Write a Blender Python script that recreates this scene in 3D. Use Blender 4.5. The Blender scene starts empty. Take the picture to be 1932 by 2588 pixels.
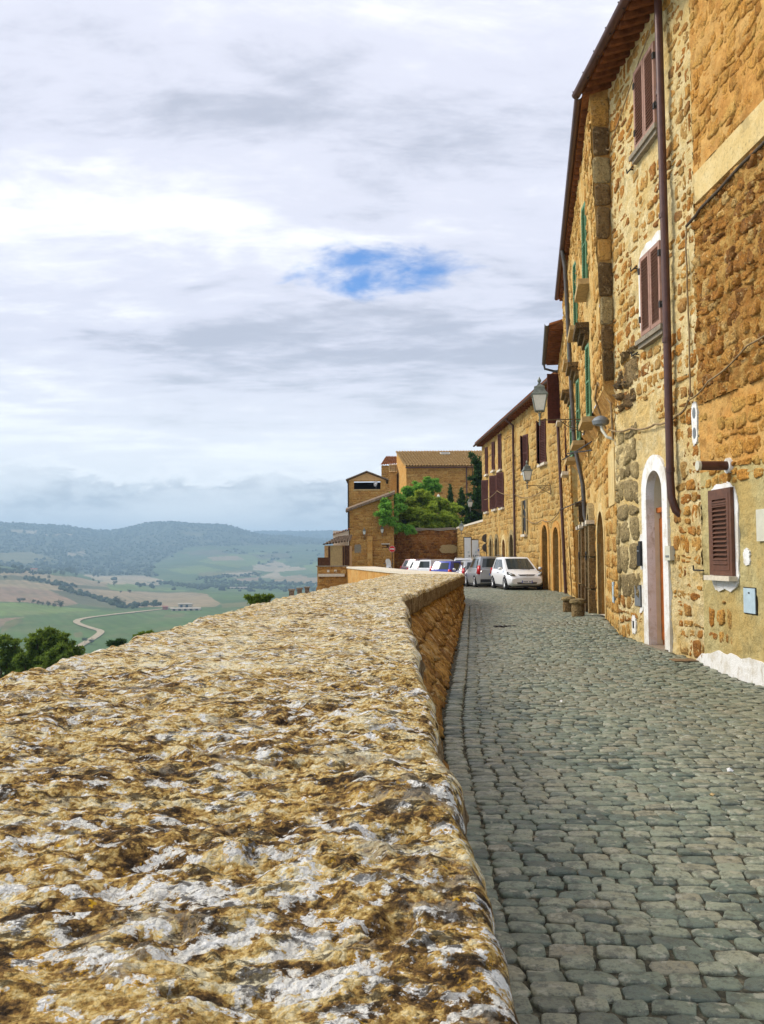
import bpy, math, random
import numpy as np
from mathutils import Vector, Matrix

random.seed(7); rng = np.random.default_rng(11)
scene = bpy.context.scene
col = scene.collection

# ------------------------------------------------------------------ camera
FPX = 2240.0
PITCH = math.atan(114 / 2240.0); ROLL = math.radians(0.35)
CAM = np.array([0.0, 0.0, 1.55])
cam_d = bpy.data.cameras.new('camera'); cam = bpy.data.objects.new('camera', cam_d); col.objects.link(cam)
cam_d.sensor_fit = 'HORIZONTAL'; cam_d.sensor_width = 36.0; cam_d.lens = FPX / 1932 * 36.0
cam_d.clip_start = 0.05; cam_d.clip_end = 60000
cam.matrix_world = Matrix.Translation(CAM) @ Matrix.Rotation(math.pi / 2 + PITCH, 4, 'X') @ Matrix.Rotation(-ROLL, 4, 'Z')
cam_d.dof.use_dof = True; cam_d.dof.focus_distance = 14.0; cam_d.dof.aperture_fstop = 41.7 / 1.3
scene.camera = cam

# ------------------------------------------------------------------ light and sky
SUN_AZ = math.radians(-72)      # measured from +Y towards +X: light comes from the valley side, a little ahead
SUN_EL = math.radians(40)
EXPOSURE = 1.44
w = bpy.data.worlds.new('World'); scene.world = w; w.use_nodes = True
nt = w.node_tree; nt.nodes.clear()
def wn(t, **k):
    n = nt.nodes.new(t)
    for a, b in k.items(): setattr(n, a, b)
    return n
def wl(a, b): nt.links.new(a, b)
def wmath(op, a, b=None, c=None, clamp=False):
    n = wn('ShaderNodeMath', operation=op, use_clamp=clamp)
    for i, v in enumerate((a, b, c)):
        if v is None: continue
        if isinstance(v, (int, float)): n.inputs[i].default_value = v
        else: wl(v, n.inputs[i])
    return n.outputs[0]
def wmap(v, a, b, c=0.0, d=1.0):
    n = wn('ShaderNodeMapRange', interpolation_type='SMOOTHSTEP')
    wl(v, n.inputs['Value'])
    for nm, x in zip(('From Min', 'From Max', 'To Min', 'To Max'), (a, b, c, d)): n.inputs[nm].default_value = x
    return n.outputs['Result']
def wmix(f, a, b):
    n = wn('ShaderNodeMix', data_type='RGBA')
    if isinstance(f, float): n.inputs[0].default_value = f
    else: wl(f, n.inputs[0])
    for i, v in ((6, a), (7, b)):
        if isinstance(v, tuple): n.inputs[i].default_value = v + (1,)
        else: wl(v, n.inputs[i])
    return n.outputs[2]
def wnoise(vec, scale, detail, rough=0.55, dist=0.0):
    n = wn('ShaderNodeTexNoise'); n.inputs['Scale'].default_value = scale; n.inputs['Detail'].default_value = detail
    n.inputs['Roughness'].default_value = rough; n.inputs['Distortion'].default_value = dist
    wl(vec, n.inputs['Vector']); return n.outputs['Fac']
sky = wn('ShaderNodeTexSky', sky_type='NISHITA', sun_disc=False)
sky.sun_elevation = SUN_EL; sky.sun_rotation = SUN_AZ; sky.altitude = 300; sky.dust_density = 0.6
skyblue = wn('ShaderNodeMix', data_type='RGBA', blend_type='MULTIPLY'); skyblue.inputs[0].default_value = 1.0
wl(sky.outputs[0], skyblue.inputs[6]); skyblue.inputs[7].default_value = (0.30, 0.52, 0.80, 1)
tc = wn('ShaderNodeTexCoord'); sep = wn('ShaderNodeSeparateXYZ'); wl(tc.outputs['Generated'], sep.inputs[0])
dx, dy, dz = sep.outputs
zc = wmath('MAXIMUM', dz, 0.0)
den = wmath('ADD', zc, 0.10)
cu = wmath('DIVIDE', dx, den); cv = wmath('DIVIDE', dy, den)
comb = wn('ShaderNodeCombineXYZ'); wl(cu, comb.inputs[0]); wl(cv, comb.inputs[1])
mp = wn('ShaderNodeMapping'); wl(comb.outputs[0], mp.inputs[0]); mp.inputs['Scale'].default_value = (0.55, 1.0, 1.0); mp.inputs['Location'].default_value = (3.1, 1.7, 0)
cvec = mp.outputs[0]
big = wnoise(cvec, 0.75, 5, 0.5, 0.3)
mid = wnoise(cvec, 2.6, 9, 0.62, 0.5)
fin = wnoise(cvec, 8.0, 8, 0.65, 0.3)
lum = wmath('ADD', wmath('MULTIPLY', big, 0.50), wmath('ADD', wmath('MULTIPLY', mid, 0.31), wmath('MULTIPLY', fin, 0.19)))
ramp = wn('ShaderNodeValToRGB'); wl(lum, ramp.inputs[0])
cr = ramp.color_ramp; cr.interpolation = 'EASE'
cr.elements[0].position = 0.38; cr.elements[0].color = (2.7, 2.82, 3.35, 1)
cr.elements[1].position = 0.60; cr.elements[1].color = (5.9, 5.9, 5.95, 1)
e = cr.elements.new(0.48); e.color = (4.1, 4.14, 4.75, 1)
# low bank of cumulus along the horizon
hv = wn('ShaderNodeCombineXYZ'); wl(wmath('MULTIPLY', dx, 9.0), hv.inputs[0]); wl(wmath('MULTIPLY', dz, 22.0), hv.inputs[2]); wl(wmath('MULTIPLY', dy, 9.0), hv.inputs[1])
bankn = wnoise(hv.outputs[0], 1.0, 8, 0.6, 0.2)
puff = wnoise(hv.outputs[0], 4.2, 6, 0.6, 0.1)
banktop = wmath('ADD', 0.012, wmath('ADD', wmath('MULTIPLY', bankn, 0.115), wmath('MULTIPLY', puff, 0.040)))
bank = wmath('MULTIPLY', wmap(wmath('SUBTRACT', banktop, dz), -0.002, 0.010), wmath('MULTIPLY', wmap(dz, 0.020, 0.060), wmap(wnoise(hv.outputs[0], 0.55, 3, 0.5, 0.0), 0.36, 0.56)))
bankcol = wmix(wmap(puff, 0.35, 0.65), (2.9, 3.1, 3.4), (4.6, 4.8, 5.0))
lowhaze = wmap(dz, 0.0, 0.24)
cl = wmix(lowhaze, (6.3, 6.4, 6.3), ramp.outputs[0])
cl = wmix(wmath('MULTIPLY', bank, 0.85), cl, bankcol)
rim = wmath('MULTIPLY', wmap(wmath('SUBTRACT', banktop, dz), -0.012, -0.001), wmap(wmath('SUBTRACT', banktop, dz), 0.010, 0.0))
cl = wmix(wmath('MULTIPLY', rim, 0.35), cl, (6.8, 6.8, 6.8))
# the break in the cloud where blue shows
gx, gy, gz = -0.045, 0.955, 0.318
bv = wn('ShaderNodeCombineXYZ'); wl(wmath('DIVIDE', dx, wmath('MAXIMUM', dy, 0.05)), bv.inputs[0]); wl(wmath('DIVIDE', dz, wmath('MAXIMUM', dy, 0.05)), bv.inputs[1])
gmp = wn('ShaderNodeMapping'); wl(bv.outputs[0], gmp.inputs[0]); gmp.inputs['Scale'].default_value = (1.0, 2.2, 1.0); gn1 = wnoise(gmp.outputs[0], 13.0, 9, 0.62, 0.25)
sx = wmath('MULTIPLY', wmath('SUBTRACT', wmath('DIVIDE', dx, wmath('MAXIMUM', dy, 0.05)), -0.002), 1 / 0.080)
sy = wmath('MULTIPLY', wmath('SUBTRACT', wmath('DIVIDE', dz, wmath('MAXIMUM', dy, 0.05)), 0.329), 1 / 0.022)
rad = wmath('ADD', wmath('MULTIPLY', sx, sx), wmath('MULTIPLY', sy, sy))
gap = wmap(wmath('ADD', wmath('MULTIPLY', rad, 0.30), wmath('MULTIPLY', wmath('SUBTRACT', gn1, 0.5), 2.3)), 0.70, -0.12)
gap = wmath('MULTIPLY', gap, wmap(dy, 0.2, 0.5))
fc = wmix(gap, cl, skyblue.outputs[2])
bg = wn('ShaderNodeBackground'); wl(fc, bg.inputs[0]); bg.inputs[1].default_value = 0.078
out = wn('ShaderNodeOutputWorld'); wl(bg.outputs[0], out.inputs[0])

sun_d = bpy.data.lights.new('sun', 'SUN'); sun = bpy.data.objects.new('sun', sun_d); col.objects.link(sun)
sun_d.energy = 1.4; sun_d.angle = math.radians(24); sun_d.color = (1.0, 0.94, 0.84)
sdir = Vector((math.sin(SUN_AZ) * math.cos(SUN_EL), math.cos(SUN_AZ) * math.cos(SUN_EL), math.sin(SUN_EL)))
sun.rotation_euler = sdir.to_track_quat('Z', 'Y').to_euler(); sun.location = (-20, 10, 40)

vs = scene.view_settings
vs.view_transform = 'Standard'; vs.look = 'None'; vs.gamma = 1.0; vs.use_curve_mapping = False; vs.exposure = EXPOSURE
cy = scene.cycles
cy.use_denoising = True
try: cy.denoiser = 'OPENIMAGEDENOISE'
except Exception: pass
cy.max_bounces = 6; cy.diffuse_bounces = 3; cy.glossy_bounces = 3; cy.transmission_bounces = 4; cy.volume_bounces = 0
cy.caustics_reflective = False; cy.caustics_refractive = False
cy.volume_step_rate = 1.0

# ------------------------------------------------------------------ picture geometry used for measuring
MROT = np.array(cam.matrix_world.to_3x3())
def ray(px, py): return MROT @ np.array([(px - 966) / FPX, -(py - 1294) / FPX, -1.0])
def at(px, py, Y):
    r = ray(px, py); return CAM + r * (Y / r[1])
def proj(P):
    v = (np.asarray(P, float) - CAM) @ MROT
    d = np.where(-v[..., 2] > 1e-3, -v[..., 2], 1e-3)
    return 966 + FPX * v[..., 0] / d, 1294 - FPX * v[..., 1] / d, -v[..., 2]

# ------------------------------------------------------------------ noise
def _h(ix, iy, iz, s):
    n = (ix.astype(np.int64) * 374761393 + iy.astype(np.int64) * 668265263 + iz.astype(np.int64) * 2147483647 + s * 974634941) & 0xffffffff
    n = ((n ^ (n >> 13)) * 1274126177) & 0xffffffff
    n = ((n ^ (n >> 16)) * 2246822519) & 0xffffffff
    return ((n ^ (n >> 15)) & 0xffffff) / float(0xffffff)
def vnoise(x, y, z=None, seed=0):
    if z is None: z = np.zeros_like(x)
    x0, y0, z0 = np.floor(x), np.floor(y), np.floor(z)
    fx, fy, fz = x - x0, y - y0, z - z0
    fx = fx * fx * fx * (fx * (fx * 6 - 15) + 10); fy = fy * fy * fy * (fy * (fy * 6 - 15) + 10); fz = fz * fz * (3 - 2 * fz)
    r = 0
    flat = not np.any(z)
    for k in ((0,) if flat else (0, 1)):
        wz = 1 if flat else (fz if k else 1 - fz)
        a = _h(x0, y0, z0 + k, seed); b = _h(x0 + 1, y0, z0 + k, seed); c = _h(x0, y0 + 1, z0 + k, seed); d = _h(x0 + 1, y0 + 1, z0 + k, seed)
        r = r + wz * ((a * (1 - fx) + b * fx) * (1 - fy) + (c * (1 - fx) + d * fx) * fy)
    return r * 2 - 1
def fbm(x, y, z=None, oct=4, seed=0, gain=0.5, lac=2.03):
    s = 0; a = 1; t = 0; f = 1.0
    for i in range(oct):
        s = s + a * vnoise(x * f + 13.7 * i, y * f - 7.3 * i, None if z is None else z * f, seed + i); t += a; a *= gain; f *= lac
    return s / t

# ------------------------------------------------------------------ mesh helpers
class MB:
    def __init__(s): s.v = []; s.f = []
    def add(s, vs, fs):
        b = len(s.v); s.v.extend([tuple(map(float, p)) for p in vs]); s.f.extend([tuple(i + b for i in f) for f in fs]); return s
    def box(s, c, size, R=None, taper=1.0):
        hx, hy, hz = size[0] / 2, size[1] / 2, size[2] / 2
        P = [(-hx, -hy, -hz), (hx, -hy, -hz), (hx, hy, -hz), (-hx, hy, -hz), (-hx * taper, -hy * taper, hz), (hx * taper, -hy * taper, hz), (hx * taper, hy * taper, hz), (-hx * taper, hy * taper, hz)]
        P = np.array(P)
        if R is not None: P = P @ np.asarray(R).T
        return s.add(P + np.asarray(c), [(0, 3, 2, 1), (4, 5, 6, 7), (0, 1, 5, 4), (1, 2, 6, 5), (2, 3, 7, 6), (3, 0, 4, 7)])
    def tube(s, path, r, n=8, cap=True):
        path = [np.asarray(p, float) for p in path]; rings = []
        for i, p in enumerate(path):
            a = path[max(i - 1, 0)]; b = path[min(i + 1, len(path) - 1)]
            t = (b - a) / (np.linalg.norm(b - a) + 1e-9)
            ref = np.array([0, 0, 1.0]) if abs(t[2]) < 0.9 else np.array([1.0, 0, 0])
            u = np.cross(t, ref); u /= np.linalg.norm(u); w_ = np.cross(t, u)
            rr = r[i] if isinstance(r, (list, tuple)) else r
            rings.append([p + rr * (math.cos(2 * math.pi * k / n) * u + math.sin(2 * math.pi * k / n) * w_) for k in range(n)])
        V = [q for R_ in rings for q in R_]; Fc = []
        for i in range(len(path) - 1):
            for k in range(n):
                Fc.append((i * n + k, i * n + (k + 1) % n, (i + 1) * n + (k + 1) % n, (i + 1) * n + k))
        if cap:
            Fc.append(tuple(range(n))); Fc.append(tuple(reversed(range((len(path) - 1) * n, len(path) * n))))
        return s.add(V, Fc)
    def lathe(s, prof, c=(0, 0, 0), n=12, sq=0):
        V = []; Fc = []; c = np.asarray(c)
        for (r, z) in prof:
            for k in range(n):
                a = 2 * math.pi * (k + 0.5) / n; V.append(c + np.array([r * math.cos(a), r * math.sin(a), z]))
        for i in range(len(prof) - 1):
            for k in range(n): Fc.append((i * n + k, i * n + (k + 1) % n, (i + 1) * n + (k + 1) % n, (i + 1) * n + k))
        Fc.append(tuple(reversed(range(n)))); Fc.append(tuple(range((len(prof) - 1) * n, len(prof) * n)))
        return s.add(V, Fc)
    def loft(s, rings, close=True, cap=True):
        n = len(rings[0]); V = [p for R_ in rings for p in R_]; Fc = []
        for i in range(len(rings) - 1):
            for k in range(n if close else n - 1):
                Fc.append((i * n + k, i * n + (k + 1) % n, (i + 1) * n + (k + 1) % n, (i + 1) * n + k))
        if cap: Fc.append(tuple(reversed(range(n)))); Fc.append(tuple(range((len(rings) - 1) * n, len(rings) * n)))
        return s.add(V, Fc)
    def quad(s, a, b, c, d): return s.add([a, b, c, d], [(0, 1, 2, 3)])
    def mesh(s, name): return mk_mesh(name, s.v, s.f)
def mk_mesh(name, v, f):
    m = bpy.data.meshes.new(name); m.from_pydata([tuple(p) for p in v], [], f); m.update(); return m
def np_mesh(name, V, Fq, smooth=False):
    """V (n,3) array, Fq (m,k) array of equal-sided faces"""
    V = np.ascontiguousarray(V, np.float32); Fq = np.ascontiguousarray(Fq, np.int32); k = Fq.shape[1]
    m = bpy.data.meshes.new(name); m.vertices.add(len(V)); m.vertices.foreach_set('co', V.ravel())
    m.loops.add(Fq.size); m.loops.foreach_set('vertex_index', Fq.ravel())
    m.polygons.add(len(Fq)); m.polygons.foreach_set('loop_start', np.arange(0, Fq.size, k, dtype=np.int32))
    try: m.polygons.foreach_set('loop_total', np.full(len(Fq), k, np.int32))
    except Exception: pass
    if smooth: m.polygons.foreach_set('use_smooth', np.ones(len(Fq), bool))
    m.update(calc_edges=True); m.validate(); return m
def grid_faces(nr, nc, mask=None):
    i = np.arange(nr - 1)[:, None] * nc + np.arange(nc - 1)[None, :]
    Fq = np.stack([i, i + 1, i + nc + 1, i + nc], -1).reshape(-1, 4)
    return Fq if mask is None else Fq[mask.ravel()]
def smooth(m, ang=None):
    m.polygons.foreach_set('use_smooth', np.ones(len(m.polygons), bool))
    if ang is not None:
        try: m.set_sharp_from_angle(angle=math.radians(ang))
        except Exception: pass
    return m
def obj(name, mesh, mat=None, parent=None, M=None, kind=None, label=None):
    if isinstance(mesh, MB): mesh = mesh.mesh(name)
    o = bpy.data.objects.new(name, mesh)
    if mat is not None and mesh is not None and len(mesh.materials) == 0: mesh.materials.append(mat)
    col.objects.link(o)
    if parent is not None:
        o.parent = parent
        if parent.name in WINV: o.matrix_parent_inverse = WINV[parent.name]
    if M is not None: o.matrix_basis = M
    if kind: o['kind'] = kind
    if label: o['label'] = label
    return o
WINV = {}
def thing(name, label, cat, loc=(0, 0, 0), rotz=0.0, group=None, world=False):
    """Empty at the base of a thing.  world=True: its parts are modelled in world coordinates."""
    o = bpy.data.objects.new(name, None); col.objects.link(o); o.empty_display_size = 0.2
    o.location = tuple(float(a) for a in loc); o.rotation_euler = (0, 0, rotz); o['label'] = label; o['category'] = cat
    if group: o['group'] = group
    if world:
        WINV[o.name] = Matrix.Translation(Vector([float(a) for a in loc])).inverted()
    return o
def tag(o, label, cat, group=None, kind=None):
    o['label'] = label; o['category'] = cat
    if group: o['group'] = group
    if kind: o['kind'] = kind
    return o
def struct(name, mesh, mat):
    o = obj(name, mesh, mat); o['kind'] = 'structure'; return o

# ------------------------------------------------------------------ materials
class NT:
    def __init__(s, name):
        s.m = bpy.data.materials.new(name); s.m.use_nodes = True; s.t = s.m.node_tree; s.t.nodes.clear()
        s.out = s.n('ShaderNodeOutputMaterial'); s.b = s.n('ShaderNodeBsdfPrincipled'); s.l(s.b.outputs[0], s.out.inputs[0])
        s.pos = s.n('ShaderNodeNewGeometry')
    def n(s, t, **k):
        n = s.t.nodes.new(t)
        for a, b in k.items(): setattr(n, a, b)
        return n
    def l(s, a, b): s.t.links.new(a, b)
    def setin(s, sock, v):
        if isinstance(v, (int, float)): sock.default_value = v
        elif isinstance(v, tuple): sock.default_value = v + (1,) if len(v) == 3 and len(sock.default_value) == 4 else v
        else: s.l(v, sock)
    def math(s, op, a, b=None, clamp=False):
        n = s.n('ShaderNodeMath', operation=op, use_clamp=clamp); s.setin(n.inputs[0], a)
        if b is not None: s.setin(n.inputs[1], b)
        return n.outputs[0]
    def vec(s, scale=(1, 1, 1), rot=(0, 0, 0), loc=(0, 0, 0)):
        n = s.n('ShaderNodeMapping'); s.l(s.pos.outputs['Position'], n.inputs[0]); n.inputs['Scale'].default_value = scale; n.inputs['Rotation'].default_value = rot; n.inputs['Location'].default_value = loc
        return n.outputs[0]
    def noise(s, scale, detail=4, rough=0.55, vec=None, dist=0.0):
        n = s.n('ShaderNodeTexNoise'); s.l(vec if vec is not None else s.pos.outputs['Position'], n.inputs['Vector'])
        n.inputs['Scale'].default_value = scale; n.inputs['Detail'].default_value = detail; n.inputs['Roughness'].default_value = rough; n.inputs['Distortion'].default_value = dist
        return n.outputs['Fac']
    def vor(s, scale, feat='F1', vec=None):
        n = s.n('ShaderNodeTexVoronoi', feature=feat); s.l(vec if vec is not None else s.pos.outputs['Position'], n.inputs['Vector']); n.inputs['Scale'].default_value = scale
        return n.outputs['Distance']
    def map(s, v, a, b, c=0.0, d=1.0, smooth=True):
        n = s.n('ShaderNodeMapRange', interpolation_type='SMOOTHSTEP' if smooth else 'LINEAR'); s.l(v, n.inputs['Value'])
        for nm, x in zip(('From Min', 'From Max', 'To Min', 'To Max'), (a, b, c, d)): n.inputs[nm].default_value = x
        return n.outputs['Result']
    def ramp(s, v, stops):
        n = s.n('ShaderNodeValToRGB'); s.l(v, n.inputs[0]); c = n.color_ramp
        c.elements[0].position = stops[0][0]; c.elements[0].color = stops[0][1] + (1,)
        c.elements[1].position = stops[-1][0]; c.elements[1].color = stops[-1][1] + (1,)
        for p, q in stops[1:-1]: e = c.elements.new(p); e.color = q + (1,)
        return n.outputs[0]
    def mix(s, f, a, b, mode='MIX'):
        n = s.n('ShaderNodeMix', data_type='RGBA', blend_type=mode); s.setin(n.inputs[0], f); s.setin(n.inputs[6], a); s.setin(n.inputs[7], b); return n.outputs[2]
    def rand(s):
        o = s.n('ShaderNodeObjectInfo').outputs['Random']; i = s.pos.outputs['Random Per Island']
        return s.math('FRACT', s.math('ADD', s.math('MULTIPLY', o, 7.31), s.math('MULTIPLY', i, 3.77)))
    def bump(s, h, strength, dist):
        n = s.n('ShaderNodeBump'); n.inputs['Strength'].default_value = strength; n.inputs['Distance'].default_value = dist; s.l(h, n.inputs['Height']); s.l(n.outputs[0], s.b.inputs['Normal'])
    def fin(s, color, rough=0.85, spec=0.3, metal=0.0):
        s.setin(s.b.inputs['Base Color'], color); s.setin(s.b.inputs['Roughness'], rough); s.b.inputs['Specular IOR Level'].default_value = spec; s.b.inputs['Metallic'].default_value = metal
        return s.m
def plain(name, c, rough=0.6, metal=0.0, spec=0.4, var=0.18, scale=6.0, bump=0.0):
    t = NT(name); f = t.noise(scale, 5, 0.6)
    colr = t.mix(t.map(f, 0.3, 0.7), tuple(x * (1 - var) for x in c), tuple(min(1, x * (1 + var)) for x in c))
    if bump: t.bump(t.noise(scale * 6, 4), 0.5, bump)
    return t.fin(colr, rough, spec, metal)
def masonry(name, stops, scale=7.0, rw=0.6, bump=0.012, bscale=28.0, stain=None, rough=0.9):
    t = NT(name); f = t.math('ADD', t.math('MULTIPLY', t.rand(), rw), t.math('MULTIPLY', t.noise(scale, 6, 0.65), 1 - rw))
    c = t.ramp(f, stops)
    c = t.mix(t.math('MULTIPLY', t.map(t.noise(scale * 5, 4, 0.7), 0.42, 0.7), 0.55), c, tuple(x * 0.42 for x in stops[0][1]))
    if stain: c = t.mix(t.math('MULTIPLY', t.map(t.noise(1.3, 4, 0.6), 0.45, 0.68), 0.6), c, stain)
    c = t.mix(t.math('MULTIPLY', t.map(t.noise(scale * 2.2, 7, 0.75, t.vec(loc=(9, 4, 7))), 0.50, 0.60), 0.60), c, tuple(x * 0.5 for x in stops[0][1]))
    c = t.mix(t.math('MULTIPLY', t.map(t.noise(scale * 1.1, 6, 0.7, t.vec(loc=(2, 14, 3))), 0.56, 0.66), 0.55), c, tuple(min(.8, x * 1.25 + .05) for x in stops[-1][1]))
    t.bump(t.math('ADD', t.noise(bscale, 7, 0.75), t.math('MULTIPLY', t.noise(bscale * 0.25, 4, 0.7), 2.0)), 1.0, bump * 2.2)
    return t.fin(c, rough, 0.2)
M = {}
M['stone_a'] = masonry('stone_a', [(0.15, (0.20, 0.09, 0.026)), (0.38, (0.50, 0.20, 0.030)), (0.6, (0.60, 0.31, 0.065)), (0.85, (0.38, 0.24, 0.08))], stain=(0.54, 0.33, 0.10))
M['stone_orange'] = masonry('stone_orange', [(0.15, (0.36, 0.155, 0.025)), (0.5, (0.60, 0.28, 0.05)), (0.85, (0.66, 0.38, 0.095))], stain=(0.55, 0.36, 0.10))
M['stone_rubble'] = masonry('stone_rubble', [(0.12, (0.15, 0.065, 0.02)), (0.4, (0.42, 0.18, 0.03)), (0.65, (0.55, 0.29, 0.065)), (0.88, (0.60, 0.44, 0.18))])
M['stone_parapet'] = masonry('stone_parapet', [(0.15, (0.13, 0.07, 0.025)), (0.4, (0.38, 0.19, 0.045)), (0.65, (0.56, 0.32, 0.085)), (0.88, (0.58, 0.46, 0.26))], scale=5, rw=.45)
M['stone_grey'] = masonry('stone_grey', [(0.15, (0.20, 0.145, 0.065)), (0.5, (0.36, 0.27, 0.125)), (0.85, (0.48, 0.36, 0.16))])
M['stone_dark'] = masonry('stone_dark', [(0.15, (0.085, 0.055, 0.025)), (0.5, (0.20, 0.12, 0.045)), (0.85, (0.34, 0.24, 0.11))])
M['stone_b'] = masonry('stone_b', [(0.15, (0.38, 0.18, 0.04)), (0.5, (0.60, 0.30, 0.06)), (0.85, (0.64, 0.42, 0.14))], stain=(0.60, 0.42, 0.14))
M['stone_d'] = masonry('stone_d', [(0.15, (0.36, 0.20, 0.055)), (0.5, (0.54, 0.33, 0.10)), (0.85, (0.58, 0.42, 0.17))], stain=(0.52, 0.28, 0.06))
M['stone_far'] = masonry('stone_far', [(0.15, (0.30, 0.14, 0.04)), (0.5, (0.54, 0.28, 0.07)), (0.85, (0.62, 0.38, 0.12))], stain=(0.50, 0.23, 0.05))
M['stone_red'] = masonry('stone_red', [(0.15, (0.12, 0.045, 0.015)), (0.45, (0.27, 0.10, 0.022)), (0.7, (0.42, 0.17, 0.032)), (0.9, (0.46, 0.30, 0.11))], stain=(0.40, 0.15, 0.025))
def mortar(name, a, b, st, bump=0.02, bscale=16):
    t = NT(name); c = t.mix(t.map(t.noise(5.0, 6, 0.68), 0.35, 0.65), a, b)
    c = t.mix(t.math('MULTIPLY', t.map(t.noise(0.9, 4, 0.6), 0.45, 0.65), 0.7), c, st)
    c = t.mix(t.math('MULTIPLY', t.map(t.noise(22.0, 4, 0.7), 0.52, 0.72), 0.6), c, tuple(x * 0.35 for x in b))
    c = t.mix(t.math('MULTIPLY', t.map(t.noise(2.6, 7, 0.72, t.vec(loc=(5, 2, 9))), 0.52, 0.64), 0.55), c, tuple(x * 0.55 for x in b))
    t.bump(t.math('ADD', t.noise(bscale, 8, 0.75), t.math('MULTIPLY', t.noise(bscale * .25, 4), 1.6)), 1.0, bump * 1.8); return t.fin(c, 0.93, 0.15)
M['mortar_a'] = mortar('mortar_a', (0.74, 0.61, 0.34), (0.62, 0.46, 0.20), (0.62, 0.41, 0.13))
M['mortar_b'] = mortar('mortar_b', (0.68, 0.50, 0.22), (0.60, 0.38, 0.12), (0.60, 0.32, 0.07))
M['mortar_d'] = mortar('mortar_d', (0.56, 0.40, 0.16), (0.46, 0.29, 0.09), (0.52, 0.26, 0.05))
M['mortar_rubble'] = mortar('mortar_rubble', (0.58, 0.36, 0.11), (0.40, 0.18, 0.035), (0.34, 0.14, 0.03), 0.03)
M['mortar_far'] = mortar('mortar_far', (0.56, 0.33, 0.10), (0.44, 0.22, 0.06), (0.50, 0.25, 0.06))
M['mortar_red'] = mortar('mortar_red', (0.40, 0.22, 0.08), (0.26, 0.10, 0.025), (0.34, 0.13, 0.025))
M['plaster_old'] = mortar('plaster_old', (0.52, 0.44, 0.21), (0.44, 0.35, 0.15), (0.50, 0.34, 0.11), 0.012)
M['plaster_pale'] = mortar('plaster_pale', (0.66, 0.52, 0.26), (0.60, 0.44, 0.19), (0.58, 0.42, 0.17), 0.006)
M['plaster_orange'] = mortar('plaster_orange', (0.60, 0.32, 0.085), (0.48, 0.23, 0.055), (0.58, 0.37, 0.13), 0.012)
M['plaster_peach'] = mortar('plaster_peach', (0.62, 0.38, 0.18), (0.56, 0.32, 0.13), (0.58, 0.36, 0.15), 0.004)
t = NT('white_paint'); c = t.mix(t.map(t.noise(3.0, 7, .7), .45, .62), (.82, .81, .78), (.66, .62, .54)); c = t.mix(t.math('MULTIPLY', t.map(t.noise(9.0, 7, .75, t.vec((1, 1, .4))), .56, .66), .6), c, (.42, .36, .26)); t.bump(t.math('ADD', t.noise(12, 7, .7), t.noise(50, 4, .7)), .8, .012); M['white_paint'] = t.fin(c, .85, .2)
M['beige_plaster'] = plain('beige_plaster', (0.74, 0.66, 0.46), 0.85, 0, 0.2, 0.06, 5, 0.003)
M['brown_shutter'] = plain('brown_shutter', (0.115, 0.045, 0.022), 0.55, 0, 0.4, 0.2, 12)
M['mauve_shutter'] = plain('mauve_shutter', (0.30, 0.165, 0.115), 0.6, 0, 0.3, 0.15, 12)
M['red_shutter'] = plain('red_shutter', (0.085, 0.024, 0.016), 0.6, 0, 0.3, 0.25, 12)
M['green_shutter'] = plain('green_shutter', (0.10, 0.215, 0.105), 0.6, 0, 0.3, 0.2, 9)
M['dark_wood'] = plain('dark_wood', (0.075, 0.032, 0.014), 0.75, 0, 0.2, 0.35, 7, 0.004)
M['eave_wood'] = plain('eave_wood', (0.17, 0.06, 0.02), 0.85, 0, 0.15, 0.35, 6, 0.004)
M['eave_tile'] = plain('eave_tile', (0.30, 0.12, 0.045), 0.9, 0, 0.15, 0.35, 6, 0.004)
M['door_wood'] = plain('door_wood', (0.46, 0.13, 0.02), 0.45, 0, 0.4, 0.25, 8)
M['pipe_brown'] = plain('pipe_brown', (0.080, 0.032, 0.022), 0.42, 0.2, 0.5, 0.2, 7)
M['pipe_grey'] = plain('pipe_grey', (0.085, 0.075, 0.065), 0.5, 0.3, 0.5, 0.25, 7)
M['iron'] = plain('iron', (0.035, 0.03, 0.026), 0.6, 0.5, 0.4, 0.3, 20)
M['sill_stone'] = plain('sill_stone', (0.24, 0.20, 0.145), 0.85, 0, 0.2, 0.2, 14, 0.004)
M['sill_tan'] = plain('sill_tan', (0.44, 0.31, 0.14), 0.85, 0, 0.2, 0.2, 14, 0.004)
M['sill_pale'] = plain('sill_pale', (0.62, 0.55, 0.43), 0.8, 0, 0.2, 0.15, 14, 0.003)
M['grey_metal'] = plain('grey_metal', (0.20, 0.215, 0.22), 0.5, 0.3, 0.4, 0.12, 10)
M['blue_metal'] = plain('blue_metal', (0.46, 0.58, 0.64), 0.5, 0.1, 0.4, 0.08, 10)
M['ivory'] = plain('ivory', (0.58, 0.56, 0.44), 0.5, 0, 0.4, 0.06, 10)
M['black'] = plain('black', (0.012, 0.012, 0.013), 0.6, 0, 0.3, 0.2, 10)
M['cable'] = plain('cable', (0.26, 0.18, 0.09), 0.8, 0, 0.2, 0.3, 10)
M['cable_dark'] = plain('cable_dark', (0.07, 0.052, 0.035), 0.7, 0, 0.2, 0.3, 10)
M['lamp_metal'] = plain('lamp_metal', (0.17, 0.19, 0.165), 0.55, 0.5, 0.5, 0.25, 16)
M['lamp_bracket'] = plain('lamp_bracket', (0.13, 0.095, 0.05), 0.6, 0.4, 0.4, 0.3, 16)
M['lamp_glass'] = plain('lamp_glass', (0.66, 0.66, 0.60), 0.25, 0, 0.5, 0.06, 20)
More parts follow.
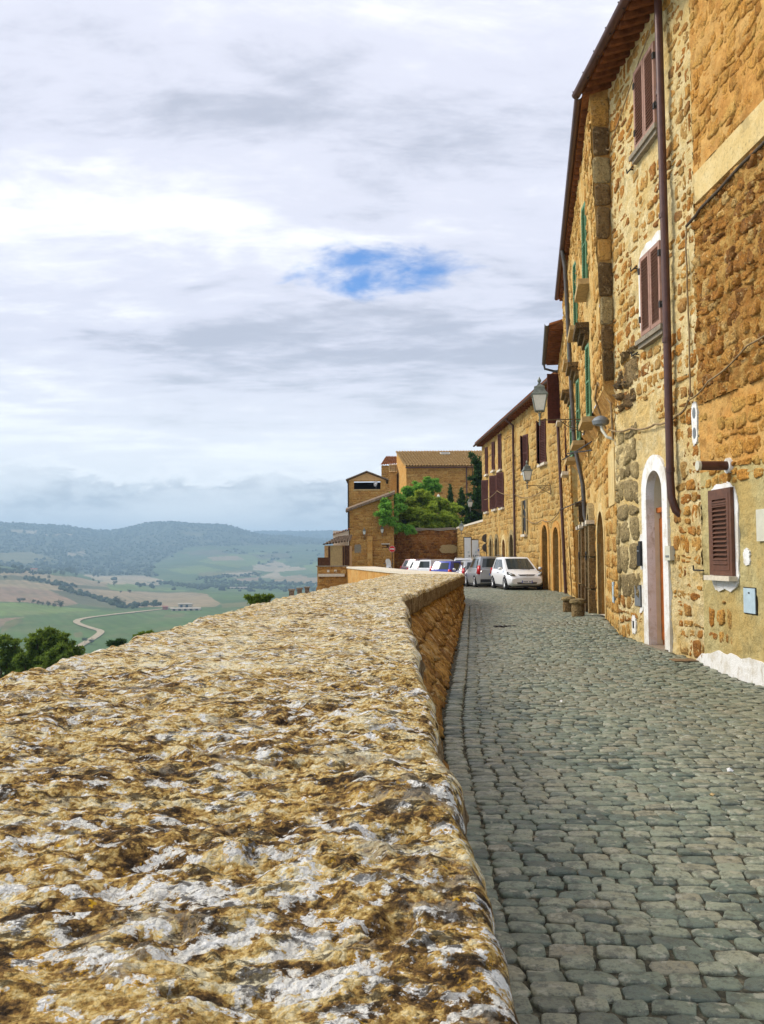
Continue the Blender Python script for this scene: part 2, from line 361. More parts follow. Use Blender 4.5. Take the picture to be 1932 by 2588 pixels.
M['roof_tile'] = masonry('roof_tile', [(0.15, (0.25, 0.12, 0.045)), (0.5, (0.46, 0.28, 0.105)), (0.85, (0.55, 0.40, 0.19))], scale=3.5, rw=0.25, bump=0.02, bscale=8)
M['roof_red'] = masonry('roof_red', [(0.15, (0.25, 0.085, 0.03)), (0.5, (0.40, 0.14, 0.045)), (0.85, (0.42, 0.24, 0.10))], scale=3.5, rw=0.25, bump=0.02, bscale=8)
M['roof_grey'] = masonry('roof_grey', [(0.15, (0.13, 0.085, 0.055)), (0.5, (0.23, 0.16, 0.105)), (0.85, (0.30, 0.22, 0.15))], scale=3.5, rw=0.2, bump=0.02, bscale=8)
# ================================================================== the land beyond the town
TX = np.array([-1400, -600, 0, 130, 270, 420, 550, 700, 860, 1300, 2600], float)
TR = np.array([30, 80, 300, 900, 1200, 1400, 1700, 2100, 2500, 3000, 4000, 5000, 6500, 7600, 9500, 11500], float)
TY = np.array([
 # 900   1200  1400  1700  2100  2500  3000  4000  5000  6500  7600  9500
 [1700, 1570, 1520, 1490, 1450, 1432, 1430, 1408, 1375, 1330, 1345, 1345],
 [1700, 1570, 1520, 1490, 1450, 1432, 1430, 1408, 1375, 1326, 1345, 1345],
 [1700, 1570, 1524, 1488, 1452, 1428, 1430, 1410, 1378, 1323, 1345, 1350],
 [1697, 1572, 1530, 1495, 1463, 1446, 1440, 1417, 1380, 1327, 1347, 1352],
 [1690, 1575, 1536, 1513, 1482, 1470, 1458, 1432, 1392, 1341, 1352, 1352],
 [1680, 1572, 1542, 1517, 1498, 1486, 1466, 1426, 1386, 1321, 1345, 1352],
 [1680, 1566, 1540, 1512, 1495, 1487, 1470, 1418, 1380, 1331, 1350, 1352],
 [1680, 1564, 1536, 1509, 1498, 1490, 1472, 1426, 1388, 1357, 1360, 1343],
 [1680, 1564, 1536, 1509, 1500, 1490, 1470, 1420, 1392, 1368, 1362, 1342],
 [1680, 1564, 1536, 1509, 1500, 1490, 1470, 1424, 1392, 1352, 1350, 1350],
 [1680, 1564, 1536, 1509, 1500, 1490, 1470, 1424, 1392, 1340, 1350, 1350]], float)
TZ = np.zeros((len(TX), len(TR)))
TZ[:, 3:15] = 1.55 - (TY - 1408) / FPX * TR[None, 3:15]
TZ[:, 0] = -13; TZ[:, 1] = -26; TZ[:, 2] = -72; TZ[:, 15] = TZ[:, 14] - 120
def terrain_z(X, Y):
    r = np.hypot(X, Y); az = np.arctan2(X, np.maximum(Y, 1e-6)); px = np.clip(966 + FPX * np.tan(np.clip(az, -1.25, 1.25)), -1400, 2600)
    i = np.clip(np.searchsorted(TX, px) - 1, 0, len(TX) - 2); t = (px - TX[i]) / (TX[i + 1] - TX[i]); t = t * t * (3 - 2 * t)
    lr = np.log(np.clip(r, 30, 11499)); LR = np.log(TR); j = np.clip(np.searchsorted(LR, lr) - 1, 0, len(TR) - 2); q = (lr - LR[j]) / (LR[j + 1] - LR[j])
    def hv(jj): return TZ[i, jj] * (1 - t) + TZ[i + 1, jj] * t
    p1, p2 = hv(j), hv(j + 1); p0 = hv(np.maximum(j - 1, 0)); p3 = hv(np.minimum(j + 2, len(TR) - 1))
    m1 = (p2 - p0) * 0.45; m2 = (p3 - p1) * 0.45
    z = (2 * q**3 - 3 * q**2 + 1) * p1 + (q**3 - 2 * q**2 + q) * m1 + (-2 * q**3 + 3 * q**2) * p2 + (q**3 - q**2) * m2
    amp = np.interp(r, [30, 300, 900, 2000, 4000, 6500, 11000], [0.5, 2, 2.2, 5, 17, 26, 34])
    z = z + amp * fbm(X / 520.0, Y / 520.0, oct=5, seed=3) + np.interp(r, [0, 1500, 4000, 8000], [0.0, 0.6, 4, 6]) * fbm(X / 90.0, Y / 90.0, oct=3, seed=9)
    return z
nA, nR = 520, 460
azs = np.concatenate([np.radians(np.linspace(-66, -26, 60, endpoint=False)), np.radians(np.linspace(-26, 0, 400, endpoint=False)), np.radians(np.linspace(0, 66, 60))])
rs = np.concatenate([np.geomspace(14, 800, 50, endpoint=False), 1 / np.linspace(1 / 800, 1 / 3200, 210, endpoint=False), np.linspace(3200, 11400, 200)])
RR, AA = np.meshgrid(rs, azs, indexing='ij')
TXw = RR * np.sin(AA); TYw = RR * np.cos(AA); TZw = terrain_z(TXw, TYw)
P = np.stack([TXw, TYw, TZw], -1)
ipx, ipy, idp = proj(P)
jx = 10 * fbm(TXw / 160, TYw / 160, oct=3, seed=21); jy = 3.0 * fbm(TXw / 160, TYw / 160, oct=3, seed=31)
qx, qy = ipx + jx, ipy + jy
GREEN = (0.085, 0.145, 0.038); LGREEN = (0.14, 0.20, 0.05); OLIVE = (0.15, 0.145, 0.055); TAN = (0.30, 0.225, 0.13); PALE = (0.36, 0.30, 0.20); ROSE = (0.27, 0.18, 0.115); WOOD = (0.040, 0.060, 0.030); SCRUB = (0.105, 0.105, 0.052); TRACK = (0.46, 0.38, 0.26); DKGREEN = (0.066, 0.115, 0.036)
C = np.empty(P.shape); C[:] = DKGREEN
C[RR > 3300] = WOOD
C[RR < 750] = (0.05, 0.075, 0.028)
def inpoly(x, y, poly):
    r = np.zeros(x.shape, bool); n = len(poly)
    for k in range(n):
        x1, y1 = poly[k]; x2, y2 = poly[(k + 1) % n]
        if y1 == y2: continue
        c = ((y1 > y) != (y2 > y)) & (x < (x2 - x1) * (y - y1) / (y2 - y1) + x1); r ^= c
    return r
FIELDS = [  # (colour, outline as seen, nearest and farthest distance it can lie at)
 (DKGREEN, [(470, 1385), (900, 1370), (900, 1480), (400, 1480), (380, 1430)], 2600, 5600),
 (LGREEN, [(560, 1400), (700, 1395), (730, 1420), (600, 1435), (500, 1420)], 2600, 5600),
 (SCRUB, [(460, 1395), (560, 1390), (580, 1402), (480, 1404)], 2600, 5600),
 (PALE, [(640, 1430), (700, 1418), (735, 1432), (700, 1445), (640, 1440)], 2600, 5600),
 (PALE, [(650, 1458), (740, 1432), (800, 1438), (760, 1458), (690, 1464)], 2400, 5600),
 (TAN, [(690, 1466), (760, 1452), (800, 1468), (760, 1478), (690, 1474)], 2400, 5600),
 (LGREEN, [(760, 1430), (860, 1410), (860, 1445), (800, 1450)], 2400, 5600),
 (PALE, [(800, 1465), (860, 1450), (860, 1478), (800, 1478)], 2400, 5600),
 (OLIVE, [(480, 1445), (640, 1440), (660, 1452), (520, 1462)], 2400, 5600),
 (TAN, [(520, 1408), (600, 1404), (620, 1414), (540, 1418)], 2400, 5600), (LGREEN, [(420, 1440), (500, 1428), (560, 1440), (470, 1452)], 2400, 5600), (PALE, [(560, 1450), (630, 1444), (640, 1452), (580, 1458)], 2400, 5600),
 (SCRUB, [(640, 1402), (720, 1398), (740, 1408), (660, 1414)], 2400, 5600), (GREEN, [(700, 1446), (780, 1440), (800, 1450), (720, 1458)], 2400, 5600), (TAN, [(770, 1462), (850, 1456), (850, 1470), (780, 1474)], 2400, 5600), (ROSE, [(590, 1462), (650, 1458), (660, 1468), (600, 1470)], 2400, 5600),
 (OLIVE, [(-800, 1405), (80, 1395), (150, 1415), (60, 1425), (-800, 1425)], 2600, 5200),
 (PALE, [(170, 1395), (215, 1392), (210, 1405), (175, 1405)], 3500, 6500),
 (PALE, [(30, 1340), (62, 1340), (62, 1346), (30, 1346)], 4000, 6600), (PALE, [(70, 1340), (98, 1340), (98, 1347), (70, 1347)], 4000, 6600),
 (PALE, [(118, 1350), (124, 1350), (124, 1354), (118, 1354)], 4000, 6600), (PALE, [(144, 1350), (156, 1350), (156, 1355), (144, 1355)], 4000, 6600), (PALE, [(168, 1348), (184, 1348), (184, 1353), (168, 1353)], 4000, 6600),
 (SCRUB, [(465, 1346), (505, 1345), (510, 1355), (470, 1353)], 4000, 6600),
 (PALE, [(210, 1455), (240, 1445), (330, 1443), (420, 1468), (400, 1478), (300, 1482), (250, 1468)], 1700, 3400),
 (TAN, [(-900, 1436), (60, 1440), (130, 1452), (270, 1468), (272, 1484), (180, 1478), (40, 1455), (-900, 1450)], 1300, 2700),
 (SCRUB, [(-900, 1450), (40, 1455), (180, 1478), (272, 1486), (300, 1498), (120, 1490), (-900, 1465)], 1300, 2500),
 (TAN, [(-900, 1462), (60, 1465), (180, 1485), (310, 1496), (300, 1530), (220, 1520), (130, 1500), (-900, 1480)], 1200, 2500),
 (ROSE, [(-900, 1488), (30, 1484), (120, 1494), (205, 1525), (150, 1532), (60, 1522), (-900, 1522)], 1200, 2300),
 (SCRUB, [(120, 1492), (200, 1500), (300, 1530), (290, 1538), (205, 1528)], 1200, 2200),
 (LGREEN, [(265, 1478), (330, 1474), (480, 1492), (300, 1494), (275, 1490)], 1500, 2600),
 (GREEN, [(480, 1492), (600, 1484), (720, 1500), (660, 1516), (540, 1512)], 1400, 2600),
 (TAN, [(305, 1495), (480, 1496), (530, 1504), (560, 1524), (540, 1532), (330, 1534), (295, 1520)], 1200, 2300),
 (OLIVE, [(560, 1524), (640, 1520), (720, 1540), (560, 1534)], 1000, 2000),
 (LGREEN, [(-900, 1526), (60, 1524), (160, 1534), (260, 1540), (180, 1548), (60, 1556), (-900, 1560)], 1000, 1800),
 (GREEN, [(-900, 1560), (60, 1556), (200, 1545), (400, 1540), (700, 1530), (900, 1530), (900, 1720), (-900, 1720)], 780, 1600),
 (OLIVE, [(10, 1578), (45, 1565), (60, 1568), (20, 1590), (0, 1605)], 780, 1600),
 (ROSE, [(-60, 1568), (20, 1562), (60, 1560), (15, 1572), (0, 1590), (-60, 1590)], 780, 1600),
 (OLIVE, [(185, 1600), (205, 1596), (210, 1608), (190, 1612)], 780, 1600),
 (OLIVE, [(418, 1552), (470, 1550), (470, 1558), (420, 1560)], 780, 1600),
]
for colr, poly, r0, r1 in FIELDS:
    C[inpoly(qx, qy, poly) & (RR > r0) & (RR < r1)] = colr
# hedgerows between far fields
hed = (np.abs(fbm(TXw / 420, TYw / 420, oct=2, seed=77)) < 0.028) & (RR > 2300) & (RR < 5200)
C[hed] = WOOD
C *= (1 + 0.22 * fbm(TXw / 60, TYw / 60, oct=4, seed=41))[..., None]
# plough lines
C *= (1 + 0.06 * np.sin((TXw * 0.8 + TYw * 0.55 + 30 * fbm(TXw / 300, TYw / 300, oct=2, seed=5)) / 2.6) * ((RR > 700) & (RR < 2600)))[..., None]
def put_attr(m, C):
    a = m.color_attributes.new('field', 'FLOAT_COLOR', 'POINT'); a.data.foreach_set('color', np.concatenate([np.clip(C, 0, 1).reshape(-1, 3), np.ones((C.size // 3, 1))], 1).astype(np.float32).ravel())
tm = np_mesh('land', P.reshape(-1, 3), grid_faces(len(rs), len(azs))[:, ::-1], True); put_attr(tm, C)
t = NT('land'); a = t.n('ShaderNodeVertexColor', layer_name='field'); wv_ = t.n('ShaderNodeTexWave', wave_type='BANDS', bands_direction='DIAGONAL'); t.l(t.vec((.020, .034, 0), (0, 0, .5)), wv_.inputs['Vector']); wv_.inputs['Scale'].default_value = 1.0; wv_.inputs['Distortion'].default_value = 5.0; wv_.inputs['Detail'].default_value = 3; wv_.inputs['Detail Scale'].default_value = .35
base_ = t.mix(t.math('MULTIPLY', t.math('MULTIPLY', wv_.outputs['Fac'], .32), t.map(t.noise(.004, 3), .42, .58)), a.outputs[0], (0.06, 0.075, 0.03)); base_ = t.mix(t.math('MULTIPLY', t.map(t.noise(.012, 6, .7), .48, .62), .35), base_, (.20, .19, .09))
M['land'] = t.fin(t.mix(t.math('MULTIPLY', t.map(t.noise(0.05, 5, 0.7), 0.3, 0.7), 0.30), base_, (0.05, 0.06, 0.025)), 0.95, 0.1)
land = struct('terrain', tm, M['land'])
# farm track across the valley floor
def on_land(px, py, lo=500, hi=6000):
    d = ray(px, py); r = np.geomspace(lo, hi, 900); d = d / np.hypot(d[0], d[1]); X = d[0] * r; Y = d[1] * r; Z = 1.55 + d[2] * r
    T = terrain_z(X, Y); k = np.argmax(Z < T); k = k if Z[k] < T[k] else len(r) - 1
    return np.array([X[k], Y[k], T[k]])
trk = [(440, 1536), (378, 1544), (320, 1551), (276, 1556), (230, 1561), (203, 1566), (190, 1573), (209, 1583), (235, 1590), (258, 1597), (250, 1606), (238, 1614), (225, 1621), (205, 1632), (188, 1645)]
cp = np.array([on_land(*p) for p in trk]); dd = np.concatenate([[0], np.cumsum(np.linalg.norm(np.diff(cp[:, :2], axis=0), axis=1))])
ss = np.linspace(0, dd[-1], 160); cx = np.interp(ss, dd, cp[:, 0]); cyy = np.interp(ss, dd, cp[:, 1])
ker = np.ones(9) / 9; cx = np.convolve(np.pad(cx, 4, 'edge'), ker, 'valid'); cyy = np.convolve(np.pad(cyy, 4, 'edge'), ker, 'valid')
tx = np.gradient(cx); ty = np.gradient(cyy); ln = np.hypot(tx, ty); nx, ny = -ty / ln, tx / ln
V = []
for k in (-4.5, -1.2, 1.2, 4.5):
    X = cx + nx * k; Y = cyy + ny * k; V.append(np.stack([X, Y, terrain_z(X, Y) + 0.9 + (0.12 if abs(k) < 2 else 0)], -1))
M['track'] = plain('track', (0.36, 0.30, 0.20), 0.95, 0, 0.1, 0.15, 0.2)
struct('farm_track', np_mesh('farm_track', np.array(V).reshape(-1, 3), grid_faces(4, 160), True), M['track'])

# woods that read as one mass
def blob_variant(seed, n=1):
    r_ = np.random.default_rng(seed); t_ = (1 + 5 ** .5) / 2
    v = np.array([(-1, t_, 0), (1, t_, 0), (-1, -t_, 0), (1, -t_, 0), (0, -1, t_), (0, 1, t_), (0, -1, -t_), (0, 1, -t_), (t_, 0, -1), (t_, 0, 1), (-t_, 0, -1), (-t_, 0, 1)]) / 1.9
    f = np.array([(0, 11, 5), (0, 5, 1), (0, 1, 7), (0, 7, 10), (0, 10, 11), (1, 5, 9), (5, 11, 4), (11, 10, 2), (10, 7, 6), (7, 1, 8), (3, 9, 4), (3, 4, 2), (3, 2, 6), (3, 6, 8), (3, 8, 9), (4, 9, 5), (2, 4, 11), (6, 2, 10), (8, 6, 7), (9, 8, 1)])
    v = v * r_.uniform(0.7, 1.25, (12, 1)); return v, f
BV = [blob_variant(s) for s in range(6)]
def scatter_blobs(name, pts, sizes, mat, hz=0.9):
    Vs, Fs, o = [], [], 0
    for k, (p, s) in enumerate(zip(pts, sizes)):
        v, f = BV[k % 6]; a = (k * 2.399) % 6.283; ca, sa = math.cos(a), math.sin(a)
        q = np.stack([v[:, 0] * ca - v[:, 1] * sa, v[:, 0] * sa + v[:, 1] * ca, v[:, 2] * hz], -1) * s + p; q[:, 2] += s * hz * 0.6
        Vs.append(q); Fs.append(f + o); o += 12
    return np_mesh(name, np.concatenate(Vs), np.concatenate(Fs))
def foliage_mat(name, a, b, c, scale):
    t = NT(name); f = t.math('ADD', t.math('MULTIPLY', t.rand(), 0.55), t.math('MULTIPLY', t.noise(scale, 3), 0.45)); return t.fin(t.ramp(f, [(0.2, a), (0.5, b), (0.8, c)]), 0.9, 0.15)
M['wood'] = foliage_mat('wood', (0.030, 0.048, 0.024), (0.042, 0.064, 0.028), (0.058, 0.080, 0.032), 0.02)
wm = (C.reshape(-1, 3)[:, 1] < 0.078) & (RR.ravel() > 2300) & (ipx.ravel() > -80) & (ipx.ravel() < 900)
cand = np.nonzero(wm)[0]; wgt = RR.ravel()[cand] ** 1.0; pick = rng.choice(cand, 15000, p=wgt / wgt.sum(), replace=len(cand) < 15000)
pts = P.reshape(-1, 3)[pick].copy(); pts[:, :2] += rng.normal(0, 9, (len(pick), 2)); pts[:, 2] = terrain_z(pts[:, 0], pts[:, 1]) - 1
o = obj('distant_woods', scatter_blobs('distant_woods', pts, rng.uniform(4.5, 10, len(pick)), M['wood']), M['wood']); tag(o, 'blue-green woods covering the far hills across the valley', 'woods', kind='stuff')
# belts of wood nearer by: drawn as lines of crowns
bel = []
for (x0, y0, x1, y1, n, r0) in [(470, 1480, 860, 1492, 420, 2350), (520, 1472, 860, 1480, 260, 2500), (500, 1463, 660, 1452, 130, 2700), (-60, 1442, 125, 1448, 160, 2000), (400, 1472, 520, 1488, 110, 2250), (150, 1486, 320, 1536, 120, 1350), (60, 1462, 190, 1484, 60, 1700), (330, 1532, 400, 1530, 40, 1400)]:
    for k in range(n):
        u = random.random(); q = on_land(x0 + (x1 - x0) * u + random.gauss(0, 4), y0 + (y1 - y0) * u + random.gauss(0, 2.2), 900, 4000); bel.append(q)
o = obj('hedge_belts', scatter_blobs('hedge_belts', bel, rng.uniform(2.2, 6.0, len(bel)), M['wood']), M['wood']); tag(o, 'dark belts of wood and scrub between the valley fields', 'woods', kind='stuff')

# ------------------------------------------------------------------ leafy crowns
def leaf_cloud(centres, radii, n, size, seed, flat=1.0, up=0.3):
    r_ = np.random.default_rng(seed); centres = np.asarray(centres, float); radii = np.asarray(radii, float)
    if radii.ndim == 1: radii = np.stack([radii, radii, radii * flat], -1)
    # break every clump into small tufts so that the outline is ragged
    tc_, tr_ = [], []
    for c0, r0 in zip(centres, radii):
        m = 30; dd = r_.normal(size=(m, 3)); dd /= np.linalg.norm(dd, axis=1)[:, None]; tc_.append(c0 + dd * r0 * r_.uniform(.35, 1.15, (m, 1))); tr_.append(np.repeat(r0[None], m, 0) * r_.uniform(.10, .27, (m, 1)) * np.array([1.2, 1.2, .55]))
    centres = np.concatenate(tc_); radii = np.concatenate(tr_)
    vol = radii.prod(1) ** 0.7; k = r_.choice(len(centres), n, p=vol / vol.sum())
    d = r_.normal(size=(n, 3)); d /= np.linalg.norm(d, axis=1)[:, None]; rad = r_.uniform(0.35, 1.0, n) ** 0.5
    p = centres[k] + d * radii[k] * rad[:, None]
    ax = d + r_.normal(0, 0.7, (n, 3)); ax[:, 2] += up; ax /= np.linalg.norm(ax, axis=1)[:, None]
    sd = np.cross(ax, r_.normal(size=(n, 3))); sd /= np.linalg.norm(sd, axis=1)[:, None] + 1e-9
    s = size * r_.uniform(0.6, 1.4, n)[:, None]
    a = p - sd * s * 0.32; b = p + sd * s * 0.32; c = p + ax * s
    V = np.stack([a, b, c], 1).reshape(-1, 3); return V, np.arange(3 * n).reshape(-1, 3)
def leaf_mat(name, a, b, c, scale=1.2):
    t = NT(name); f = t.math('ADD', t.math('MULTIPLY', t.rand(), 0.45), t.math('MULTIPLY', t.noise(scale, 3, 0.6), 0.55))
    t.b.inputs['Subsurface Weight'].default_value = 0.0
    m = t.fin(t.ramp(f, [(0.25, a), (0.5, b), (0.75, c)]), 0.75, 0.2)
    tr = t.n('ShaderNodeBsdfTranslucent'); tr.inputs[0].default_value = tuple(min(1, x * 1.3) for x in c) + (1,)
    mx = t.n('ShaderNodeMixShader'); mx.inputs[0].default_value = 0.35; t.l(t.b.outputs[0], mx.inputs[1]); t.l(tr.outputs[0], mx.inputs[2]); t.l(mx.outputs[0], t.out.inputs[0]); return m
M['pine'] = leaf_mat('pine', (0.045, 0.085, 0.010), (0.16, 0.24, 0.024), (0.36, 0.43, 0.05))
M['pine_bright'] = leaf_mat('pine_bright', (0.045, 0.13, 0.02), (0.12, 0.30, 0.04), (0.25, 0.46, 0.07))
M['pine_dark'] = leaf_mat('pine_dark', (0.022, 0.050, 0.008), (0.070, 0.125, 0.016), (0.16, 0.22, 0.03))
M['cypress'] = leaf_mat('cypress', (0.012, 0.032, 0.008), (0.026, 0.062, 0.014), (0.05, 0.10, 0.022))
M['field_tree'] = leaf_mat('field_tree', (0.018, 0.034, 0.016), (0.032, 0.055, 0.022), (0.06, 0.085, 0.03), 0.3)
M['bark'] = plain('bark', (0.11, 0.07, 0.045), 0.95, 0, 0.1, 0.35, 9, 0.02)
def tree(name, label, base, crowns, radii, n, size, mat, seed, trunk_r=0.12, flat=1.0, cat='tree', group=None, limbs=True):
    """crowns: clump centres relative to base"""
    th = thing(name, label, cat, base, 0, group)
    V, Fq = leaf_cloud(crowns, radii, n, size, seed, flat); obj('crown', np_mesh('crown', V, Fq), mat, th)
    mb = MB(); cs = np.asarray(crowns, float); top = cs.mean(0); zmin = cs[:, 2].min()
    fork = np.array([top[0] * 0.35, top[1] * 0.35, max(zmin * 0.75, top[2] * 0.45)])
    mb.tube([(0, 0, -0.5), fork * 0.5 + np.array([0.05 * trunk_r, 0, 0]), fork], [trunk_r, trunk_r * 0.82, trunk_r * 0.66], 8)
    obj('trunk', smooth(mb.mesh('trunk')), M['bark'], th)
    if limbs:
        for c in cs[:: max(1, len(cs) // 7)]:
            lm = MB(); md = (fork + c) / 2 + np.array([0, 0, -0.08 * np.linalg.norm(c - fork)]); lm.tube([fork * 0.96, md, c], [trunk_r * 0.5, trunk_r * 0.32, trunk_r * 0.12], 6); obj('limb', smooth(lm.mesh('limb')), M['bark'], th)
    return th
# single trees that can be told apart in the valley
FT = [(48, 1525, 9, 'dark oak standing alone in the rose ploughland at the valley edge'), (58, 1524, 8, 'small dark tree touching the lone oak in the rose ploughland'),
      (85, 1528, 8, 'first tree of the row of five along the green meadow, nearest the lone oak'), (97, 1530, 8.5, 'second tree of the meadow row, rounded and dark'), (106, 1531, 7, 'third and smallest tree of the meadow row'),
      (122, 1534, 9, 'fourth tree of the meadow row, broad and low'), (137, 1535, 8, 'fifth tree of the meadow row, between the broad one and the tall end tree'), (152, 1537, 13, 'tall round tree ending the meadow row'),
      (124, 1464, 10, 'lone tree on the tan ridge below the dark tree belt'), (12, 1465, 9, 'small tree in the scrub at the photo edge on the tan slope'),
      (140, 1452, 13, 'dark tree at the ridge beside the gap in the tree belt'), (158, 1456, 15, 'second dark tree of the ridge group, broad crown'), (172, 1452, 20, 'tallest tree of the ridge group, two-headed'), (184, 1453, 20, 'tall tree beside the two-headed ridge tree'), (192, 1459, 13, 'low tree closing the ridge group'),
      (237, 1459, 11, 'small tree on the skyline of the pale field'), (247, 1460, 10, 'twin of the small tree on the skyline of the pale field'),
      (236, 1470, 9, 'tree at the tan field corner below the pale field'), (249, 1476, 8, 'small bush tree next to the tan field corner'), (290, 1482, 14, 'solitary tree in the green strip under the pale field'), (354, 1488, 12, 'tree on the lower edge of the pale field'), (380, 1487, 9, 'left one of two little trees on the green strip'), (389, 1488, 9, 'right one of two little trees on the green strip'), (327, 1500, 9, 'tree on the upper edge of the combed tan field'), (305, 1500, 6, 'low bush on the upper edge of the combed tan field'),
      (297, 1531, 16, 'dark thicket tree in the hollow of the tan slope'), (310, 1533, 12, 'smaller thicket tree at the mouth of the hollow'), (388, 1535, 11, 'tree beside the long farm shed'), (365, 1536, 8, 'bush on the field edge near the farm shed'), (214, 1628, 7, 'small tree at the bend of the pale farm track'), (233, 1629, 6, 'smaller bush at the bend of the pale farm track')]
for k, (px, py, h, lab) in enumerate(FT):
    b = on_land(px, py, 700, 3200); r_ = np.random.default_rng(100 + k); nb = 5
    cr_ = [(r_.uniform(-.28, .28) * h, r_.uniform(-.28, .28) * h, h * r_.uniform(.42, .8)) for _ in range(nb)]
    tree('field_tree', lab, b, cr_, [h * r_.uniform(.22, .34) for _ in range(nb)], 420, h * 0.11, M['field_tree'], 200 + k, trunk_r=h * 0.03, group='single trees in the valley', limbs=False)
# farm sheds
def shed(px, py, L, Wd, H, ang, walls, roofm, label, open_front=False):
    b = on_land(px, py, 800, 2500); th = thing('farm_building', label, 'farm building', b, ang)
    mb = MB().box((0, 0, H / 2 - 1), (L, Wd, H + 2)); obj('wall', mb, walls, th)
    rf = MB(); hw = Wd / 2 + 1; rise = Wd * 0.16
    rf.loft([[(-L / 2 - 1, -hw, H + .05), (-L / 2 - 1, 0, H + rise), (-L / 2 - 1, hw, H + .05), (-L / 2 - 1, 0, H + rise - .6)], [(L / 2 + 1, -hw, H + .05), (L / 2 + 1, 0, H + rise), (L / 2 + 1, hw, H + .05), (L / 2 + 1, 0, H + rise - .6)]]); obj('roof', rf, roofm, th)
    for k in range(int(L // 9)):
        obj('doorway', MB().box((-L / 2 + 5 + k * 9, -Wd / 2 - .05, H * 0.38), (4.2, .2, H * .76)), M['black'], th)
M['shed_wall'] = plain('shed_wall', (0.50, 0.42, 0.30), 0.9, 0, 0.1, 0.1, 0.3); M['shed_roof'] = plain('shed_roof', (0.40, 0.35, 0.28), 0.9, 0, 0.1, 0.1, 0.3); M['shed_red'] = plain('shed_red', (0.34, 0.13, 0.09), 0.9, 0, 0.1, 0.2, 0.3)
shed(470, 1543, 46, 10, 3.2, 0.06, M['shed_wall'], M['shed_roof'], 'long low farm shed with pale roof on the valley floor')
shed(469, 1536, 22, 9, 6.5, 0.05, M['shed_wall'], M['shed_roof'], 'tall tan barn behind the long pale shed')
shed(418, 1541, 8, 7, 5.0, 0.1, M['shed_red'], M['shed_red'], 'little reddish hut at the end of the long pale shed')
shed(86, 1436, 16, 10, 10, 0.3, M['shed_wall'], M['shed_red'], 'pale farmhouse among the dark trees on the tan ridge')
shed(600, 1486, 55, 9, 4, 0.02, M['shed_roof'], M['shed_roof'], 'grey shed half hidden in the wood belt beyond the green field')

# ================================================================== parapet
IY = np.array([-3, 0, 1.05, 1.9, 3, 4.9, 7.2, 9.9, 11.3, 12.0, 13.0, 15, 20, 27.3, 27.9]); IX = np.array([.185, .185, .187, .180, .19, .208, .240, .27, .285, .315, .43, .72, 1.46, 2.52, 2.56])
OY = np.array([-3, 4.2, 5.4, 6.8, 8.2, 10.8, 15.3, 17.9, 24, 27.9]); OX = np.array([-1.82, -1.80, -1.78, -1.72, -1.66, -1.55, -1.10, -.86, -.2, .25])
BY = np.array([-3, 0, 4, 7, 8.65, 10.8, 15.2, 27.9, 28.2]); BX = np.array([.30, .30, .34, .46, .577, .82, 1.28, 2.547, 2.57])
PT = 1.0
Ys = np.concatenate([np.linspace(-2.5, .8, 60, endpoint=False), 1 / np.linspace(1 / .8, 1 / 6.4, 560, endpoint=False), np.linspace(6.4, 27.9, 270)])
xi = np.interp(Ys, IY, IX); xo = np.interp(Ys, OY, OX)
ker = np.array([1, 2, 3, 2, 1]) / 9
Wd = xi - xo
# across: outer fall, top (fine towards the road), rounded arris, fascia
tcol = np.concatenate([np.linspace(0, .72, 100, endpoint=False), np.linspace(.72, 1.0, 170)])
YY, TT = np.meshgrid(Ys, tcol, indexing='ij')
XX = xo[:, None] + Wd[:, None] * TT
dI = (xi[:, None] - XX); dO = XX - xo[:, None]
lob = 0.045 * fbm(YY / .33, YY * 0 + 3.3, oct=3, seed=51)          # wavy arris
rI = 0.055; rO = 0.09
drop = np.where(dI < rI, rI - np.sqrt(np.maximum(rI**2 - (rI - dI)**2, 0)), 0) + np.where(dO < rO, rO - np.sqrt(np.maximum(rO**2 - (rO - dO)**2, 0)), 0)
ZZ = PT - drop
XX = XX + lob * np.clip(1 - dI / .25, 0, 1)
def rock(x, y, z):
    a = 0.030 * fbm(x / .42, y / .42, z / .42, 3, 61) + 0.020 * fbm(x / .13, y / .10, z / .1, 3, 71)
    rid = 1 - np.abs(fbm(x / .11, y / .065, z / .08, 4, 81)); a = a + 0.030 * (rid - .75)
    f = 0.011 * fbm(x / .030, y / .024, z / .03, 3, 91)
    pit = fbm(x / .17, y / .15, z / .15, 3, 101); a = a - 0.055 * np.clip(pit - .30, 0, 1) / .5
    return a + f
ZZ = ZZ + rock(XX, YY, ZZ * 0 + 1.0) * np.clip(dI / .03, .35, 1)
bigpit = np.exp(-(((XX + .46) / .075)**2 + ((YY - 1.66) / .055)**2)); ZZ -= 0.05 * bigpit
nf = 46; ft = np.linspace(0, 1, nf + 1)[1:]
FY = np.repeat(Ys[:, None], nf, 1); FZ = (PT - rI) - ft[None, :] * .25 + 0 * FY
FX = xi[:, None] + lob[:, -1:] + 0 * FY
rk = rock(FX * 0 + 5, FY, FZ * 1.0)
FX = FX + rk * .9 * np.minimum(1, ft * 6)[None, :] - 0.07 * np.clip((ft - .86) / .14, 0, 1)[None, :]**2
nb = 8; OZ = np.linspace(-1.2, PT - rO - .02, nb); OXX = np.repeat(xo[:, None], nb, 1) + 0.02 * fbm(np.repeat(Ys[:, None], nb, 1) / .3, np.repeat(OZ[None], len(Ys), 0) / .3, oct=3, seed=4) - .0
allX = np.concatenate([OXX, XX, FX], 1); allY = np.concatenate([np.repeat(Ys[:, None], nb, 1), YY, FY], 1); allZ = np.concatenate([np.repeat(OZ[None], len(Ys), 0), ZZ, FZ], 1)
V = np.stack([allX, allY, allZ], -1).reshape(-1, 3)
